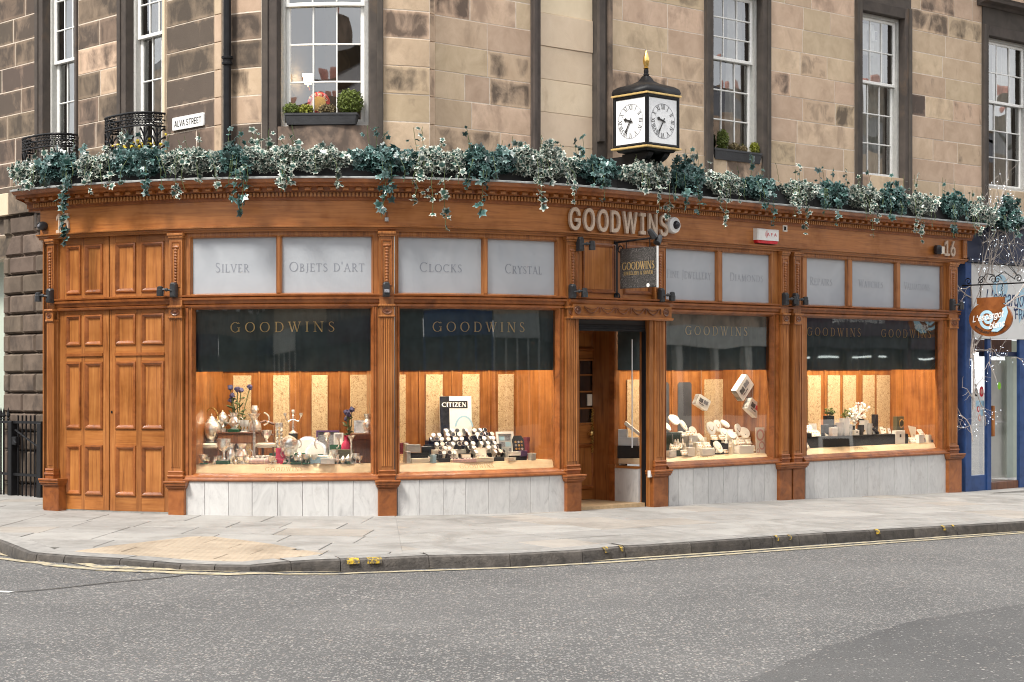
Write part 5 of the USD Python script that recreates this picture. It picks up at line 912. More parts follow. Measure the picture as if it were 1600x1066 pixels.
# ------------------------------------------------ the blue restaurant front at the right
NB = fine(line_path(*SHOP.P([S(1503), .0, 0])[:2], TH_R, -.3, 9.0)); nh = NB.hit; ns = NB.s_at
rest = thing('restaurant_front', 'blue painted restaurant front with a white fascia at the right edge', 'shopfront', NB.P([.8, 0, 0]))
gz2 = lambda px: float(pav_z(*NB.P([ns(px), 0, 0])[:2])) - WARP * NB.P([ns(px), 0, 0])[0]
zf0, zf1 = NB.zat(1560, 530), NB.zat(1560, 414)
MB().box(ns(1504.5), ns(1514), -.1, .05, gz2(1510) - .1, zf1 + .05, ch=.006).build('blue_pilaster', 'blue_paint', rest, on=NB)
MB().box(ns(1514) + .005, 8.5, -.1, .03, zf0, zf1, ch=.006).build('fascia_board', 'fascia_white', rest, on=NB)
MB().box(ns(1504.5), 8.5, -.3, .02, zf1 + .005, NB.zat(1560, 352), 1).build('fascia_head', 'navy_paint', rest, on=NB); MB().box(ns(1506), 8.5, .021, .10, zf1 + .01, zf1 + .08, ch=.02).build('fascia_moulding', 'navy_paint', rest, on=NB)
MB().box(ns(1504.5), 8.5, -1.0, .18, NB.zat(1560, 352) + .003, NB.zat(1560, 340), 1).build('fascia_roof', 'navy_paint', rest, on=NB)
m = MB(); z = NB.zat(1585, 495); sans(m, "L'escargot", ns(1536), .031, NB.zat(1560, 478), .26, .004, width=ns(1600) - ns(1536), bold=False, shear=.22); m.build('painted_name', 'fascia_ink', rest, on=NB)
m = MB(); sans(m, 'FRA', ns(1583), .031, NB.zat(1590, 499), .17, .004, width=ns(1601) - ns(1583), bold=False); sans(m, 'T', ns(1597), .031, NB.zat(1597, 517), .10, .004, bold=False); m.build('painted_name', 'fascia_ink', rest, on=NB)
m = MB(); u = np.linspace(.2, 12, 60); cx_, cz_ = ns(1562), NB.zat(1562, 450); sp_ = LineString([(cx_ + .022 * k * math.cos(k), cz_ + .022 * k * math.sin(k)) for k in u]).buffer(.045); m.poly(sp_, .0305, .034); m.poly(Polygon([(ns(1585), NB.zat(1585, 462)), (ns(1597), NB.zat(1597, 450)), (ns(1606), NB.zat(1606, 470)), (ns(1590), NB.zat(1590, 505))]), .0305, .034); m.build('painted_snail', 'light_blue', rest, on=NB)
w = MB().box(ns(1514), ns(1541), -.12, .0, gz2(1520) - .05, NB.zat(1525, 743), ch=.006).build('window_base', 'blue_paint', rest, on=NB)
MB().sheet(ns(1514), ns(1541), -.06, NB.zat(1525, 743), zf0).build('window_glass', 'shop_glass', rest, on=NB)
MB().box(ns(1515), ns(1541), -.42, -.38, gz2(1520), zf0).build('window_lining', 'pale_grey', rest, on=NB); MB().box(ns(1514), ns(1541), -.37, -.30, NB.zat(1525, 664), NB.zat(1525, 661)).build('window_shelf', 'card_white', rest, on=NB)
for a, b in ((1541, 1547.5), (1591.5, 1602)): MB().box(ns(a), ns(b), -.035, .02, gz2(a) - .05, zf0, ch=.008).build('door_post', 'blue_paint', rest, on=NB)
MB().box(ns(1547.5), ns(1591.5), -.5, .0, gz2(1570) - .05, NB.zat(1570, 752), ch=.01).build('threshold', 'wood_dark', rest, on=NB)
MB().box(ns(1541), ns(1602), -.14, -.04, NB.zat(1570, 557), NB.zat(1570, 550)).build('door_transom', 'navy_paint', rest, on=NB); MB().box(ns(1514), ns(1602), -.30, -.26, NB.zat(1570, 550), zf0).build('transom_dark', 'wood_dark', rest, on=NB)
dL = MB().box(ns(1548, -.6), ns(1573, -.6), -.66, -.6, NB.zat(1570, 752), NB.zat(1570, 562)).build('inner_door', 'pale_grey', rest, on=NB); MB().box(ns(1548, -.6), ns(1573, -.6), -.599, -.58, NB.zat(1560, 663), NB.zat(1560, 660)).build('door_rail', 'card_white', dL, on=NB)
MB().box(ns(1573, -.5), ns(1600, -.5), -.54, -.5, NB.zat(1570, 752), zf0).build('inner_wall', 'pale_green', rest, on=NB)
MB().sheet(ns(1547.5), ns(1591.5), -.10, NB.zat(1570, 752), NB.zat(1570, 557)).build('door_glass', 'shop_glass', rest, on=NB)
MB().box(ns(1548.5), ns(1551), -.06, .05, NB.zat(1550, 682), NB.zat(1550, 634), ch=.01).build('door_handle', 'wood_upright', rest, on=NB)
MB().box(ns(1514), ns(1640), .0, .45, gz2(1560) - .05, gz2(1560) + .015).build('door_step', 'slab_light', rest, on=NB)
for px, py, r, mt in ((1565, 603, .055, 'lime_green'), (1534, 612, .075, 'sign_red'), (1525.5, 613, .06, 'sign_black'), (1529, 639, .045, 'sign_red'), (1531, 653, .05, 'pink_print')):
    s_, z_ = nh(px, py, -.05); dd = -.095 if px > 1545 else -.055; st = thing('window_sticker', {1565: 'lime green oval sticker on the restaurant door', 1534: 'larger red round sticker on the restaurant window', 1525.5: 'black ringed round sticker on the restaurant window', 1529: 'smaller red round sticker below the black one', 1531: 'pale pink round sticker lowest on the restaurant window'}[px], 'sticker', NB.P([s_, dd, z_]))
    MB().poly(affinity.translate(affinity.scale(Point(0, 0).buffer(r), .8, 1.15), s_, z_), dd, dd + .003).build('disc', mt, st, on=NB)
    if px != 1565: MB().poly(affinity.translate(affinity.scale(Point(0, 0).buffer(r * .55), .8, 1.15), s_, z_), dd + .0032, dd + .005).build('disc_centre', 'card_white' if px != 1534 else 'pink_print', st, on=NB)
for px, py in ((1528, 631), (1535, 631), (1535, 645)):
    s_, z_ = nh(px, py, -.05); st = MB().box(s_ - .05, s_ + .05, -.055, -.052, z_ - .05, z_ + .05).build('card_sticker', 'light_blue', None, on=NB); tag(st, {1528: 'pale square sticker to the left among the restaurant window stickers', }.get(px, 'upper pale square sticker at the right of the restaurant window' if py == 631 else 'lower pale square sticker at the right of the restaurant window'), 'sticker')
# upper tenement beyond, so the wall does not end
# ------------------------------------------------ opposite side of the street, seen in the glass
OPP = fine(line_path(*(RIGHT.P([0, 0, 0])[:2] + 22.5 * np.array([math.sin(TH_R), -math.cos(TH_R)])), TH_R, -45.0, 75.0)); OPP.flip = True
op = lambda v: OPP.P(np.asarray(v) * np.array([1, -1, 1]))          # d now points back across the street
cols_ = ['navy_paint', 'pale_grey', 'slate', 'plum_paint', 'sign_black', 'blue_paint', 'lead', 'slate']
def far_building(path, x, w_, k, nth):
    op = lambda v: path.P(np.asarray(v) * np.array([1, -1, 1]))
    H = r.uniform(8.6, 10.4); g = float(road_z(*path.P([x, 0, 0])[:2])) + .1
    col = cols_[k % 8].replace('sign_', '').split('_')[0]
    bl = thing('opposite_building', f'{["grey", "brown", "tan", "dark"][k % 4]} stone building across the street, {col} fascia, {nth}', 'building', path.P([x, 0, 0]), group='buildings across the street')
    wl = MB().box(x, x + w_, -6, 0, 3.4 + g, H, 1).build('wall', ['stone_brown', 'stone_patchy', 'stone_tan', 'stone_brown'][k % 4], bl, on=op)
    sf = MB().box(x + .1, x + w_ - .1, -1.0, .06, g, .55 + g, 1).build('stall_riser', cols_[k % 8], bl, on=op)
    MB().box(x + .1, x + w_ - .1, -.3, .16, 2.75 + g, 3.4 + g).build('fascia', cols_[k % 8], bl, on=op)
    for q in range(5): px_ = x + .1 + (w_ - .2) * q / 4; MB().box(px_ - .12, px_ + .12, -.3, .10, g, 2.75 + g).build('shop_post', cols_[k % 8], bl, on=op)
    MB().sheet(x + .2, x + w_ - .2, -.1, .55 + g, 2.75 + g).build('shop_glass', 'slate', bl, on=op); 
    for q in range(2 if x > 25 else 0): MB().box(x + 1 + q * (w_ / 2 - .5), x + w_ / 2 - .4 + q * (w_ / 2 - .5), -.09, -.05, 2.4 + g, 2.46 + g).build('strip_light', 'tube_white', bl, on=op)
    for zz_ in (4.3,):
        for q in range(3): c = x + w_ * (q + .5) / 3; wi = MB().frame(c - .55, c + .55, zz_ + g, zz_ + 1.9 + g, [(0, .0), (0, .05), (.1, .05), (.1, .0)]).build('window', 'white_paint', bl, on=op); MB().sheet(c - .45, c + .45, .01, zz_ + .1 + g, zz_ + 1.8 + g).build('pane', 'slate', wi, on=op)
    v = np.array([(x, 0, H), (x + w_, 0, H), (x + w_, -4, H + 1.9), (x, -4, H + 1.9), (x, -8, H), (x + w_, -8, H)]); MB().add(v, [[0, 1, 2, 3], [3, 2, 5, 4]]).build('roof', 'slate', bl, on=op)
    c = x + w_ * r.uniform(.2, .8); MB().box(c - 1.1, c + 1.1, -4.6, -3.5, H + .5, H + 3.0).build('chimney', 'stone_brown', bl, on=op)
    for q in range(4): m = MB(); m.lathe([(.11, 0), (.13, .4), (.1, .5)], c - .75 + q * .5, -4.05, H + 3.0, 8); m.build('chimney_pot', 'pink_print', bl, on=op)
    if k % 2 == 0: c = x + w_ * .5; m = MB(); m.poly(Polygon([(c - 1.0, H - .1), (c + 1.0, H - .1), (c + 1.0, H + 1.0), (c, H + 2.0), (c - 1.0, H + 1.0)]), -3, -.2); m.build('dormer', 'slate', bl, on=op)

r = random.Random(12); x = -44.0; k = 0; NTH = ['farthest', 'second', 'third', 'fourth', 'fifth', 'sixth', 'seventh', 'eighth', 'ninth', 'tenth', 'eleventh', 'twelfth', 'thirteenth', 'fourteenth', 'fifteenth', 'sixteenth', 'seventeenth']
while x < 66:
    w_ = r.uniform(6.5, 9.5) if not 44 < x < 52 else 12.0
    far_building(OPP, x, w_, k, NTH[k] + ' from the left'); x += w_ + .05; k += 1
SIDE = fine(line_path(*(LEFT.P([0, 0, 0])[:2] + 13.5 * np.array([-.711, -.703])), math.radians(-45.3), -26.0, 1.0))
for q, x in enumerate((-8.2, -16.5, -24.8)): far_building(SIDE, x, 8.0, q + 3, ('at the corner', 'second', 'third')[q] + ' up the side street')
END = fine(line_path(*(SHOP.P([-2, 0, 0])[:2] + 38 * np.array([-.75, -.66])), math.radians(-48.6), -20.0, 30.0))
for q, x in enumerate((-15.0, -5.0, 5.0, 15.0)): far_building(END, x, 9.9, q + 1, ('leftmost', 'second', 'third', 'rightmost')[q] + ' closing the street end')
# the fascia that shows in the right window
def opp_hit(px, py):
    s_ = S(px); p = SHOP.P([s_, -.055, 0]); th = SHOP.ang(s_); n_ = np.array([math.sin(th), -math.cos(th)]); y = p[1]; z = EYE + (HOR - py) / FPX * y; dd = np.array([p[0] / y, 1.0]); rr = dd - 2 * (dd @ n_) * n_
    o = OPP.P([0, 0, 0])[:2]; t = np.array([math.cos(TH_R), math.sin(TH_R)]); nn = np.array([math.sin(TH_R), -math.cos(TH_R)]); k_ = ((o - p[:2]) @ nn) / (rr @ nn); q = p[:2] + k_ * rr; return float((q - o) @ t), z + k_ * (HOR - py) / FPX
a_, z_ = opp_hit(1378, 512); b_, _ = opp_hit(1298, 512); lo_, hi_ = min(a_, b_), max(a_, b_)
fs = thing('opposite_sign', 'plum shop fascia reflected in the right display window', 'sign', OPP.P([lo_, 0, 0])); zb_ = opp_hit(1340, 536)[1]
MB().box(lo_ - 3.0, hi_ + 3.0, .165, .24, zb_, zb_ + 1.5).build('sign_board', 'plum_paint', fs, on=op)
m = MB(); hh = .26; t_ = meshkit.text_mesh('The Quality Service People', hh, .01, bold=True); v = np.array(t_.vertices); kx_ = (hi_ - lo_) / v[:, 0].max()
# read from the street: letters run towards smaller s there
MB().add(np.stack([hi_ - v[:, 0] * kx_, .245 + v[:, 2], z_ - .1 + v[:, 1]], -1), t_.faces).build('sign_words', 'sign_white', fs, on=op)
# ------------------------------------------------------------------ lettering, clock, hanging sign, lamps and boxes on the shopfront
a, b = S(889, .07), S(1043, .07); wds = []
for ch in 'GOODWINS':
    t_ = meshkit.text_mesh(ch, .27, .03, bold=True); v = np.array(t_.vertices); wds.append((t_, v[:, 0].min(), v[:, 0].max()))
tot = sum(w[2] - w[1] for w in wds); gap = .075; k_ = (b - a) / (tot + gap * 7)
nm = thing('shop_name', 'raised tan letters reading GOODWINS on the wooden frieze', 'lettering', SHOP.P([a, .05, 3.59])); x = a
for ch, (t_, x0, x1) in zip('GOODWINS', wds):
    v = np.array(t_.vertices); q = np.stack([x + (v[:, 0] - x0) * k_, .052 + v[:, 2] * 1.2, 3.588 + v[:, 1]], -1); f = np.array(t_.faces)[:, ::-1]
    MB().add(q, f).build('letter', 'letter_tan', nm, on=SHOP)
    x += (x1 - x0 + gap) * k_
for txt, p0, p1, lab, py in (('15', 86, 107, 'raised tan house number 15 half hidden by ivy', 364), ('16', 1475, 1493, 'raised tan house number 16 at the right end of the frieze', 399)):
    a, z = SHOP.hit(p0, py, .06); b = S(p1, .06); n_ = thing('house_number', lab, 'number', SHOP.P([a, .04, z])); m = MB(); sans(m, txt, a, .036, z, .23, .028, width=b - a); m.build('digits', 'letter_tan', n_, on=SHOP)
# ---- clock
cs = S(1011, .36); CZ0, CZ1 = SHOP.zat(1011, 229, .36), SHOP.zat(1011, 142.5, .36); cw = .62; cp = SHOP.P([cs, .36, CZ0]); ct, cn = np.array([math.cos(TH_R), math.sin(TH_R)]), np.array([math.sin(TH_R), -math.cos(TH_R)])
cc = cp[:2] + ct * cw / 2 - cn * cw / 2; ck = thing('street_clock', 'black and gold four sided clock on a beam above the shop name', 'clock', (cc[0], cc[1], cp[2]), TH_R); H = CZ1 - CZ0; h2 = cw / 2
sq = lambda r, z: [(-r, -r, z), (r, -r, z), (r, r, z), (-r, r, z)]
MB().rings([sq(h2 - .012, .02), sq(h2 - .012, H - .02)], True, True, True).build('case', 'black_iron', ck)
for z in (0.0, H - .022): MB().rings([sq(h2 + .012, z), sq(h2 + .022, z + .006), sq(h2 + .022, z + .022), sq(h2 + .008, z + .028)], True, True, True).build('gilt_band', 'gold_paint', ck)
MB().rings([sq(h2 + .010, H + .006), sq(h2 + .015, H + .04), sq(h2 - .0, H + .085), sq(h2 - .04, H + .115), sq(h2 - .09, H + .135), sq(.13, H + .165), sq(.075, H + .20), sq(.045, H + .255), sq(.035, H + .27)], True, False, True).build('roof', 'black_iron', ck, smooth=35)
MB().lathe([(.028, H + .27), (.045, H + .285), (.03, H + .30), (.034, H + .33), (.03, H + .36)], seg=12).build('finial_stem', 'black_iron', ck, smooth=30)
MB().lathe([(.02, H + .36), (.04, H + .375), (.022, H + .39), (.034, H + .41), (.045, H + .46), (.042, H + .50), (.025, H + .56), (.002, H + .62)], seg=14).build('finial', 'gold', ck, smooth=True)
plain('clock_face', (0.80, 0.81, 0.81), 0.3, var=.02)
for face in range(4):
    r_ = math.pi / 2 * (face - 1) if face < 3 else math.pi; ca, sa = math.cos(r_), math.sin(r_)
    tf = lambda v, ca=ca, sa=sa: np.stack([v[:, 0] * ca - (-v[:, 1]) * sa, v[:, 0] * sa + (-v[:, 1]) * ca, v[:, 2]], -1)
    def fb(mb, name, mt, par):
        v, f = mb.data(); return MB().add(tf(v), f[:, ::-1]).build(name, mt, par)
    fr = fb(MB().frame(-h2 + .002, h2 - .002, .025, H - .024, [(0, h2 - .02), (0, h2 + .004), (.022, h2 + .006), (.038, h2 - .002), (.042, h2 - .011)]), 'face_frame', 'black_iron', ck)
    fc = fb(MB().sheet(-h2 + .04, h2 - .04, h2 - .010, .065, H - .064), 'clock_face', 'clock_face', ck)
    if face > 1: continue
    zc = H / 2; R = .218
    fb(MB().poly(affinity.translate(Point(0, 0).buffer(R + .012, 48).difference(Point(0, 0).buffer(R + .006, 48)), 0, zc), h2 - .0095, h2 - .0085), 'chapter_ring', 'print_grey', fc)
    for i, num in enumerate(['XII', 'I', 'II', 'III', 'IV', 'V', 'VI', 'VII', 'VIII', 'IX', 'X', 'XI']):
        g = serif(num, .062, gap=.02, K=.13, N=.05); mx = (g.bounds[0] + g.bounds[2]) / 2; g = affinity.scale(affinity.translate(g, -mx, R - .062), .82, 1, origin=(0, 0)); g = affinity.translate(affinity.rotate(g, -30 * i, origin=(0, 0)), 0, zc)
        fb(MB().poly(g, h2 - .0094, h2 - .0074), 'numeral', 'sign_black', fc)
    for ln, w_, an, dd in ((.13, .020, -(9 + 35 / 60) * 30, .004), (.205, .013, -210, .008)):
        g = unary_union([Polygon([(-w_ * .5, -.045), (w_ * .5, -.045), (w_ * .7, ln * .7), (0, ln), (-w_ * .7, ln * .7)]), Point(0, ln * .68).buffer(w_ * 1.15), Point(0, 0).buffer(.017)]); g = affinity.translate(affinity.rotate(g, an, origin=(0, 0)), 0, zc)
        fb(MB().poly(g, h2 - .006 + dd, h2 - .003 + dd), 'hand', 'sign_black', fc)
m = MB(); m.rings([sq(h2 - .03, -.002), sq(h2 - .05, -.03), sq(h2 - .14, -.05)], True, False, True); m.build('base', 'black_iron', ck)
for sx_ in (-.17, .13):
    q = np.linspace(0, math.pi / 2, 9); pr = [(-.25 , -.045)] + [(-.25 + .02 + .0 + .33 * (1 - math.cos(u)) , -.045 - .13 * math.sin(u)) for u in q] + [(.25, -.175), (.25, -.045)]
    MB().rings([[(sx_ + o, y, z) for y, z in pr] for o in (-.03, .07)], True, True, True).build('console', 'black_iron', ck)
L_ = 2.5; MB().rings([[(-.10, y, -.20), (.10, y, -.20), (.10, y, -.055), (-.10, y, -.055)] for y in (-.05, L_)], True, True, True).build('beam', 'black_iron', ck)
# ---- hanging sign
hs = S(964, .03); hz0, hz1 = SHOP.zat(969, 451, .15), SHOP.zat(969, 388.5, .15); hp = SHOP.P([hs, 0, hz0]); hg = thing('hanging_sign', 'speckled black hanging sign with gilt GOODWINS over the shop door', 'sign', hp, TH_R); Hh = hz1 - hz0
bx0 = .10; wS = .655
sg = MB().box(-.012, .012, -wS - bx0, -bx0, 0, Hh) .build('board', 'sign_black', hg)
mat('speckle', {'g': ('geometry', {}), 'n': ('noise_texture', {'scale': 70.0, 'detail': 4.0, 'roughness': .8}), 'r': ('rgb_ramp', {'ramp': [(0.5, (0.016, 0.015, 0.014)), (0.62, (0.19, 0.18, 0.17))]}), 'p': ('principled_bsdf', {'roughness': .55})}, [('g.position', 'n.vector'), ('n.fac', 'r.fac'), ('r.color', 'p.base_color')])
def onboard(shape, name, mt, dd=.002, th=.003):
    v, f = MB().poly(shape, dd, dd + th).data(); MB().add(np.stack([-.012 - v[:, 1], -bx0 - v[:, 0], v[:, 2]], -1), f[:, ::-1]).build(name, mt, sg)
onboard(sbox(.004, .004, wS - .004, Hh - .004), 'board_face', 'speckle', 0, .0015)
onboard(put(serif('GOODWINS', .10, width=wS * .88, gap=.06, K=.15), wS * .06, Hh * .46), 'gilt_word', 'gold_dull')
onboard(put(serif('JEWELLERY & SILVER', .045, width=wS * .8, gap=.10, K=.15), wS * .10, Hh * .33), 'gilt_line', 'gold_dull'); onboard(Point(wS * .77, Hh * .055).buffer(.026), 'white_spot', 'sign_white')
MB().rings([[(-.02, y, z) for y, z in ()]] if False else [[(-.014, -wS - bx0 - .008, zz), (.014, -wS - bx0 - .008, zz), (.014, -wS - bx0, zz), (-.014, -wS - bx0, zz)] for zz in (-.005, Hh + .005)], True, True, True).build('board_edge', 'white_metal', hg)
plz0, plz1 = SHOP.zat(962, 470, .03) - hz0, SHOP.zat(962, 377, .03) - hz0
MB().rings([[(-.028, -.02, z), (.028, -.02, z), (.028, .0, z), (-.028, .0, z)] for z in (plz0, plz1)], True, True, True).build('wall_plate', 'black_iron', hg)
m = MB(); m.tube([(0, -.02, Hh + .09), (0, -wS * .5, Hh + .10), (0, -wS - bx0, Hh + .115)], .014); u = np.linspace(0, 7, 26); m.tube([(0, -.085 - .05 * math.cos(q) * (1 - q / 9), Hh - .01 + .06 * math.sin(q) * (1 - q / 9)) for q in u], .009); m.tube([(0, -.04 - .035 * math.cos(q), plz0 + .06 + .035 * math.sin(q)) for q in u], .012)
for y in (-.2, -.62): m.tube([(0, y, Hh), (0, y, Hh + .1)], .007)
m.build('scroll_bracket', 'black_iron', hg)
for sg_, zz in ((-1, .17), (1, .10)):
    m = MB(); m.tube([(0, -wS - .04, Hh + .11), (sg_ * .05, -wS - .06, Hh + zz)], .012); c = np.array([sg_ * .07, -wS - .06, Hh + zz]); dr_ = np.array([-sg_ * .5, -.1, -.6]) * .16; m.tube([c - dr_ * .4, c, c + dr_ * .6, c + dr_ * .62], [.03, .042, .05, .046], 10); m.build('spot_lamp', 'black_plastic', hg, smooth=30)
# ---- small spotlights on the pilasters
def spot(px, py, to, lab):
    s_, z = SHOP.hit(px, py, .12); t = thing('bracket_spotlight', lab, 'spotlight', SHOP.P([s_, .07, z]), SHOP.ang(s_))
    MB().rings([[(-.038 * k, y, -.085 * k), (.038 * k, y, -.085 * k), (.038 * k, y, .065 * k), (.02 * k, y, .085 * k), (-.02 * k, y, .085 * k), (-.038 * k, y, .065 * k)] for y, k in ((0.0, 1.1), (-.055, 1.05), (-.07, .85))], True, False, True).build('back_box', 'black_plastic', t, smooth=25)
    if to == 0: MB().rings([[(-.03, y, -.04), (.03, y, -.04), (.03, y, .0), (-.03, y, .0)] for y in (-.07, -.085)], True, False, True).build('lamp_window', 'print_grey', t); return
    m = MB(); m.tube([(0, -.06, -.01), (.06 * to, -.09, .0), (.13 * to, -.09, .005)], .013, 8); m.tm(trimesh.creation.icosphere(1, .024), trimesh.transformations.translation_matrix([.065 * to, -.09, 0])); m.build('arm', 'black_plastic', t, smooth=True)
    m = MB(); m.lathe([(.018, .045), (.036, .035), (.038, -.0), (.044, -.005), (.044, -.075), (.036, -.075), (.03, -.05)], .15 * to, -.09, 0, 12); m.build('lamp_head', 'black_plastic', t, smooth=30)
for px, py, to, lab in ((76, 462, -1, 'black spotlight on the far left pilaster pointing out past the wall'), (270, 453, -1, 'black spotlight beside the double door facing the left'), (604, 452, 0, 'black box lamp on the pilaster between the SILVER and CLOCKS windows'), (908, 381, 1, 'black spotlight above the shop door, upper left of the hanging sign'), (896, 455, 1, 'black spotlight left of the shop door, below the panels'),
        (1035, 461, 1, 'black spotlight right of the shop door below the hanging sign'), (1229, 467, 1, 'left one of two black spotlights on the paired pilasters'), (1245, 468, 1, 'right one of two black spotlights on the paired pilasters'), (1490, 476, 1, 'black spotlight on the right end pilaster beside the restaurant')): spot(px, py, to, lab)
# ---- dome cameras, alarm box, vent, sensor, socket
s_, z = SHOP.hit(1052, 352, .08); t = thing('dome_camera', 'white dome camera right of the shop name letters', 'camera', SHOP.P([s_, .03, z]), TH_R)
T90 = trimesh.transformations.rotation_matrix(math.pi / 2, [1, 0, 0]); v, f = MB().lathe([(.108, 0), (.115, .045), (.105, .085), (.075, .103), (.05, .10)], seg=24).data(); MB().add(v @ T90[:3, :3].T, f).build('camera_housing', 'white_metal', t, smooth=30)
v, f = MB().lathe([(.058, .085), (.056, .11), (.042, .137), (.015, .15)], seg=20).data(); MB().add(v @ T90[:3, :3].T, f).build('camera_dome', 'watch_dark', t, smooth=True)
s_, z = SHOP.hit(69, 353.5, .05); t = thing('dome_camera', 'black dome camera at the left end of the frieze', 'camera', SHOP.P([s_, .03, z]), SHOP.ang(s_)); v, f = MB().lathe([(.05, 0), (.06, .03), (.058, .06), (.045, .10), (.03, .115), (.028, .105)], seg=18).data(); MB().add(v @ T90[:3, :3].T, f).build('camera_body', 'black_plastic', t, smooth=30); v, f = MB().lathe([(.026, .1), (.015, .118)], seg=12).data(); MB().add(v @ T90[:3, :3].T, f).build('lens', 'print_grey', t); MB().box(-.07, -.03, -.02, .03, -.05, .03).build('mount', 'black_plastic', t)
a, b = S(1178.5, .05), S(1212.5, .05); z0, z1 = SHOP.zat(1195, 381, .05), SHOP.zat(1195, 358, .05); t = thing('alarm_box', 'white burglar alarm box with a red base marked A F A', 'alarm box', SHOP.P([(a + b) / 2, .03, z0]))
h_ = z1 - z0; w_ = b - a
MB().rings([[(a + i, d_, z0 + h_ * .20), (b - i, d_, z0 + h_ * .20), (b - i, d_, z1 - i), (a + i, d_, z1 - i)] for d_, i in ((.03, 0), (.10, .004), (.115, .018))], True, False, True).build('cover', 'sign_white', t, on=SHOP); MB().rings([[(a + w_ * .06 + i, d_, z0), (b - w_ * .06 - i, d_, z0), (b - i, d_, z0 + h_ * .20), (a + i, d_, z0 + h_ * .20)] for d_, i in ((.03, 0), (.095, .004), (.105, .014))], True, False, True).build('red_base', 'sign_red', t, on=SHOP)
m = MB(); sans(m, 'A F A', a + w_ * .42, .1152, z0 + h_ * .50, h_ * .22, .002, width=w_ * .44, bold=False)
for k in range(3): an = np.radians(np.linspace(110, 250, 9)); m.tube([(a + w_ * .47 + (.02 + .014 * k) * math.cos(u) * 1.2, .116, z0 + h_ * .62 + (.022 + .016 * k) * math.sin(u)) for u in an], .003, 4)
m.build('alarm_marking', 'sign_red', t, on=SHOP)
s_, z = SHOP.hit(1227, 357, .04); t = thing('vent', 'small dark square vent in the frieze right of the alarm box', 'vent', SHOP.P([s_, .03, z])); MB().frame(s_ - .05, s_ + .05, z - .05, z + .05, [(0, .03), (.005, .042), (.02, .042), (.025, .032)]).build('vent_rim', 'silver_satin', t, on=SHOP); MB().sheet(s_ - .035, s_ + .035, .034, z - .035, z + .035).build('vent_hole', 'interior_black', t, on=SHOP)
s_, z = SHOP.hit(1467, 391, .06); t = thing('light_sensor', 'dark round lamp on a pale box left of the number 16', 'lamp', SHOP.P([s_, .03, z])); MB().box(s_ - .01, s_ + .11, .031, .10, z - .06, z + .06, ch=.01).build('sensor_box', 'card_cream', t, on=SHOP); m = MB(); m.lathe([(.05, -.07), (.062, -.04), (.062, .04), (.05, .07)], s_ - .075, .095, z, 14); m.build('sensor_head', 'watch_dark', t, on=SHOP, smooth=30)
s_, z = SHOP.hit(1016, 740.5, .05); t = thing('key_switch', 'small white switch box low on the post right of the door', 'switch', SHOP.P([s_, .045, z])); MB().box(s_ - .045, s_ + .045, .046, .085, z - .045, z + .045, ch=.008).build('switch_box', 'white_metal', t, on=SHOP); MB().box(s_ - .015, s_ + .015, .0852, .089, z - .02, z + .015).build('switch_plate', 'print_grey', t, on=SHOP)
s_, z = SHOP.hit(604, 343, .04); t = thing('cable_gland', 'small grey cable gland on the frieze above the pilaster', 'fitting', SHOP.P([s_, .03, z])); MB().box(s_ - .022, s_ + .022, .031, .06, z - .026, z + .026, ch=.008).build('gland_body', 'lead', t, on=SHOP); MB().tube([(s_, .055, z + .02), (s_ + .004, .05, z + .10)], .005).build('cable', 'black_plastic', t, on=SHOP)
# ---- window boxes on the upper sills
def bush(t, n, cx, w, h, mt, seed, leaf=.02, stem=True, z=.0):
    r = np.random.default_rng(seed); c = r.normal(0, 1, (n, 3)); c /= np.linalg.norm(c, axis=1, keepdims=True); c *= r.uniform(.35, 1, (n, 1)) ** .6; c = c * [w / 2, w / 2 * .8, h / 2] + [cx, 0, z + h / 2]
    m = MB(); tri = np.array([[-.5, 0, 0], [.5, 0, 0], [0, .15, 1.3], [0, -.2, .6]]); V, F_ = [], []
    for i in range(n):
        q = trimesh.transformations.random_rotation_matrix(r.random(3))[:3, :3]; V.append(c[i] + (tri * leaf * r.uniform(.6, 1.4)) @ q.T); F_.append(np.array([[0, 1, 3], [1, 2, 3], [2, 0, 3]]) + 4 * i)
    m.add(np.vstack(V), np.vstack(F_)); m.build('foliage', mt, t, kind='stuff')
    if stem: m = MB(); [m.tube([(cx, 0, z - .05), (cx + r.uniform(-.3, .3) * w, r.uniform(-.2, .2) * w, z + h * .7)], .004, 4) for _ in range(3)]; m.build('stem', 'stem_green', t)
def window_box(path, p0, p1, py0, py1, lab, plants):
    a, b = path.s_at(p0, .05), path.s_at(p1, .05); z0, z1 = path.zat((p0 + p1) / 2, py0, .05), path.zat((p0 + p1) / 2, py1, .05); c = (a + b) / 2; dB = -.07
    P0 = path.P([c, dB, z0]); t = thing('window_box', lab, 'planter', P0, path.ang(c)); w = b - a; h = z1 - z0
    rr = lambda i, z: [(-w / 2 + i, -.11 + i * .6, z), (w / 2 - i, -.11 + i * .6, z), (w / 2 - i, .11 - i * .6, z), (-w / 2 + i, .11 - i * .6, z)]
    MB().rings([rr(.03, 0), rr(.008, h * .8), rr(-.002, h * .82), rr(-.002, h), rr(.012, h), rr(.016, h * .88)], True, True, True).build('trough', 'black_trough', t); MB().box(-w / 2 + .02, w / 2 - .02, -.09, .09, h * .8, h * .88).build('soil', 'soil', t)
    for i, (px, wp, hp_, mt, lb) in enumerate(plants):
        x = path.s_at(px, dB) - c; pt = path.P([c + x, dB, z1 - .02]); y_ = P0[1]; q = thing('sill_plant', lb, 'plant', pt, path.ang(c)); bush(q, int(260 + 30 * hp_), 0, wp * y_ / FPX, hp_ * y_ / FPX, mt, 50 + i + int(px), leaf=.022)
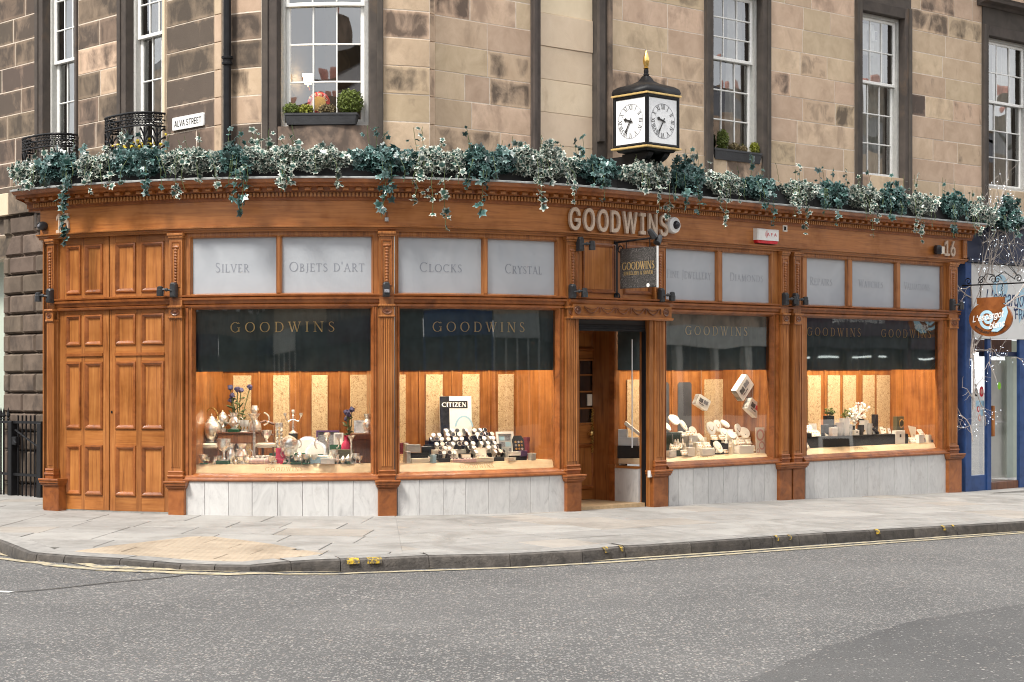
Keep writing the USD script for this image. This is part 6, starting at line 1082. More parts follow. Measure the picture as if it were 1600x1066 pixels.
window_box(BOW, 444, 559, 194, 176, 'black window box with four small shrubs under the bow window', [(455, 26, 20, 'sprout', 'dark green little shrub at the left end of the bow window box'), (479, 22, 17, 'lime_shrub', 'yellow green dome shaped shrub in the bow window box'), (511, 28, 17, 'heather', 'grey green low shrub in the middle of the bow window box'), (547, 42, 42, 'sprout', 'tall bushy green shrub at the right of the bow window box')])
window_box(RIGHT, 1118, 1192, 252, 235, 'black window box at the window right of the clock', [(1129, 21, 34, 'sprout', 'upright green shrub left in the window box by the clock'), (1147, 20, 15, 'heather', 'brown dried dome plant in the window box by the clock'), (1161, 14, 12, 'heather', 'smaller brown dried plant in the window box by the clock'), (1179, 15, 20, 'lime_shrub', 'small bright green shrub right in the window box by the clock')])
# ---- planter trough and ivy on the cornice
tr = thing('planter_trough', 'long black planter trough standing along the top of the cornice', 'planter', (0, 0, 0)); TZ = FT + .262
e = np.linspace(sE0 - .15, sE1 + .15, 13)
for p, q in zip(e[:-1], e[1:]): MB().sweep([(-.16, TZ + .002), (.08, TZ + .002), (.10, TZ + .27), (.10, TZ + .285), (.08, TZ + .285), (.075, TZ + .25), (-.14, TZ + .25), (-.16, TZ + .285)], p + .003, q - .003).build('trough_section', 'black_trough', tr, on=SHOP)
LEAF = np.array([(0, 1.0), (.17, .62), (.30, .56), (.62, .50), (.42, .18), (.50, -.18), (.20, -.20), (0, -.05), (-.20, -.20), (-.50, -.18), (-.42, .18), (-.62, .50), (-.30, .56), (-.17, .62)]); LEAF[:, 1] -= .25
LU = np.array([1, .55, .75, 1, .55, 1, .6, .3, .6, 1, .55, 1, .75, .55])
def leaves(C, size, seed, out=(0, .75, .45), droop=.6):
    """ivy leaves at the points C (s, d, z)"""
    r = np.random.default_rng(seed); n = len(C); nrm = np.array(out) + r.normal(0, .75, (n, 3)); nrm /= np.linalg.norm(nrm, axis=1, keepdims=True)
    tip = np.array([0, .15, -droop]) + r.normal(0, .55, (n, 3)); tip -= nrm * (tip * nrm).sum(1, keepdims=True); tip /= np.linalg.norm(tip, axis=1, keepdims=True); sd = np.cross(tip, nrm); sz = size * r.choice([.5, .7, .9, 1.05, 1.4], (n, 1, 1)) * r.uniform(.85, 1.15, (n, 1, 1)); m = len(LEAF)
    fold = r.uniform(.1, .55, (n, 1, 1)); 
    P3 = C[:, None] + sz * (LEAF[None, :, :1] * sd[:, None] + LEAF[None, :, 1:] * tip[:, None]) - sz * fold * (np.abs(LEAF[None, :, :1]) ** 1.3 + .25 * np.maximum(LEAF[None, :, 1:], 0) ** 2) * nrm[:, None]
    ctr = C[:, None] + sz * .02 * nrm[:, None]; V = np.concatenate([P3, ctr], 1).reshape(-1, 3); k = np.arange(m); f = np.stack([k, (k + 1) % m, np.full(m, m)], -1); F_ = (f[None] + (m + 1) * np.arange(n)[:, None, None]).reshape(-1, 3)
    u = np.tile(np.append(LU, 0.0), n); w = np.repeat(r.random(n), m + 1); return V, F_, np.stack([u, w], -1)
IVY = [(42, 30, 'V', 250, [(30, 300)]), (88, 30, 'G', 236, [(97, 378), (102, 352)]), (146, 28, 'V', 246, [(172, 292)]), (215, 46, 'G', 230, [(228, 300)]), (300, 40, 'V', 246, [(278, 310), (335, 298)]), (360, 24, 'G', 242, [(368, 318), (384, 332)]), (410, 40, 'V', 240, [(438, 300)]), (485, 55, 'V', 226, [(530, 292), (455, 290)]),
       (600, 45, 'G', 230, [(610, 312), (602, 340)]), (682, 42, 'V', 238, [(650, 318), (672, 338), (693, 360)]), (765, 40, 'G', 228, [(757, 332), (735, 295)]), (850, 52, 'V', 222, [(850, 326), (898, 316)]), (935, 34, 'G', 246, [(945, 312)]), (1010, 42, 'V', 264, [(1030, 328), (1046, 342)]), (1076, 28, 'G', 250, [(1090, 336), (1073, 328)]), (1134, 32, 'V', 270, [(1134, 358), (1125, 330)]),
       (1186, 28, 'G', 280, [(1197, 322), (1211, 351)]), (1252, 28, 'V', 285, [(1262, 360), (1240, 342)]), (1305, 26, 'G', 284, [(1311, 354)]), (1350, 30, 'V', 289, [(1362, 372), (1372, 345)]), (1398, 22, 'G', 288, [(1392, 345)]), (1445, 28, 'V', 302, [(1430, 364), (1442, 378)]), (1494, 24, 'G', 300, [(1490, 372)]), (1536, 26, 'V', 314, [(1530, 362)]), (1577, 28, 'G', 308, [(1570, 350)])]
nxt = {'V': 0, 'G': 0}
place = ['above the far left spotlight', 'hanging over the number 15', 'right of the number 15', 'under the nearer iron balcony', 'under the street name plate', 'at the foot of the downpipe', 'under the left edge of the bow window', 'under the bow window box', 'under the right side of the bow window', 'right of the bow window', 'left of the blind pale window', 'under the pale blind window', 'where the clock beam meets the wall', 'under the clock', 'right below the clock', 'above the alarm box, under the window box', 'right of the alarm box', 'above the paired pilasters', 'left of the tall narrow window', 'under the tall narrow window with a vent', 'right of the tall narrow window', 'above the number 16, on its left', 'above the right end block', 'above the restaurant corner', 'above the restaurant fascia']
for i, (px, hw, kd, top, strands) in enumerate(IVY):
    path = SHOP if px < 1520 else NB; s_, z0 = path.hit(px, top, .2); y_ = path.P([s_, .2, 0])[1]; hws = hw * y_ / FPX * 1.38; zc = TZ + .25 if px < 1520 else TZ + .12; zt = max(z0 - .03, zc + .10); r = np.random.default_rng(100 + i)
    lab = f"{'cream and green variegated' if kd == 'V' else 'dark blue green'} ivy clump {place[i]}"
    t = thing('ivy_plant', lab, 'ivy', path.P([s_, .15, zc]), 0, group='ivy clumps along the cornice')
    n = int(440 * hws / .3) + 60; q = r.normal(0, 1, (n, 3)); q /= np.linalg.norm(q, axis=1, keepdims=True); q *= r.uniform(.25, 1, (n, 1)) ** .5
    lob = 1 + .42 * np.sin(q[:, :1] * 8 + 1.7 * i) ; C = np.stack([s_ + q[:, 0] * hws, .16 + q[:, 1] * .17 * lob[:, 0], zc + np.where(q[:, 2] > 0, q[:, 2] * (zt - zc) * lob[:, 0], q[:, 2] * .17)], -1)
    C[:, 1] = np.where(C[:, 2] < zc - .04, np.maximum(C[:, 1], .13), C[:, 1])
    parts_, stems = [C], []
    allst = [(a_, b_, 1) for a_, b_ in strands] + [(px + r.uniform(-.9, .9) * hw, None, 0) for _ in range(3)] + [(px + r.uniform(-1, 1) * hw, 'up', 0) for _ in range(3)]
    for sp_x, sp_y, big in allst:
        s2 = path.s_at(sp_x, .38); zb = path.zat(sp_x, sp_y, .38) if big else (zc + .22 + r.uniform(.0, .22) if sp_y == 'up' else zc - r.uniform(.22, .40)); s1 = s_ + (s2 - s_) * .55
        st = np.array([(s1, .2, zc + .05), ((s1 + s2) / 2, .30, zc + .03), (s2, .38, zc - .14), (s2 + r.uniform(-.02, .02), .385, (zc - .14 + zb) / 2), (s2 + r.uniform(-.03, .03), .38, zb)]) if sp_y != 'up' else np.array([(s1, .1, zc), (s1 * .4 + s2 * .6, .1, zc + .1), (s2, .12, zb)])
        tt = np.linspace(0, len(st) - 1, 14); cv = np.stack([np.interp(tt, range(len(st)), st[:, k]) for k in range(3)], -1); cv[:, 0] += np.cumsum(r.normal(0, .006, 14)); stems.append(cv)
        nl = int((20 if big else 9) * max(.4, abs(zc - zb) / .4)); w = r.random(nl) * (1.0 if big else 1); u = w * 13; spread = .042 * (1 - .75 * w) + .010
        parts_.append(np.stack([np.interp(u, range(14), cv[:, k]) for k in range(3)], -1) + r.normal(0, 1, (nl, 3)) * spread[:, None] * [1, .5, 1])
    C = np.vstack(parts_); V, F_, uv = leaves(C, .062 if kd == 'V' else .069, 300 + i); mb = MB(); mb.add(V, F_, uv); mb.build('leaves', 'ivy_cream' if kd == 'V' else 'ivy_green', t, on=path, uv=True, kind='stuff')
    m = MB(); [m.tube(c, .0035, 4) for c in stems]; m.build('stems', 'stem_green', t, on=path, kind='stuff')
# ---- hanging wooden sign and bare branches at the restaurant
bs, bz = NB.hit(1512, 446, .1); q = NB.P([bs, .05, bz]); os_ = thing('oval_hanging_sign', 'oval wooden hanging sign with a pale blue snail and white script', 'sign', q, TH_R)
y_ = q[1]; pw = y_ / FPX; W_ = 72 * pw / .93     # it hangs square to the wall
zz = lambda py: NB.zat(1545, py, .5) - q[2]
top, bot = zz(479), zz(520); cz = (zz(466) + zz(521)) / 2; hh = (zz(466) - zz(521)) / 2; wH = W_ / 2; y0_ = -.08
ell = affinity.scale(Point(0, 0).buffer(1, 24), wH * .98, hh); body_ = unary_union([ell, sbox(-wH * .62, 0, wH * .62, hh * 1.08)]); neck = sbox(-wH * .62, hh * .85, wH * .62, hh * 1.22)
def onoval(shape, name, mt, o0, o1, par):
    v, f = MB().poly(shape, o0, o1).data(); return MB().add(np.stack([-v[:, 1], y0_ - wH - v[:, 0], cz + v[:, 2]], -1), f[:, ::-1]).build(name, mt, par)
ob = onoval(unary_union([ell, neck]), 'sign_board', 'wood_mould', -.02, .02, os_)
u = np.linspace(.8, 11.2, 70); onoval(affinity.translate(LineString([(.0135 * k * math.cos(k), .0135 * k * math.sin(k)) for k in u]).buffer(.024), -wH * .12, hh * .02), 'snail', 'light_blue', .0205, .024, ob)
onoval(Polygon([(wH * .25, -hh * .35), (wH * .62, hh * .30), (wH * .55, hh * .55), (wH * .74, hh * .70), (wH * .82, hh * .35), (wH * .6, -hh * .5), (wH * .35, -hh * .75), (wH * .05, -hh * .72)]), 'bottle', 'light_blue', .0205, .024, ob)
def script_on(txt, x, y, h, w, mt, name):
    m = MB(); sans(m, txt, x, .0245, y, h, .003, width=w, bold=True, shear=.3, rot=8); v, f = m.data(); MB().add(np.stack([-v[:, 1], y0_ - wH - v[:, 0], cz + v[:, 2]], -1), f[:, ::-1]).build(name, mt, ob)
script_on("L'escargot", -wH * .82, -hh * .18, hh * .34, wH * 1.45, 'sign_white', 'script_word'); script_on('blanc', -wH * .05, -hh * .58, hh * .34, wH * .72, 'sign_white', 'script_word')
for k, ch in enumerate('RESTAURANT FRANCAIS'):
    if ch == ' ': continue
    an = math.radians(214 + k * 112 / 18); m = MB(); g = meshkit.text_mesh(ch, hh * .14, .003, bold=True); v = np.array(g.vertices); v[:, 0] -= v[:, 0].max() / 2; ro = an + math.pi / 2; X = v[:, 0] * math.cos(ro) - v[:, 1] * math.sin(ro) + wH * .84 * math.cos(an); Y = v[:, 0] * math.sin(ro) + v[:, 1] * math.cos(ro) + hh * .86 * math.sin(an)
    MB().add(np.stack([-.0205 - v[:, 2], y0_ - wH - X, cz + Y], -1), g.faces).build('rim_letter', 'sign_black', ob)
m = MB(); m.tube([(0, .05, 0), (0, -W_ - .30, .0)], .013, 6); br = m.build('bracket_bar', 'black_iron', os_)
m = MB(); u = np.linspace(0, 8, 30)
for yc, zc_, sgn, R_ in ((-.06, .06, 1, .06), (-.30, .07, -1, .07), (-.52, .07, 1, .07), (-.60, .07, -1, .07), (-W_ - .18, .07, 1, .07)): m.tube([(0, yc + sgn * R_ * math.cos(k) * (1 - k / 10), zc_ + R_ * math.sin(k) * (1 - k / 10)) for k in u], .008, 4)
m.tube([(0, -.24, .02), (0, -.40, .17), (0, -.55, .14)], .008, 4); m.tube([(0, -.6, .13), (0, -.72, .19), (0, -W_ - .12, .06)], .008, 4); m.build('bracket_scrolls', 'black_iron', os_)
m = MB(); m.tube([(0, -W_ - .18, .1), (.0, -.30, .95)], .006, 4); m.tube([(0, -W_ - .18, .1), (.25, .05, .95)], .006, 4); m.build('stay_wire', 'black_iron', os_)
for yy in (y0_ - wH * .5, y0_ - wH * 1.5): m = MB(); [m.tube([(.012 * math.cos(k_ * 1.57), yy + .012 * math.sin(k_ * 1.57), -.01 - .035 * k_), (.012 * math.cos(k_ * 1.57), yy - .012, -.05 - .035 * k_)], .006, 4) for k_ in range(max(1, int((-(cz + hh * 1.1)) / .035)))]; m.build('chain', 'black_iron', os_)
r = random.Random(6); tw = thing('bare_branches', 'bare pale branches with tiny lights draped round the restaurant sign', 'branches', NB.P([.5, .2, 0])); big, small, leds = MB(), MB(), []
def twig(p, dirn, ln, rad, depth):
    n = 6; pts_ = [np.array(p)]; d_ = np.array(dirn, float)
    for _ in range(n): d_ = d_ + np.array([r.gauss(0, .22), r.gauss(0, .12), r.gauss(0, .22)]); d_ /= np.linalg.norm(d_); pts_.append(pts_[-1] + d_ * ln / n * np.array([1, .6, 1]))
    (big if depth == 0 else small).tube(pts_, np.linspace(rad, rad * .45, n + 1), 5)
    for q_ in pts_[2:]:
        if r.random() < .15: leds.append(q_ + np.array([r.gauss(0, .02), .01, r.gauss(0, .02)]))
    if depth < 2:
        for _ in range(5 if depth == 0 else 3): k = r.randint(1, n); twig(pts_[k], d_ + np.array([r.gauss(0, .9), r.gauss(0, .35), r.gauss(0, .9)]), ln * r.uniform(.4, .7), rad * .45, depth + 1)
for px, py, dx, dz, ln, rad in ((1518, 560, .1, 1, 1.2, .022), (1521, 640, -.1, 1, .9, .022), (1524, 540, .3, 1, 1.3, .018), (1530, 430, .25, 1, .9, .014), (1540, 440, .5, .9, 1.0, .012), (1555, 400, .6, .5, .9, .012), (1575, 390, .3, .9, .8, .010), (1560, 360, 1, .3, .8, .01), (1590, 420, -.4, .8, .8, .01), (1545, 545, 1, .25, .6, .008), (1580, 560, .6, .3, .5, .008), (1524, 600, .3, -.9, .8, .010), (1600, 350, -.8, .3, .8, .01), (1535, 380, .8, .4, .9, .012), (1550, 430, .2, 1, .9, .012), (1570, 440, .9, .4, .8, .01), (1585, 380, -.3, .9, .7, .01), (1545, 350, .5, .4, .7, .01), (1528, 500, .1, 1, 1.0, .016), (1520, 690, .1, 1, .8, .012)):
    s_, z = NB.hit(px, py, .14); twig((s_, .14, z), (dx, .02, dz), ln, rad, 0)
big.build('branch', 'twig_bark', tw, on=NB, smooth=True, kind='stuff'); small.build('twigs', 'twig_bark', tw, on=NB, kind='stuff'); m = MB(); [m.tm(trimesh.creation.icosphere(0, .0065), trimesh.transformations.translation_matrix(q_)) for q_ in leds]; m.build('tiny_lights', 'led_white', tw, on=NB, kind='stuff')
# ------------------------------------------------------------------ what stands in the windows. Every maker works in the thing's own frame: x right, y inwards, z up
def spot_at(px, d, n, up=0.0):
    s_ = S(px, d); return SHOP.P([s_, d, ZF[n] + .002 + up]), SHOP.ang(s_)
def stand(name, label, cat, px, d, n, up=0.0, turn=0.0, group=None):
    p, a = spot_at(px, d, n, up); return thing(name, label, cat, p, a + math.radians(turn), group)
def LT(t, name, mt, prof, x=0, y=0, z=0, seg=16, smooth=35): return MB().lathe(prof, x, y, z, seg).build(name, mt, t, smooth=smooth)
def BX(t, name, mt, x0, x1, y0, y1, z0, z1, ch=.003):
    c = min(ch, (x1 - x0) * .2, (z1 - z0) * .2, (y1 - y0) * .3)
    return MB().rings([[(x0 + i, y, z0 + i), (x1 - i, y, z0 + i), (x1 - i, y, z1 - i), (x0 + i, y, z1 - i)] for y, i in ((y1, 0), (y0 + c, 0), (y0, c))], True, True, True).build(name, mt, t)
def TB_(t, name, mt, pts, r, sides=6): return MB().tube(pts, r, sides).build(name, mt, t, smooth=True)
GOB = [(.30, 0), (.30, .03), (.12, .07), (.06, .14), (.06, .36), (.10, .42), (.26, .52), (.34, .68), (.34, .95), (.36, 1.0), (.32, 1.0), (.30, .7), (.1, .5)]
POT = [(.20, 0), (.22, .03), (.16, .08), (.24, .18), (.36, .36), (.38, .50), (.30, .66), (.20, .74), (.22, .76), (.18, .80), (.10, .88), (.03, .92), (.05, .96), (.01, 1.0)]
JUG = [(.24, 0), (.25, .04), (.16, .10), (.26, .24), (.33, .40), (.28, .58), (.18, .72), (.20, .86), (.27, 1.0), (.24, 1.0), (.16, .8), (.16, .5)]
CAND = [(.34, 0), (.34, .03), (.22, .07), (.09, .13), (.06, .2), (.09, .27), (.06, .33), (.05, .7), (.09, .76), (.05, .80), (.10, .88), (.14, .93), (.10, 1.0), (.06, 1.0)]
TRUM = [(.16, 0), (.16, .01), (.09, .05), (.03, .12), (.022, .2), (.02, .75), (.035, .85), (.06, .93), (.10, 1.0), (.09, 1.0), (.03, .85)]
BOWL = [(.16, 0), (.18, .06), (.10, .16), (.10, .22), (.30, .42), (.46, .75), (.52, 1.0), (.49, 1.0), (.4, .75), (.2, .45)]
def sc(p, h, w=1.0): return [(r * h * w, z * h) for r, z in p]
def vessel(px, d, n, h, prof, name, label, cat, mt='silver', w=1.0, up=0, spout=False, handle=None, base=None, group=None):
    t = stand(name, label, cat, px, d, n, up, group=group); z = 0
    if base: BX(t, 'stand', base, -.32 * h * w, .32 * h * w, -.32 * h * w, .32 * h * w, 0, h * .16); z = h * .16
    LT(t, 'body', mt, sc(prof, h, w), z=z)
    if spout: TB_(t, 'spout', mt, [(-.30 * h * w, 0, z + .35 * h), (-.48 * h * w, 0, z + .42 * h), (-.58 * h * w, 0, z + .62 * h), (-.70 * h * w, 0, z + .74 * h)], np.array([.07, .055, .04, .03]) * h)
    if handle == 'side': a = np.linspace(-1.35, 1.35, 10); TB_(t, 'handle', mt if spout is not None else mt, [((.30 + .26 * math.cos(q)) * h * w, 0, z + (.50 + .24 * math.sin(q)) * h) for q in a], .032 * h)
    if handle == 'top': a = np.linspace(.15, math.pi - .15, 12); TB_(t, 'handle', 'brass', [(.30 * h * w * math.cos(q), 0, z + (.70 + .50 * math.sin(q)) * h) for q in a], .026 * h)
    if handle == 'two':
        for sg in (-1, 1): a = np.linspace(-1.3, 1.3, 9); TB_(t, 'handle', mt, [(sg * (.34 + .16 * math.cos(q)) * h * w, 0, z + (.66 + .18 * math.sin(q)) * h) for q in a], .026 * h)
    return t
def boxy(px, d, n, w, dp_, h, mt, name, label, cat, up=0, turn=0, lid=None, group=None):
    t = stand(name, label, cat, px, d, n, up, turn, group); BX(t, 'body', mt, -w / 2, w / 2, -dp_ / 2, dp_ / 2, 0, h * (.8 if lid else 1))
    if lid: BX(t, 'lid', lid, -w / 2 - .004, w / 2 + .004, -dp_ / 2 - .004, dp_ / 2 + .004, h * .8 + .001, h)
    return t
def case_open(px, d, n, w, h, outer, inner, label, up=0, turn=0, items=0):
    """a hinged presentation case, its lid leaning back"""
    t = stand('open_case', label, 'case', px, d, n, up, turn); BX(t, 'case_base', outer, -w / 2, w / 2, -.05, .06, 0, h * .35); BX(t, 'lining', inner, -w / 2 + .008, w / 2 - .008, -.042, .05, h * .35 - .002, h * .35 + .004)
    v, f = MB().box(-w / 2, w / 2, -.008, .008, 0, h * .8).data(); q = math.radians(-14); v2 = np.stack([v[:, 0], .058 + v[:, 1] * math.cos(q) - v[:, 2] * math.sin(q), h * .35 + v[:, 2] * math.cos(q)], -1); MB().add(v2, f).build('case_lid', outer, t); v, f = MB().box(-w / 2 + .008, w / 2 - .008, .0, .004, .008, h * .8 - .008).data(); v2 = np.stack([v[:, 0], .044 + v[:, 1] - v[:, 2] * math.sin(q), h * .35 + v[:, 2] * math.cos(q)], -1); MB().add(v2, f).build('lid_lining', inner, t)
    for k in range(items): LT(t, 'ring', 'silver', [(.006, 0), (.012, .008), (.009, .02), (.004, .02)], x=-w / 2 + w * (k + .5) / items, y=0, z=h * .35 + .004, seg=8)
    return t
def tilted(t, name, mt, shape, lean, thick, z0=0.0, off=0.0):
    v, f = MB().poly(shape, 0, thick).data(); c, s_ = math.cos(lean), math.sin(lean); return MB().add(np.stack([v[:, 0], off + v[:, 2] * s_ - v[:, 1] * c, z0 + v[:, 2] * c + v[:, 1] * s_], -1), f[:, ::-1]).build(name, mt, t)
def tray(px, d, n, R, label, up=0, lobes=10):
    t = stand('silver_tray', label, 'tray', px, d, n, up); a = np.linspace(0, 2 * np.pi, 80)[:-1]; g = affinity.translate(Polygon([((R * (1 + .03 * abs(math.cos(lobes / 2 * q)))) * math.cos(q), (R * (1 + .03 * abs(math.cos(lobes / 2 * q)))) * math.sin(q)) for q in a]), 0, R * 1.03)
    tilted(t, 'rim', 'silver', g, .28, .012, off=.004); tilted(t, 'plate', 'white_metal', affinity.translate(Point(0, 0).buffer(R * .78, 24), 0, R * 1.03), .28, .003, off=-.010); return t
def framed(px, d, n, w, h, frame_m, pic_m, label, cat='picture', name='framed_card', up=0, bw=.02, turn=0):
    t = stand(name, label, cat, px, d, n, up, turn); tilted(t, 'frame', frame_m, sbox(-w / 2, 0, w / 2, h).difference(sbox(-w / 2 + bw, bw, w / 2 - bw, h - bw)), .16, .016); tilted(t, 'picture', pic_m, sbox(-w / 2 + bw, bw, w / 2 - bw, h - bw), .16, .004, off=.006); return t
def thistle(px, d, n, H, label, up=0, heads=5, spread=.22, seed=1, vase=True):
    r = random.Random(seed); t = stand('thistle_vase', label, 'flowers', px, d, n, up)
    if vase: LT(t, 'vase', 'silver_satin', [(.05, 0), (.03, .03), (.06, .10), (.05, .18), (.028, .24), (.04, .27)])
    for k in range(heads):
        x, y, z = r.uniform(-spread, spread), r.uniform(-.05, .05), H * r.uniform(.72, 1.0); st = TB_(t, 'stem', 'stem_green', [(0, 0, .2 if vase else 0), (x * .3, y * .5, z * .55), (x, y, z)], .006, 5)
        c = trimesh.creation.icosphere(1, .034); c.vertices *= np.random.default_rng(seed * 9 + k).uniform(.75, 1.3, (len(c.vertices), 1)); MB().tm(c, trimesh.transformations.translation_matrix([x, y, z])).build('flower_head', 'thistle_blue', t)
        m = MB()
        for j in range(6): u = r.uniform(.35, .9); c0 = np.array([x * u, y * u, z * u]); e = np.array([r.gauss(0, 1), r.gauss(0, .6), r.gauss(.3, .5)]); e /= np.linalg.norm(e); m.tube([c0, c0 + e * .05, c0 + e * .085], [.004, .012, .001], 4)
        m.build('leaves', 'stem_green', t, kind='stuff')
    return t
# ================= window one: silver
ZT = .40
t = stand('side_table', 'small dark wood side table with an inlaid drawer, in the silver window', 'table', 377, -.62, 0); W2_, DD, HH = .56, .34, .385
BX(t, 'tabletop', 'wood_dark', -W2_ / 2, W2_ / 2, -DD / 2, DD / 2, HH - .02, HH); ap = BX(t, 'apron', 'wood_upright', -W2_ / 2 + .03, W2_ / 2 - .03, -DD / 2 + .02, DD / 2 - .02, HH - .14, HH - .021); BX(t, 'drawer', 'wood_panel', -W2_ / 2 + .09, W2_ / 2 - .09, -DD / 2 + .008, -DD / 2 + .025, HH - .125, HH - .035)
for sx_ in (-1, 1):
    for sy in (-1, 1): MB().tube([(sx_ * (W2_ / 2 - .05), sy * (DD / 2 - .04), HH - .14), (sx_ * (W2_ / 2 - .04), sy * (DD / 2 - .03), .15), (sx_ * (W2_ / 2 - .055), sy * (DD / 2 - .04), 0)], [.028, .018, .013], 8).build('leg', 'wood_dark', t, smooth=True)
u = HH
vessel(348, -.62, 0, .24, POT, 'teapot', 'silver teapot with a long spout, highest on the side table', 'teapot', 'silver_satin', w=.9, up=u, spout=True, handle='side', base='silver'); vessel(366, -.58, 0, .21, JUG, 'silver_jug', 'silver lidded jug on a green stand on the side table', 'jug', 'silver', up=u, handle='side', base='green_baize', spout=True)
for k, x in enumerate((379, 384)): vessel(x, -.6, 0, .15, GOB, 'wine_glass', ('left' if k == 0 else 'right') + ' small glass standing on the side table', 'glass', 'white_metal', up=u, w=.8)
boxy(382, -.70, 0, .14, .08, .025, 'card_white', 'white_plinth', 'low white plinth lying on the side table', 'plinth', up=u)
vessel(398, -.60, 0, .33, [(.22, 0), (.26, .1), (.24, .3), (.10, .48), (.07, .6), (.10, .72), (.16, .86), (.10, 1.0), (.06, 1.0)], 'decanter', 'tall silver mounted decanter at the right of the side table', 'decanter', 'silver_satin', up=u, handle='side')
def small_chair(px, d, label, seat):
    t = stand('small_chair', label, 'chair', px, d, 0, turn=12); h = .20; LT(t, 'seat', seat, [(.13, h - .01), (.145, h + .005), (.145, h + .035), (.12, h + .05), (.0, h + .055)], seg=20)
    for sx_ in (-.1, .1):
        for sy in (-.09, .09): TB_(t, 'leg', 'wood_dark', [(sx_, sy, h), (sx_ * 1.15, sy * 1.15, 0)], .012)
    for sx_ in (-.11, .11): TB_(t, 'back_post', 'wood_dark', [(sx_, .10, h), (sx_ * 1.05, .14, h + .30)], .012)
    TB_(t, 'back_rail', 'wood_dark', [(-.115, .14, h + .28), (0, .155, h + .32), (.115, .14, h + .28)], .018); TB_(t, 'back_rail', 'wood_dark', [(-.11, .12, h + .15), (.11, .12, h + .15)], .012); return t
small_chair(330, -.50, 'small chair with a cream seat at the left end of the silver window', 'fabric_seat'); small_chair(414, -.56, 'small chair with a cream seat right of the side table', 'fabric_seat')
vessel(331, -.50, 0, .36, POT, 'kettle', 'silver kettle with a hoop handle on the small chair', 'kettle', 'silver_satin', up=.26, spout=True, handle='top', w=.85); vessel(416, -.56, 0, .15, BOWL, 'silver_bowl', 'silver footed bowl on the chair right of the table', 'bowl', 'silver', up=.26)
vessel(350, -.26, 0, .27, GOB, 'silver_goblet', 'large silver goblet on a green stand at the front left', 'goblet', base='green_baize', w=.9); vessel(361, -.30, 0, .25, JUG, 'silver_jug', 'pear shaped silver jug right of the large goblet', 'jug', w=.75, handle='side'); vessel(378, -.30, 0, .25, JUG, 'silver_jug', 'silver cream jug with a wide lip at the front of the table', 'jug', w=1.0, handle='side')
vessel(397, -.36, 0, .62, TRUM, 'trumpet_vase', 'tall slender silver trumpet vase in front of the table', 'vase', w=1.3)
t = stand('pink_roll', 'roll of pale pink cloth lying at the front of the silver window', 'cloth', 404, -.24, 0); q = MB(); q.rings([[(x, .035 * math.cos(k), .036 + .035 * math.sin(k)) for k in np.arange(14) * np.pi / 7] for x in (-.13, .13)], True, True, True); plain('pink_cloth', (.62, .42, .40), .85, var=.2, scale=30); q.build('roll', 'pink_cloth', t, smooth=30); q = MB(); [q.rings([[(x, .0365 * math.cos(k), .036 + .0365 * math.sin(k)) for k in np.arange(14) * np.pi / 7] for x in (c, c + .008)]) for c in (-.09, .08)]; q.build('tie', 'cuff_cream', t)
t = stand('egg_set', 'row of round silver eggs on a wooden tray behind the pink roll', 'egg set', 410, -.34, 0); BX(t, 'egg_tray', 'wood_dark', -.15, .15, -.04, .04, 0, .03)
for k in range(5): LT(t, 'egg', 'silver_satin', [(.01, 0), (.022, .01), (.027, .03), (.02, .052), (.004, .062)], x=-.12 + .06 * k, z=.03, seg=12)
boxy(412, -.40, 0, .16, .10, .10, 'watch_dark', 'dark_casket', 'black casket with a silver lid below the footed bowl', 'box', lid='silver_satin')
for px, nm in ((433, 'left'), (439.5, 'right')): 
    t = stand('candlestick', f'{nm} one of two beaded silver candlesticks at the back', 'candlestick', px, -.62, 0, .10); LT(t, 'stick', 'silver', [(.05, 0), (.04, .03)] + [(.013 + .012 * (k % 2), .04 + k * .024) for k in range(14)] + [(.025, .39), (.02, .40)], seg=12); BX(t, 'foot', 'black_velvet', -.06, .06, -.06, .06, -.10, -.002)
case_open(437, -.30, 0, .12, .17, 'crimson', 'crimson', 'open crimson velvet case in the middle of the silver window'); vessel(452, -.36, 0, .30, [(.2, 0), (.2, .04), (.1, .12), (.1, .2), (.32, .36), (.40, .6), (.34, .82), (.2, .93), (.05, 1.0)], 'silver_globe', 'round covered silver dish on a green stand right of the crimson case', 'dish', base='green_baize', handle='two'); vessel(452, -.24, 0, .19, GOB, 'silver_goblet', 'small silver cup in front of the round covered dish', 'goblet', w=1.1, handle='two')
t = stand('candelabrum', 'silver three branch candelabrum standing high at the back', 'candelabrum', 458, -.72, 0, .36); BX(t, 'block', 'black_velvet', -.05, .05, -.05, .05, -.36, -.002); LT(t, 'stem', 'silver', sc(CAND, .30, .6))
for sg in (-1, 1): TB_(t, 'branch', 'silver', [(0, 0, .18), (sg * .07, 0, .15), (sg * .10, 0, .22)], .009); LT(t, 'cup', 'silver', [(.012, 0), (.024, .02), (.022, .04), (.012, .04)], x=sg * .10, z=.22, seg=10)
tray(480, -.50, 0, .165, 'large scalloped silver salver leaning at the back'); tray(494, -.38, 0, .135, 'smaller silver salver leaning in front of the large one', lobes=14)
for px, d_, w_, h_, lb in ((446, -.46, .14, .12, 'tall green case left of the round covered dish'), (468, -.44, .13, .11, 'green case behind the small lidded pot'), (474, -.28, .12, .07, 'green case with a cup on it at the front'), (524, -.36, .14, .20, 'tall green case below the purple frame'), (497, -.28, .12, .10, 'green case in front of the salvers'), (463, -.20, .13, .06, 'low green case at the front edge of the silver window'), (425, -.42, .10, .11, 'green case right of the black casket')):
    case_open(px, d_, 0, w_, h_, 'green_baize', 'green_baize', lb)
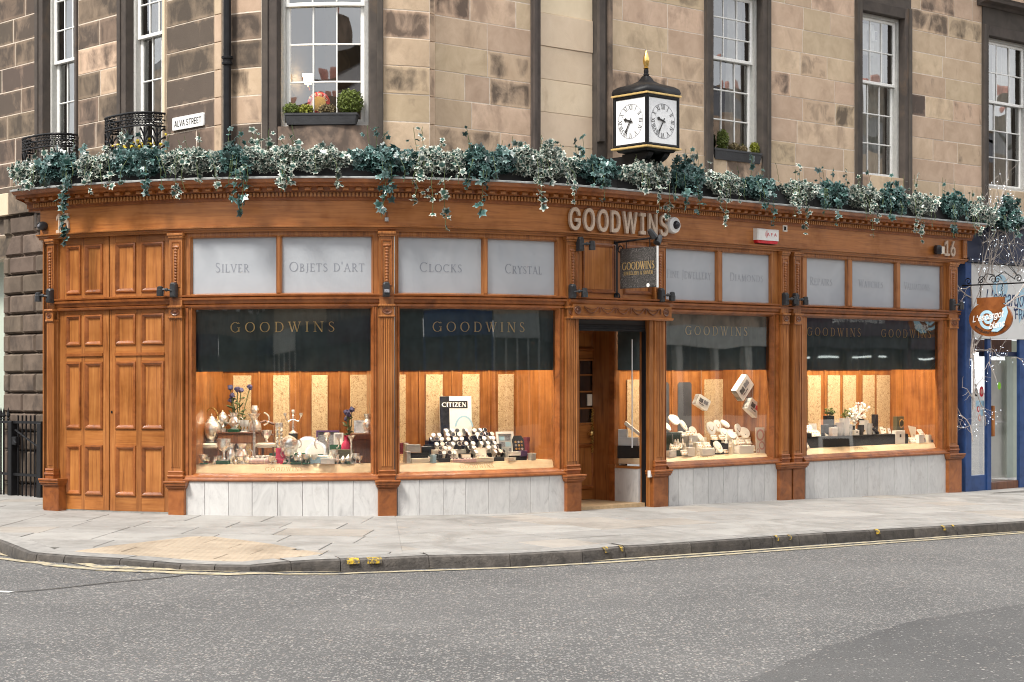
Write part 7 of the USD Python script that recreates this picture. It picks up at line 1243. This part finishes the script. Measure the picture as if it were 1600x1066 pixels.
vessel(468, -.30, 0, .15, POT, 'lidded_pot', 'small round lidded silver pot beside the green cases', 'pot', 'silver_satin', w=1.2); vessel(485, -.26, 0, .11, BOWL, 'silver_bowl', 'small footed silver bowl in front of the salver', 'bowl', w=1.4); vessel(463, -.18, 0, .08, GOB, 'silver_cup', 'tiny silver cup at the front edge, in the middle', 'cup', w=1.2); vessel(424, -.20, 0, .10, BOWL, 'silver_bowl', 'small silver bowl beside the pink roll', 'bowl')
framed(512, -.66, 0, .29, .40, 'purple', 'print_grey', 'purple framed portrait card at the back of the silver window'); framed(529, -.52, 0, .12, .17, 'white_metal', 'card_white', 'white framed certificate overlapping the purple frame', up=.20)
vessel(511, -.34, 0, .38, CAND, 'silver_clock_stand', 'silver pillar with figures in front of the purple frame', 'ornament', 'silver_satin', w=.8, handle='two')
for px, d_, w_, h_, mt, lb in ((502, -.22, .26, .105, 'light_blue', 'pale blue gift box, left of the two front boxes'), (512, -.16, .17, .075, 'card_white', 'white box with small pictures, right of the two front boxes')): t = boxy(px, d_, 0, w_, .08, h_, mt, 'gift_box', lb, 'box', lid='card_white')
vessel(522, -.28, 0, .17, GOB, 'christening_mug', 'silver mug with cutlery standing in it', 'mug', w=1.1, handle='side')
for k in range(4): t = stand('spoon', f'{["first", "second", "third", "fourth"][k]} of four silver spoons from the left along the front edge', 'spoon', 425 + k * 6.5 + (62 if k > 1 else 0), -.18, 0, turn=20 * k - 30); TB_(t, 'spoon_handle', 'silver', [(-.05, 0, .006), (.05, 0, .01)], .004); MB().lathe([(.002, -.004), (.014, .002), (.016, .008)], -.06, 0, .004, 10).build('spoon_bowl', 'silver', t)
t = boxy(535, -.30, 0, .27, .12, .17, 'olive_leather', 'suitcase', 'dark olive leather case at the right of the silver window', 'case', lid='olive_leather'); vessel(541, -.42, 0, .22, [(.26, 0), (.30, .2), (.26, .5), (.12, .7), (.10, .9), (.16, 1.0)], 'claret_jug', 'red glass claret jug with a silver handle', 'jug', 'crimson', up=.12, handle='side'); vessel(549, -.24, 0, .34, TRUM, 'candlestick', 'thin silver candlestick in front of the dark chest', 'candlestick', w=1.6)
t = boxy(568, -.44, 0, .32, .24, .36, 'wood_dark', 'dark_chest', 'dark wooden chest at the right end of the silver window', 'chest', lid='wood_dark'); framed(567, -.44, 0, .22, .16, 'silver', 'silver_satin', 'silver salver leaning on top of the dark chest', 'tray', 'silver_tray', up=.365); vessel(575, -.42, 0, .24, JUG, 'silver_jug', 'silver jug standing on the dark chest', 'jug', up=.365, w=.9, handle='side')
thistle(371, -.78, 0, .95, 'tall dark thistle stems rising behind the side table', heads=6, seed=3, spread=.17); thistle(547, -.55, 0, .72, 'thistle heads in a glass vase at the right of the silver window', heads=4, seed=8, spread=.07)
# ================= window two: watches
t = stand('poster_board', 'tall poster board headed CITIZEN behind the watches', 'poster', 713, -.86, 1); PW, PH = .44, .82
bd = tilted(t, 'board', 'card_white', sbox(-PW / 2, 0, PW / 2, PH), .06, .02); tilted(t, 'dark_band', 'watch_dark', sbox(-PW / 2, 0, -PW / 2 + .13, PH), .06, .002, off=-.0195); tilted(t, 'heading_panel', 'sign_black', sbox(-PW / 2, PH - .155, PW / 2 - .055, PH - .06), .06, .002, off=-.0215)
tilted(t, 'heading', 'sign_white', put(serif('CITIZEN', .058, width=.335, gap=.10, K=.24, N=.10), -PW / 2 + .03, PH - .137), .06, .002, off=-.0235); a = np.linspace(.2, 2.9, 20); tilted(t, 'pictured_watch', 'light_blue', LineString([(.11 + .12 * math.cos(q), .40 + .16 * math.sin(q)) for q in a]).buffer(.012), .06, .0015, off=-.0200)
def watch_proto(px, d, up, mt, dial, label, lean=-.5):
    t = stand('wristwatch', label, 'watch', px, d, 1, up, group='wristwatches heaped below the poster board'); c, s_ = math.cos(lean), math.sin(lean)
    rot = lambda v: np.stack([v[:, 0], v[:, 1] * c - v[:, 2] * s_, v[:, 1] * s_ + v[:, 2] * c + .055], -1)
    a = np.linspace(0, 2 * np.pi, 15)[:-1]; R = [[(x, .030 * math.cos(q), .042 * math.sin(q)) for q in a] for x in (-.016, .016)]; v, f = MB().rings(R, True, True, True).data(); MB().add(rot(v), f).build('strap', mt, t, smooth=30)
    v, f = MB().lathe([(.026, 0), (.031, .003), (.031, .009), (.026, .012)], seg=14).data(); v = v @ trimesh.transformations.rotation_matrix(math.pi / 2, [1, 0, 0])[:3, :3].T + [0, -.026, 0]; MB().add(rot(v), f).build('watch_case', 'silver', t, smooth=30)
    v, f = MB().lathe([(.025, .0122), (.001, .0124)], seg=14).data(); v = v @ trimesh.transformations.rotation_matrix(math.pi / 2, [1, 0, 0])[:3, :3].T + [0, -.026, 0]; MB().add(rot(v), f).build('dial', dial, t)
    BX(t, 'cuff_stand', 'cuff_cream' if mt != 'watch_dark' else 'sign_black', -.012, .012, -.02, .02, 0, .045); return t
P0 = watch_proto(690, -.5, .1, 'silver_satin', 'card_white', 'wristwatch with a silver bracelet and pale dial on a stand below the poster'); P1 = watch_proto(700, -.5, .1, 'watch_dark', 'watch_dark', 'wristwatch with a dark strap and dark dial on a stand below the poster'); P2 = watch_proto(695, -.6, .14, 'leather', 'card_cream', 'wristwatch with a brown strap and cream dial on a stand below the poster')
r = random.Random(31); rowspec = [(667, -.80, .31, [697, 706, 715, 726, 741, 749, 757]), (674, -.72, .26, [676, 684, 697, 707, 718, 731, 744, 752, 759, 768]), (683, -.62, .21, [673, 683, 691, 700, 710, 721, 733, 745, 756, 765, 771]), (692, -.52, .15, [681, 690, 698, 706, 716, 728, 739, 750, 760, 770]), (701, -.42, .10, [688, 695, 702, 731, 740, 764, 771, 775]), (709, -.32, .05, [687, 694, 701, 708, 742, 772, 779, 785])]
first = True; protos = [P0, P1, P2]
for i, (_, d_, up, xs_) in enumerate(rowspec):
    a, b = S(xs_[0], d_), S(xs_[-1], d_); sp_ = thing('display_step', f'{["topmost", "second highest", "third highest", "fourth highest", "second lowest", "lowest"][i]} step of the watch display', 'display step', SHOP.P([(a + b) / 2, d_, ZF[1] + .002]), SHOP.ang((a + b) / 2)); BX(sp_, 'step', 'black_velvet' if i not in (3,) else 'cuff_cream', -(b - a) / 2 - .03, (b - a) / 2 + .03, -.05, .05, 0, up - .002)
    for x in xs_:
        p, a_ = spot_at(x + r.uniform(-1, 1), d_ + r.uniform(-.02, .02), 1, up); dup(r.choices(protos, (5, 4, 2))[0], p, a_ + r.uniform(-.45, .45))
for p_, (x, d_, up) in zip(protos, ((704, -.32, .05), (723, -.52, .15), (712, -.62, .21))):
    p, a_ = spot_at(x, d_, 1, up); UsdGeom.Xformable(p_).GetOrderedXformOps()[0].Set(Gf.Vec3d(*map(float, p)))
k = 0
for px, d_, w_, h_, mt, up, lb in ((646, -.30, .17, .10, 'grey_box', .13, 'pale grey radio shaped box on the left pile of the watch window'), (637, -.22, .05, .15, 'grey_box', 0, 'upright grey slip case at the left end of the watch window'), (656, -.24, .22, .06, 'card_cream', 0, 'long cream tray at the front left of the watch window'), (652, -.34, .26, .12, 'black_velvet', 0, 'black block under the grey radio shaped box'), (666, -.40, .12, .20, 'watch_dark', 0, 'dark upright box left of the watches'), (677, -.20, .05, .10, 'light_blue', 0, 'small pale blue slip case at the front left'), (634, -.45, .05, .24, 'pale_green', 0, 'tall pale green book at the left wall of the watch window'),
        (803, -.30, .16, .05, 'card_white', .06, 'white flat box on the right pile of the watch window'), (808, -.32, .24, .06, 'black_velvet', 0, 'black block under the white flat box at the right'), (831, -.22, .07, .09, 'grey_box', 0, 'small grey box at the far right of the watch window'), (790, -.34, .05, .16, 'grey_box', 0, 'upright grey case left of the dark ring board'), (823, -.60, .04, .28, 'maroon', 0, 'tall maroon book leaning by the dark ring board'), (817, -.28, .09, .07, 'purple', .05, 'small purple pouch box near the maroon book'), (797, -.20, .12, .04, 'card_cream', 0, 'flat cream tray at the front right of the watch window'), (630, -.62, .12, .14, 'maroon', .1, 'maroon box high at the left edge of the watch window'), (756, -.20, .24, .05, 'card_cream', 0, 'flat cream watch tray at the front right of the step'), (725, -.20, .30, .04, 'pink_cloth', 0, 'pale pink cloth tray at the front centre of the watch window')):
    boxy(px, d_, 1, w_, .08, h_, mt, 'display_box', lb, 'box', up=up, turn=(k * 37 % 21) - 10, lid=mt if k % 2 else None); k += 1
for px, d_, w_, h_, lb in ((731, -.23, .13, .085, 'cream open watch case at the front, left of two'), (755, -.25, .15, .15, 'cream open watch case with an orange rim, right of two'), (711, -.26, .13, .10, 'cream open watch case left of the front pair'), (676, -.30, .13, .08, 'cream open watch case beside the dark upright box')): case_open(px, d_, 1, w_, h_, 'letter_tan', 'cuff_cream', lb, items=3)
framed(791, -.60, 1, .26, .33, 'card_white', 'silver_stone', 'white framed sheet of watch pictures at the right', up=0.03, bw=.03); 
t = thing('picture_grid', 'grid of small watch pictures mounted in the white frame', 'print', *spot_at(791, -.60, 1, .03))
for i in range(2):
    for j in range(3): tilted(t, 'watch_picture', 'print_grey' if (i + j) % 2 else 'light_blue', sbox(-.085 + i * .09, .055 + j * .08, -.005 + i * .09, .115 + j * .08), .16, .002, off=.0010)
t = stand('ring_board', 'dark pointed board of gold and silver rings at the right of the watches', 'ring board', 812, -.44, 1); g = Polygon([(-.085, 0), (.085, 0), (.085, .26), (.05, .31), (-.05, .31), (-.085, .26)]); tilted(t, 'board', 'black_velvet', g, .22, .02)
for i in range(3):
    for j in range(5): tilted(t, 'ring', 'gold' if (i * 2 + j) % 3 else 'silver', affinity.translate(Point(0, 0).buffer(.015, 6), -.045 + i * .045, .05 + j * .045), .22, .006, off=-.0185)
# ================= window three: necklaces, rings and white boxes
r = random.Random(8)
def bust(px, d, up, label, h=.17, turn=0, lean=.45, gold=True):
    t = stand('necklace_pad', label, 'necklace display', px, d, 2, up, turn, 'white necklace pads'); w = h * .42; a = np.linspace(0, 2 * np.pi, 27)[:-1]; g = Polygon([(w * math.cos(q) * (1 + .15 * math.sin(q)), h * .5 + h * .5 * math.sin(q)) for q in a]); tilted(t, 'pad', 'velvet_white', g, lean, .022); tilted(t, 'pad_face', 'card_white', g.buffer(-.012), lean, .004, off=-.0205)
    q = np.linspace(.35, math.pi - .35, 14); ch = LineString([(w * .62 * math.cos(x) * (1 if True else 0), h * .80 - h * .42 * math.sin(x)) for x in q]).buffer(.0035); tilted(t, 'chain', 'gold' if gold else 'silver', ch, lean, .003, off=-.0240); tilted(t, 'pendant', 'print_grey' if not gold else 'gold', affinity.translate(Point(0, 0).buffer(.009), 0, h * .37), lean, .004, off=-.0245)
    return t
for px, d_, up, h, tn, ln, lb in ((1046, -.50, .34, .15, 10, .7, 'round white necklace pad at the far left, on the dark green box'), (1057, -.60, .42, .19, -15, .8, 'white necklace pad highest on the left heap'), (1072, -.55, .34, .17, 20, .6, 'white necklace pad on the slope of the left heap'), (1138, -.55, .36, .16, 5, .9, 'round white necklace pad highest in the middle'), (1146, -.36, .20, .16, -10, .75, 'oval white necklace pad in front of the middle heap'), (1126, -.22, .02, .19, 8, .55, 'large heart shaped white necklace pad at the front'), (1166, -.42, .20, .20, -20, .7, 'white necklace pad on the right slope'), (1085, -.46, .26, .15, 0, .5, 'white necklace pad behind the lilac box'), (1098, -.40, .16, .16, 12, .6, 'white necklace pad above the front white box'), (1112, -.50, .26, .20, -5, .25, 'tall white necklace pad standing left of the middle'), (1122, -.58, .30, .18, 6, .25, 'tall cream necklace pad in the middle'), (1155, -.5, .24, .18, 10, .3, 'white necklace pad standing behind the right white box'), (1063, -.30, .10, .12, 0, .6, 'small white necklace pad low at the left'), (1133, -.44, .22, .15, -12, .5, 'white necklace pad with a dark stone in the middle')): bust(px, d_, up, lb, h, tn, ln, gold=r.random() < .6)
k = 0
for px, d_, w_, dp_, h_, mt, up, lb in ((1051, -.42, .20, .16, .33, 'dark_green', 0, 'dark green box standing at the left of the necklace window'), (1077, -.40, .22, .14, .28, 'silver_stone', 0, 'lilac grey box behind the front left trays'), (1048, -.20, .16, .08, .09, 'card_white', 0, 'white patterned ring box at the front left corner'), (1077, -.20, .16, .08, .12, 'velvet_white', 0, 'cream ring block at the front left'), (1104, -.20, .28, .08, .095, 'card_white', 0, 'long white box at the front, left of the heart pad'), (1162, -.24, .34, .10, .11, 'card_white', 0, 'long white box at the front right of the necklace window'), (1124, -.40, .26, .12, .20, 'black_velvet', 0, 'black plinth under the middle pads'), (1160, -.46, .24, .12, .22, 'cuff_cream', 0, 'cream plinth under the right pads'), (1092, -.52, .20, .12, .24, 'cuff_cream', 0, 'cream plinth under the left heap'), (1063, -.52, .18, .12, .32, 'velvet_white', 0, 'tall white plinth at the left heap'), (1144, -.24, .04, .06, .16, 'card_cream', 0, 'narrow cream upright beside the heart pad'), (1087, -.26, .05, .06, .18, 'card_cream', 0, 'narrow cream upright left of the long white box'), (1138, -.56, .1, .1, .34, 'velvet_white', 0, 'tall white plinth under the round middle pad')):
    t = boxy(px, d_, 2, w_, dp_, h_, mt, 'display_box', lb, 'box', up=up, turn=(k * 29 % 15) - 7); k += 1
    if mt == 'dark_green': a = np.linspace(0, math.pi, 16); TB_(t, 'draped_necklace', 'silver', [(.075 * math.cos(q), -.085, .31 - .22 * math.sin(q)) for q in a], .005, 5)
def ring_tray(px, d, n, up, w, label, lean=.6, items=4, mt='velvet_white', rows_=2):
    t = stand('ring_tray', label, 'ring tray', px, d, n, up, turn=random.Random(int(px)).uniform(-18, 18)); tilted(t, 'tray', mt, sbox(-w / 2, 0, w / 2, w * .7), lean, .018)
    for i in range(items):
        for j in range(rows_): tilted(t, 'ring', 'gold' if (i + j) % 2 else 'silver', affinity.translate(Point(0, 0).buffer(.010, 6), -w / 2 + w * (i + .5) / items, w * .7 * (j + .5) / rows_), lean, .006, off=-.0160)
    return t
for px, d_, up, w, lb in ((1055, -.22, .09, .12, 'cream ring tray on the front left ring box'), (1066, -.40, .26, .12, 'cream ring tray on the left heap'), (1078, -.30, .28, .10, 'cream ring tray on the lilac box'), (1093, -.30, .10, .13, 'cream ring tray above the long white box, left'), (1106, -.26, .10, .12, 'cream ring tray on the long white box'), (1117, -.34, .20, .11, 'cream ring tray on the black plinth, left'), (1130, -.30, .20, .11, 'cream ring tray on the black plinth, right'), (1151, -.30, .11, .12, 'cream ring tray on the right long box, left end'), (1160, -.32, .12, .11, 'cream ring tray on the right long box, middle'), (1171, -.32, .12, .11, 'cream ring tray on the right long box, right end'), (1148, -.44, .22, .12, 'cream ring tray on the cream plinth at the right'), (1070, -.16, .02, .11, 'cream ring tray at the front edge, left'), (1135, -.17, .02, .08, 'small ring tray right of the heart pad')): ring_tray(px, d_, 2, up, w, lb)
plain('print_dark', (0.09, 0.085, 0.085), 0.5, var=0.8, scale=38)
def hung_block(px, py, d, w, h, dp_, rot, turn, lab, pic):
    s_ = S(px, d); z = SHOP.zat(px, py, d); t = thing('printed_block', lab, 'gift box', SHOP.P([s_, d, z]), SHOP.ang(s_) + math.radians(turn)); q = math.radians(rot); c, sn = math.cos(q), math.sin(q)
    def ro(mb, name, mt): v, f = mb.data(); return MB().add(np.stack([v[:, 0] * c - v[:, 2] * sn, v[:, 1], v[:, 0] * sn + v[:, 2] * c], -1), f).build(name, mt, t)
    g = sbox(-w / 2 + .02, -h / 2 + .02, w / 2 - .02, h / 2 - .02).buffer(.02)
    def pl(shape, y0, y1): v, f = MB().poly(shape, 0, 1).data(); return MB().add(np.stack([v[:, 0], y1 + (y0 - y1) * v[:, 1], v[:, 2]], -1), f)
    ro(pl(g, -dp_ / 2, dp_ / 2), 'block', 'card_white'); rr = random.Random(int(px)); n_ = 9
    m = MB()
    for k in range(n_):
        x = -h / 2 + h * (k + .5) / n_
        for sd in (-1, 1): m.box(sd * w / 2 - .0015, sd * w / 2 + .0015, -dp_ / 2 + .004, dp_ / 2, x - h / n_ * .26, x + h / n_ * .26)
    ro(m, 'black_stripes', 'sign_black')
    for k, (x0, x1, z0_, z1_) in enumerate(((-.36, -.06, -.12, .24), (.0, .34, -.06, .28), (-.30, .10, -.27, -.20))):
        ro(pl(sbox(w * x0, h * z0_, w * x1, h * z1_).difference(Point(w * (x0 + x1) / 2, h * z1_).buffer(h * .05)), -dp_ / 2 - .003, -dp_ / 2 - .0005), 'printed_picture', pic if k == 1 else 'print_dark')
    TB_(t, 'hanging_thread', 'silver_stone', [(0, 0, h * .3), (0, 0, 2.45 - (z - 0))], .0015, 4); return t
hung_block(1160, 606, -.42, .34, .22, .10, 45, 0, 'largest striped white gift block hanging at the top right', 'print_grey'); hung_block(1176, 638, -.36, .30, .19, .10, -32, 0, 'striped white gift block with a red picture, lowest on the right', 'sign_red'); hung_block(1096, 629, -.46, .23, .16, .09, -28, -10, 'smallest striped white gift block hanging at the left', 'print_grey')
s_ = S(1188, -.16); z = ZF[2]; t = thing('circle_poster', 'pink poster of circles standing at the right of the necklace window', 'poster', SHOP.P([s_, -.16, z]), SHOP.ang(s_)); pw_, ph_ = .19, .37; tilted(t, 'sheet', 'card_cream', sbox(-pw_ / 2, 0, pw_ / 2, ph_), .03, .006)
for x, zc, R_ in ((0.0, .26, .085), (.03, .11, .062), (-.05, .035, .035)): tilted(t, 'ring_print', 'pink_print', affinity.translate(Point(0, 0).buffer(R_).difference(Point(0, 0).buffer(R_ * .66)), x, zc).intersection(sbox(-pw_ / 2, 0, pw_ / 2, ph_)), .03, .002, off=-.0055)
# ---- beside the door, in the side of the necklace window
def side(px, dd, up, name, lab, cat): s_ = sR + .16 + dd; d_ = -.22 - (1006 - px) / 90.0; return thing(name, lab, cat, SHOP.P([s_, d_, ZF[2] + up]), TH_R - math.radians(60))
t = side(984, 0, 0, 'black_plinth', 'black plinth in the window beside the shop door', 'plinth'); BX(t, 'plinth', 'black_velvet', -.16, .16, -.06, .06, 0, .17); t = side(984, 0, .172, 'grey_case', 'pale grey case on the black plinth beside the shop door', 'box'); BX(t, 'case_base', 'grey_box', -.14, .14, -.05, .05, 0, .11); BX(t, 'case_back', 'grey_box', -.14, -.02, -.05, .05, .111, .22)
t = side(988, .05, .29, 'bracelet_stand', 'sloping cream bracelet stand on the pale grey case', 'display stand'); v, f = MB().rings([[(-.13, y, .17), (.10, y, .0), (.12, y, .03), (-.11, y, .21)] for y in (-.03, .03)], True, True, True).data(); MB().add(v, f[:, ::-1]).build('slope', 'cuff_cream', t)
for k in range(4): TB_(t, 'bracelet', 'gold', [(-.11 + k * .05, -.036, .158 - k * .037 + .035), (-.11 + k * .05, .036, .158 - k * .037 + .035)], .005)
t = side(976, -.08, -.12, 'notice_card', 'small black notice card low in the window beside the door', 'notice'); BX(t, 'card', 'sign_black', -.10, .10, -.004, .004, .0, .16); [BX(t, 'notice_line', 'card_white', -.08, .08, -.006, -.0045, z_, z_ + .008) for z_ in (.03, .06, .10, .13)]
# ================= window four: black plinth with dark blocks, glass and jewellery
a, b = S(1250, -.30), S(1411, -.30); t = thing('long_plinth', 'long black fabric covered plinth in the right window', 'plinth', SHOP.P([(a + b) / 2, -.34, ZF[3] + .002]), TH_R); w_ = (b - a) / 2; hp_ = .16; BX(t, 'plinth', 'black_velvet', -w_, w_, -.14, .14, 0, hp_); LP = hp_ + .003
k = 0
for px, d_, w1, h1, mt, up, lb in ((1295, -.42, .17, .30, 'black_velvet', LP, 'tall black block with a plant beside it on the plinth'), (1289, -.32, .11, .17, 'watch_dark', LP, 'dark block left of the tall black block'), (1303, -.24, .10, .17, 'black_velvet', LP, 'black block carrying a portrait card'), (1302, -.20, .12, .13, 'card_white', LP, 'pale slanted card in front of the black blocks'), (1330, -.30, .10, .14, 'black_velvet', LP, 'black block in the middle of the plinth'), (1345, -.28, .08, .15, 'sign_black', LP, 'black block right of the glassware'), (1336, -.20, .12, .08, 'card_white', LP, 'white block with a small brooch on the plinth'), (1404, -.44, .20, .42, 'olive_leather', 0, 'dark upright board with a gold collar necklace'), (1404, -.22, .23, .21, 'card_white', 0.0, 'square white card with a black brooch right of the plinth'), (1437, -.20, .14, .13, 'card_white', 0, 'small white card at the right end of the window'), (1450, -.22, .09, .12, 'cuff_cream', 0, 'cream block at the far right of the window'), (1457, -.2, .10, .04, 'black_velvet', 0, 'low black block at the far right end'), (1367, -.44, .08, .30, 'watch_dark', LP, 'narrow dark post with a ring on the plinth'), (1260, -.22, .16, .06, 'black_velvet', LP, 'black step at the left end of the plinth')):
    t = boxy(px, d_, 3, w1, .07, h1, mt, 'display_block', lb, 'display block', up=up, turn=(k * 31 % 13) - 6); k += 1
    if 'gold collar' in lb: q = np.linspace(0, 2 * math.pi, 22); TB_(t, 'collar_necklace', 'gold', [(.02 + .062 * math.cos(x), -.042 - .004 * math.sin(x), .31 + .062 * math.sin(x)) for x in q], .008)
    if 'brooch' in lb: BX(t, 'brooch', 'sign_black', -.015, .02, -.042, -.0365, h1 * .5, h1 * .72)
    if 'portrait' in lb: BX(t, 'portrait_card', 'print_grey', -.04, .04, -.042, -.0365, .02, .15)
for px, d_, h, mt, lb in ((1312, -.20, .20, 'silver_stone', 'left glass tumbler in the row on the plinth'), (1320, -.24, .26, 'white_metal', 'tall clear vase on the plinth'), (1327, -.2, .17, 'silver_satin', 'silver beaker left of the white block'), (1350, -.3, .22, 'white_metal', 'pale crystal vase right of the middle'), (1358, -.24, .17, 'silver_stone', 'crystal tumbler toward the right of the plinth')): vessel(px, d_, 3, h, [(.22, 0), (.24, .1), (.28, .5), (.33, 1.0), (.30, 1.0), (.24, .3)], 'crystal_vase', lb, 'vase', mt, up=LP)
def jewel_tree(px, d, up, lab, seed):
    r = random.Random(seed); t = stand('jewel_tree', lab, 'jewellery stand', px, d, 3, up); TB_(t, 'trunk', 'white_metal', [(0, 0, 0), (.01, 0, .18), (0, 0, .36)], .012); m = MB()
    for k in range(34): x, y, z = r.gauss(0, .09), r.gauss(0, .03), r.uniform(.14, .40); m.tm(trimesh.creation.icosphere(0, r.uniform(.012, .028)), trimesh.transformations.translation_matrix([x, y, z])); m.tube([(0, 0, z * .7), (x, y, z)], .003, 4)
    m.build('jewels', 'card_white', t, kind='stuff'); return t
jewel_tree(1335, -.44, LP, 'white sparkling jewel tree in the middle of the right window', 3); jewel_tree(1343, -.55, LP + .08, 'taller white sparkling jewel tree behind the other', 4)
for px, sd, lab in ((1297, 5, 'small green plant above the tall black block'), (1324, 6, 'small green plant behind the clear vase')): t = stand('green_plant', lab, 'plant', px, -.5, 3, LP + .30 if px < 1300 else LP + .25); bush(t, 60, 0, .18, .12, 'sprout', sd, leaf=.035); BX(t, 'pot', 'watch_dark', -.03, .03, -.03, .03, -.30, .005)
for k, (px, d_, up, lb) in enumerate(((1259, -.24, LP + .06, 'cream bracelet tray at the left end of the right window'), (1268, -.20, LP, 'cream ring tray on the plinth, second from the left'), (1276, -.22, LP, 'cream ring tray on the plinth, third from the left'), (1264, -.34, LP + .08, 'cream ring tray at the back left of the plinth'), (1427, -.2, 0, 'cream ring tray right of the square card'), (1441, -.26, .12, 'cream ring tray on the small white card'), (1258, -.17, 0, 'pearl tray low at the left end'))): ring_tray(px, d_, 3, up, .15, lb, lean=.7, rows_=2, items=4)
s_ = S(1272, -.5); t = stand('white_fan', 'tall white fan shaped display at the left edge of the right window', 'display stand', 1257, -.36, 3, LP); tilted(t, 'fan', 'card_white', Polygon([(-.10, 0), (.10, 0), (.02, .33), (-.06, .36)]), .15, .012); t = stand('white_fan', 'pale fan shaped card right of the gold collar necklace', 'display stand', 1426, -.42, 3, .12); tilted(t, 'fan', 'cuff_cream', Polygon([(-.03, -.1), (.05, -.1), (.10, .12), (-.10, .15)]), .15, .012)
t = stand('white_fan', 'white square card behind the ring trays at the left', 'display stand', 1271, -.44, 3, LP); tilted(t, 'card', 'card_white', sbox(-.09, 0, .09, .19), .15, .012)
t = stand('bracelet_ramp', 'long sloping dark ramp of bracelets in the right window', 'display stand', 1360, -.36, 3, LP); v, f = MB().rings([[(-.24, y, .24), (.16, y, .03), (.16, y, .0), (-.24, y, .19)] for y in (.05, -.05)], True, True, True).data(); MB().add(v, f).build('ramp', 'watch_dark', t)
for k in range(7): TB_(t, 'bracelet', 'silver', [(-.20 + k * .052, -.052, .225 - k * .0273), (-.20 + k * .052, .052, .225 - k * .0273)], .008)
for k in range(5): bx_ = stand('watch_on_cuff', f'{["first", "second", "third", "fourth", "fifth"][k]} bracelet cuff from the left at the far right of the window', 'bracelet', 1420 + k * 8.5, -.30 + .03 * (k % 2), 3, .02); q = np.linspace(0, 2 * math.pi, 16); TB_(bx_, 'cuff', 'silver' if k % 2 else 'gold', [(.03 * math.cos(x), .01 * math.sin(x), .06 + .045 * math.sin(x)) for x in q], .009); BX(bx_, 'cuff_stand', 'cuff_cream', -.03, .03, -.02, .02, 0, .02)
# ---- the A-board further along the pavement, which the right window mirrors
t = thing('pavement_board', 'white framed A-board with a black panel, mirrored in the right window', 'A-board', (16.5, 27.6, float(pav_z(16.5, 27.6)) - .0), math.radians(-90)); 
for sg in (-1, 1):
    c, sn = math.cos(sg * .2), math.sin(sg * .2)
    def lean_(mb, name, mt, sg=sg, c=c, sn=sn): v, f = mb.data(); y = v[:, 1]; return MB().add(np.stack([v[:, 0], y * c + sg * -(.25) * -1 * 1.0 - v[:, 2] * sn, v[:, 2] * c], -1), f).build(name, mt, t)
    lean_(MB().box(-.36, .36, -.015, .015, 0, 1.15), 'board', 'sign_white'); lean_(MB().box(-.29, .29, -.02, .02, .12, .74), 'black_panel', 'sign_black')
m = MB(); g = meshkit.text_mesh('RESTAURANT FRANCAIS', .05, .002, bold=True); v = np.array(g.vertices); v[:, 0] = (v[:, 0] / v[:, 0].max() - .5) * .6; MB().add(np.stack([v[:, 0], -.25 - .018 - v[:, 2] + (.80 + v[:, 1]) * .198, (.80 + v[:, 1]) * .98], -1), g.faces).build('board_words', 'fascia_ink', t)

# ---- the small things that fill the windows
r = random.Random(77)
for k, (px, d_) in enumerate(((318, -.2), (325, -.3), (336, -.22), (343, -.34), (368, -.2), (386, -.22), (392, -.46), (421, -.34), (430, -.22), (445, -.2), (457, -.3), (470, -.2), (478, -.18), (491, -.19), (506, -.42), (519, -.2), (527, -.2), (536, -.18), (544, -.2), (556, -.22), (562, -.2))):
    p, a_ = spot_at(px, d_, 0); h = r.uniform(.06, .13); pr = r.choice([GOB, JUG, BOWL, POT]); t = thing('small_silver_piece', 'small silver cup or pot standing among the larger silverware', 'silverware', p, a_, 'small silver pieces at the front of the silver window'); LT(t, 'body', r.choice(['silver', 'silver_satin']), sc(pr, h, 1.0), seg=12)
    if k % 3 == 0: LT(t, 'stand', 'green_baize', [(h * .45, 0), (h * .45, .012), (h * .4, .014)], seg=12)
for k, (px, d_, up) in enumerate([(1047 + 6.2 * i + r.uniform(-2, 2), r.uniform(-.36, -.18), r.choice([.02, .10, .16])) for i in range(22)]):
    p, a_ = spot_at(px, d_, 2, up); t = thing('ring_cone', 'small cream ring cone with a ring, among the necklace pads', 'ring stand', p, a_ + r.uniform(-.5, .5), 'ring cones in the necklace window'); LT(t, 'cone', r.choice(['velvet_white', 'cuff_cream', 'card_white']), [(.026, -.0), (.022, .02), (.010, .075), (.003, .085)], seg=10); LT(t, 'ring', 'gold' if k % 2 else 'silver', [(.017, .03), (.021, .034), (.017, .04)], seg=10)
for k, (px, d_, up) in enumerate([(1257 + 8.5 * i + r.uniform(-3, 3), r.uniform(-.42, -.21), LP) for i in range(17)] + [(1417 + 7 * i, r.uniform(-.4, -.18), .01) for i in range(6)]):
    p, a_ = spot_at(px, d_, 3, up); w_ = r.uniform(.04, .09); h_ = r.uniform(.05, .13); t = thing('jewellery_card', 'small pale jewellery card standing among the displays of the right window', 'jewellery card', p, a_ + r.uniform(-.4, .4), 'jewellery cards in the right window'); tilted(t, 'card', r.choice(['card_white', 'cuff_cream', 'grey_box', 'velvet_white']), sbox(-w_ / 2, 0, w_ / 2, h_), .3, .010); tilted(t, 'jewel', 'gold' if k % 2 else 'silver', affinity.translate(Point(0, 0).buffer(.012, 6), 0, h_ * .6), .3, .004, off=-.0085)
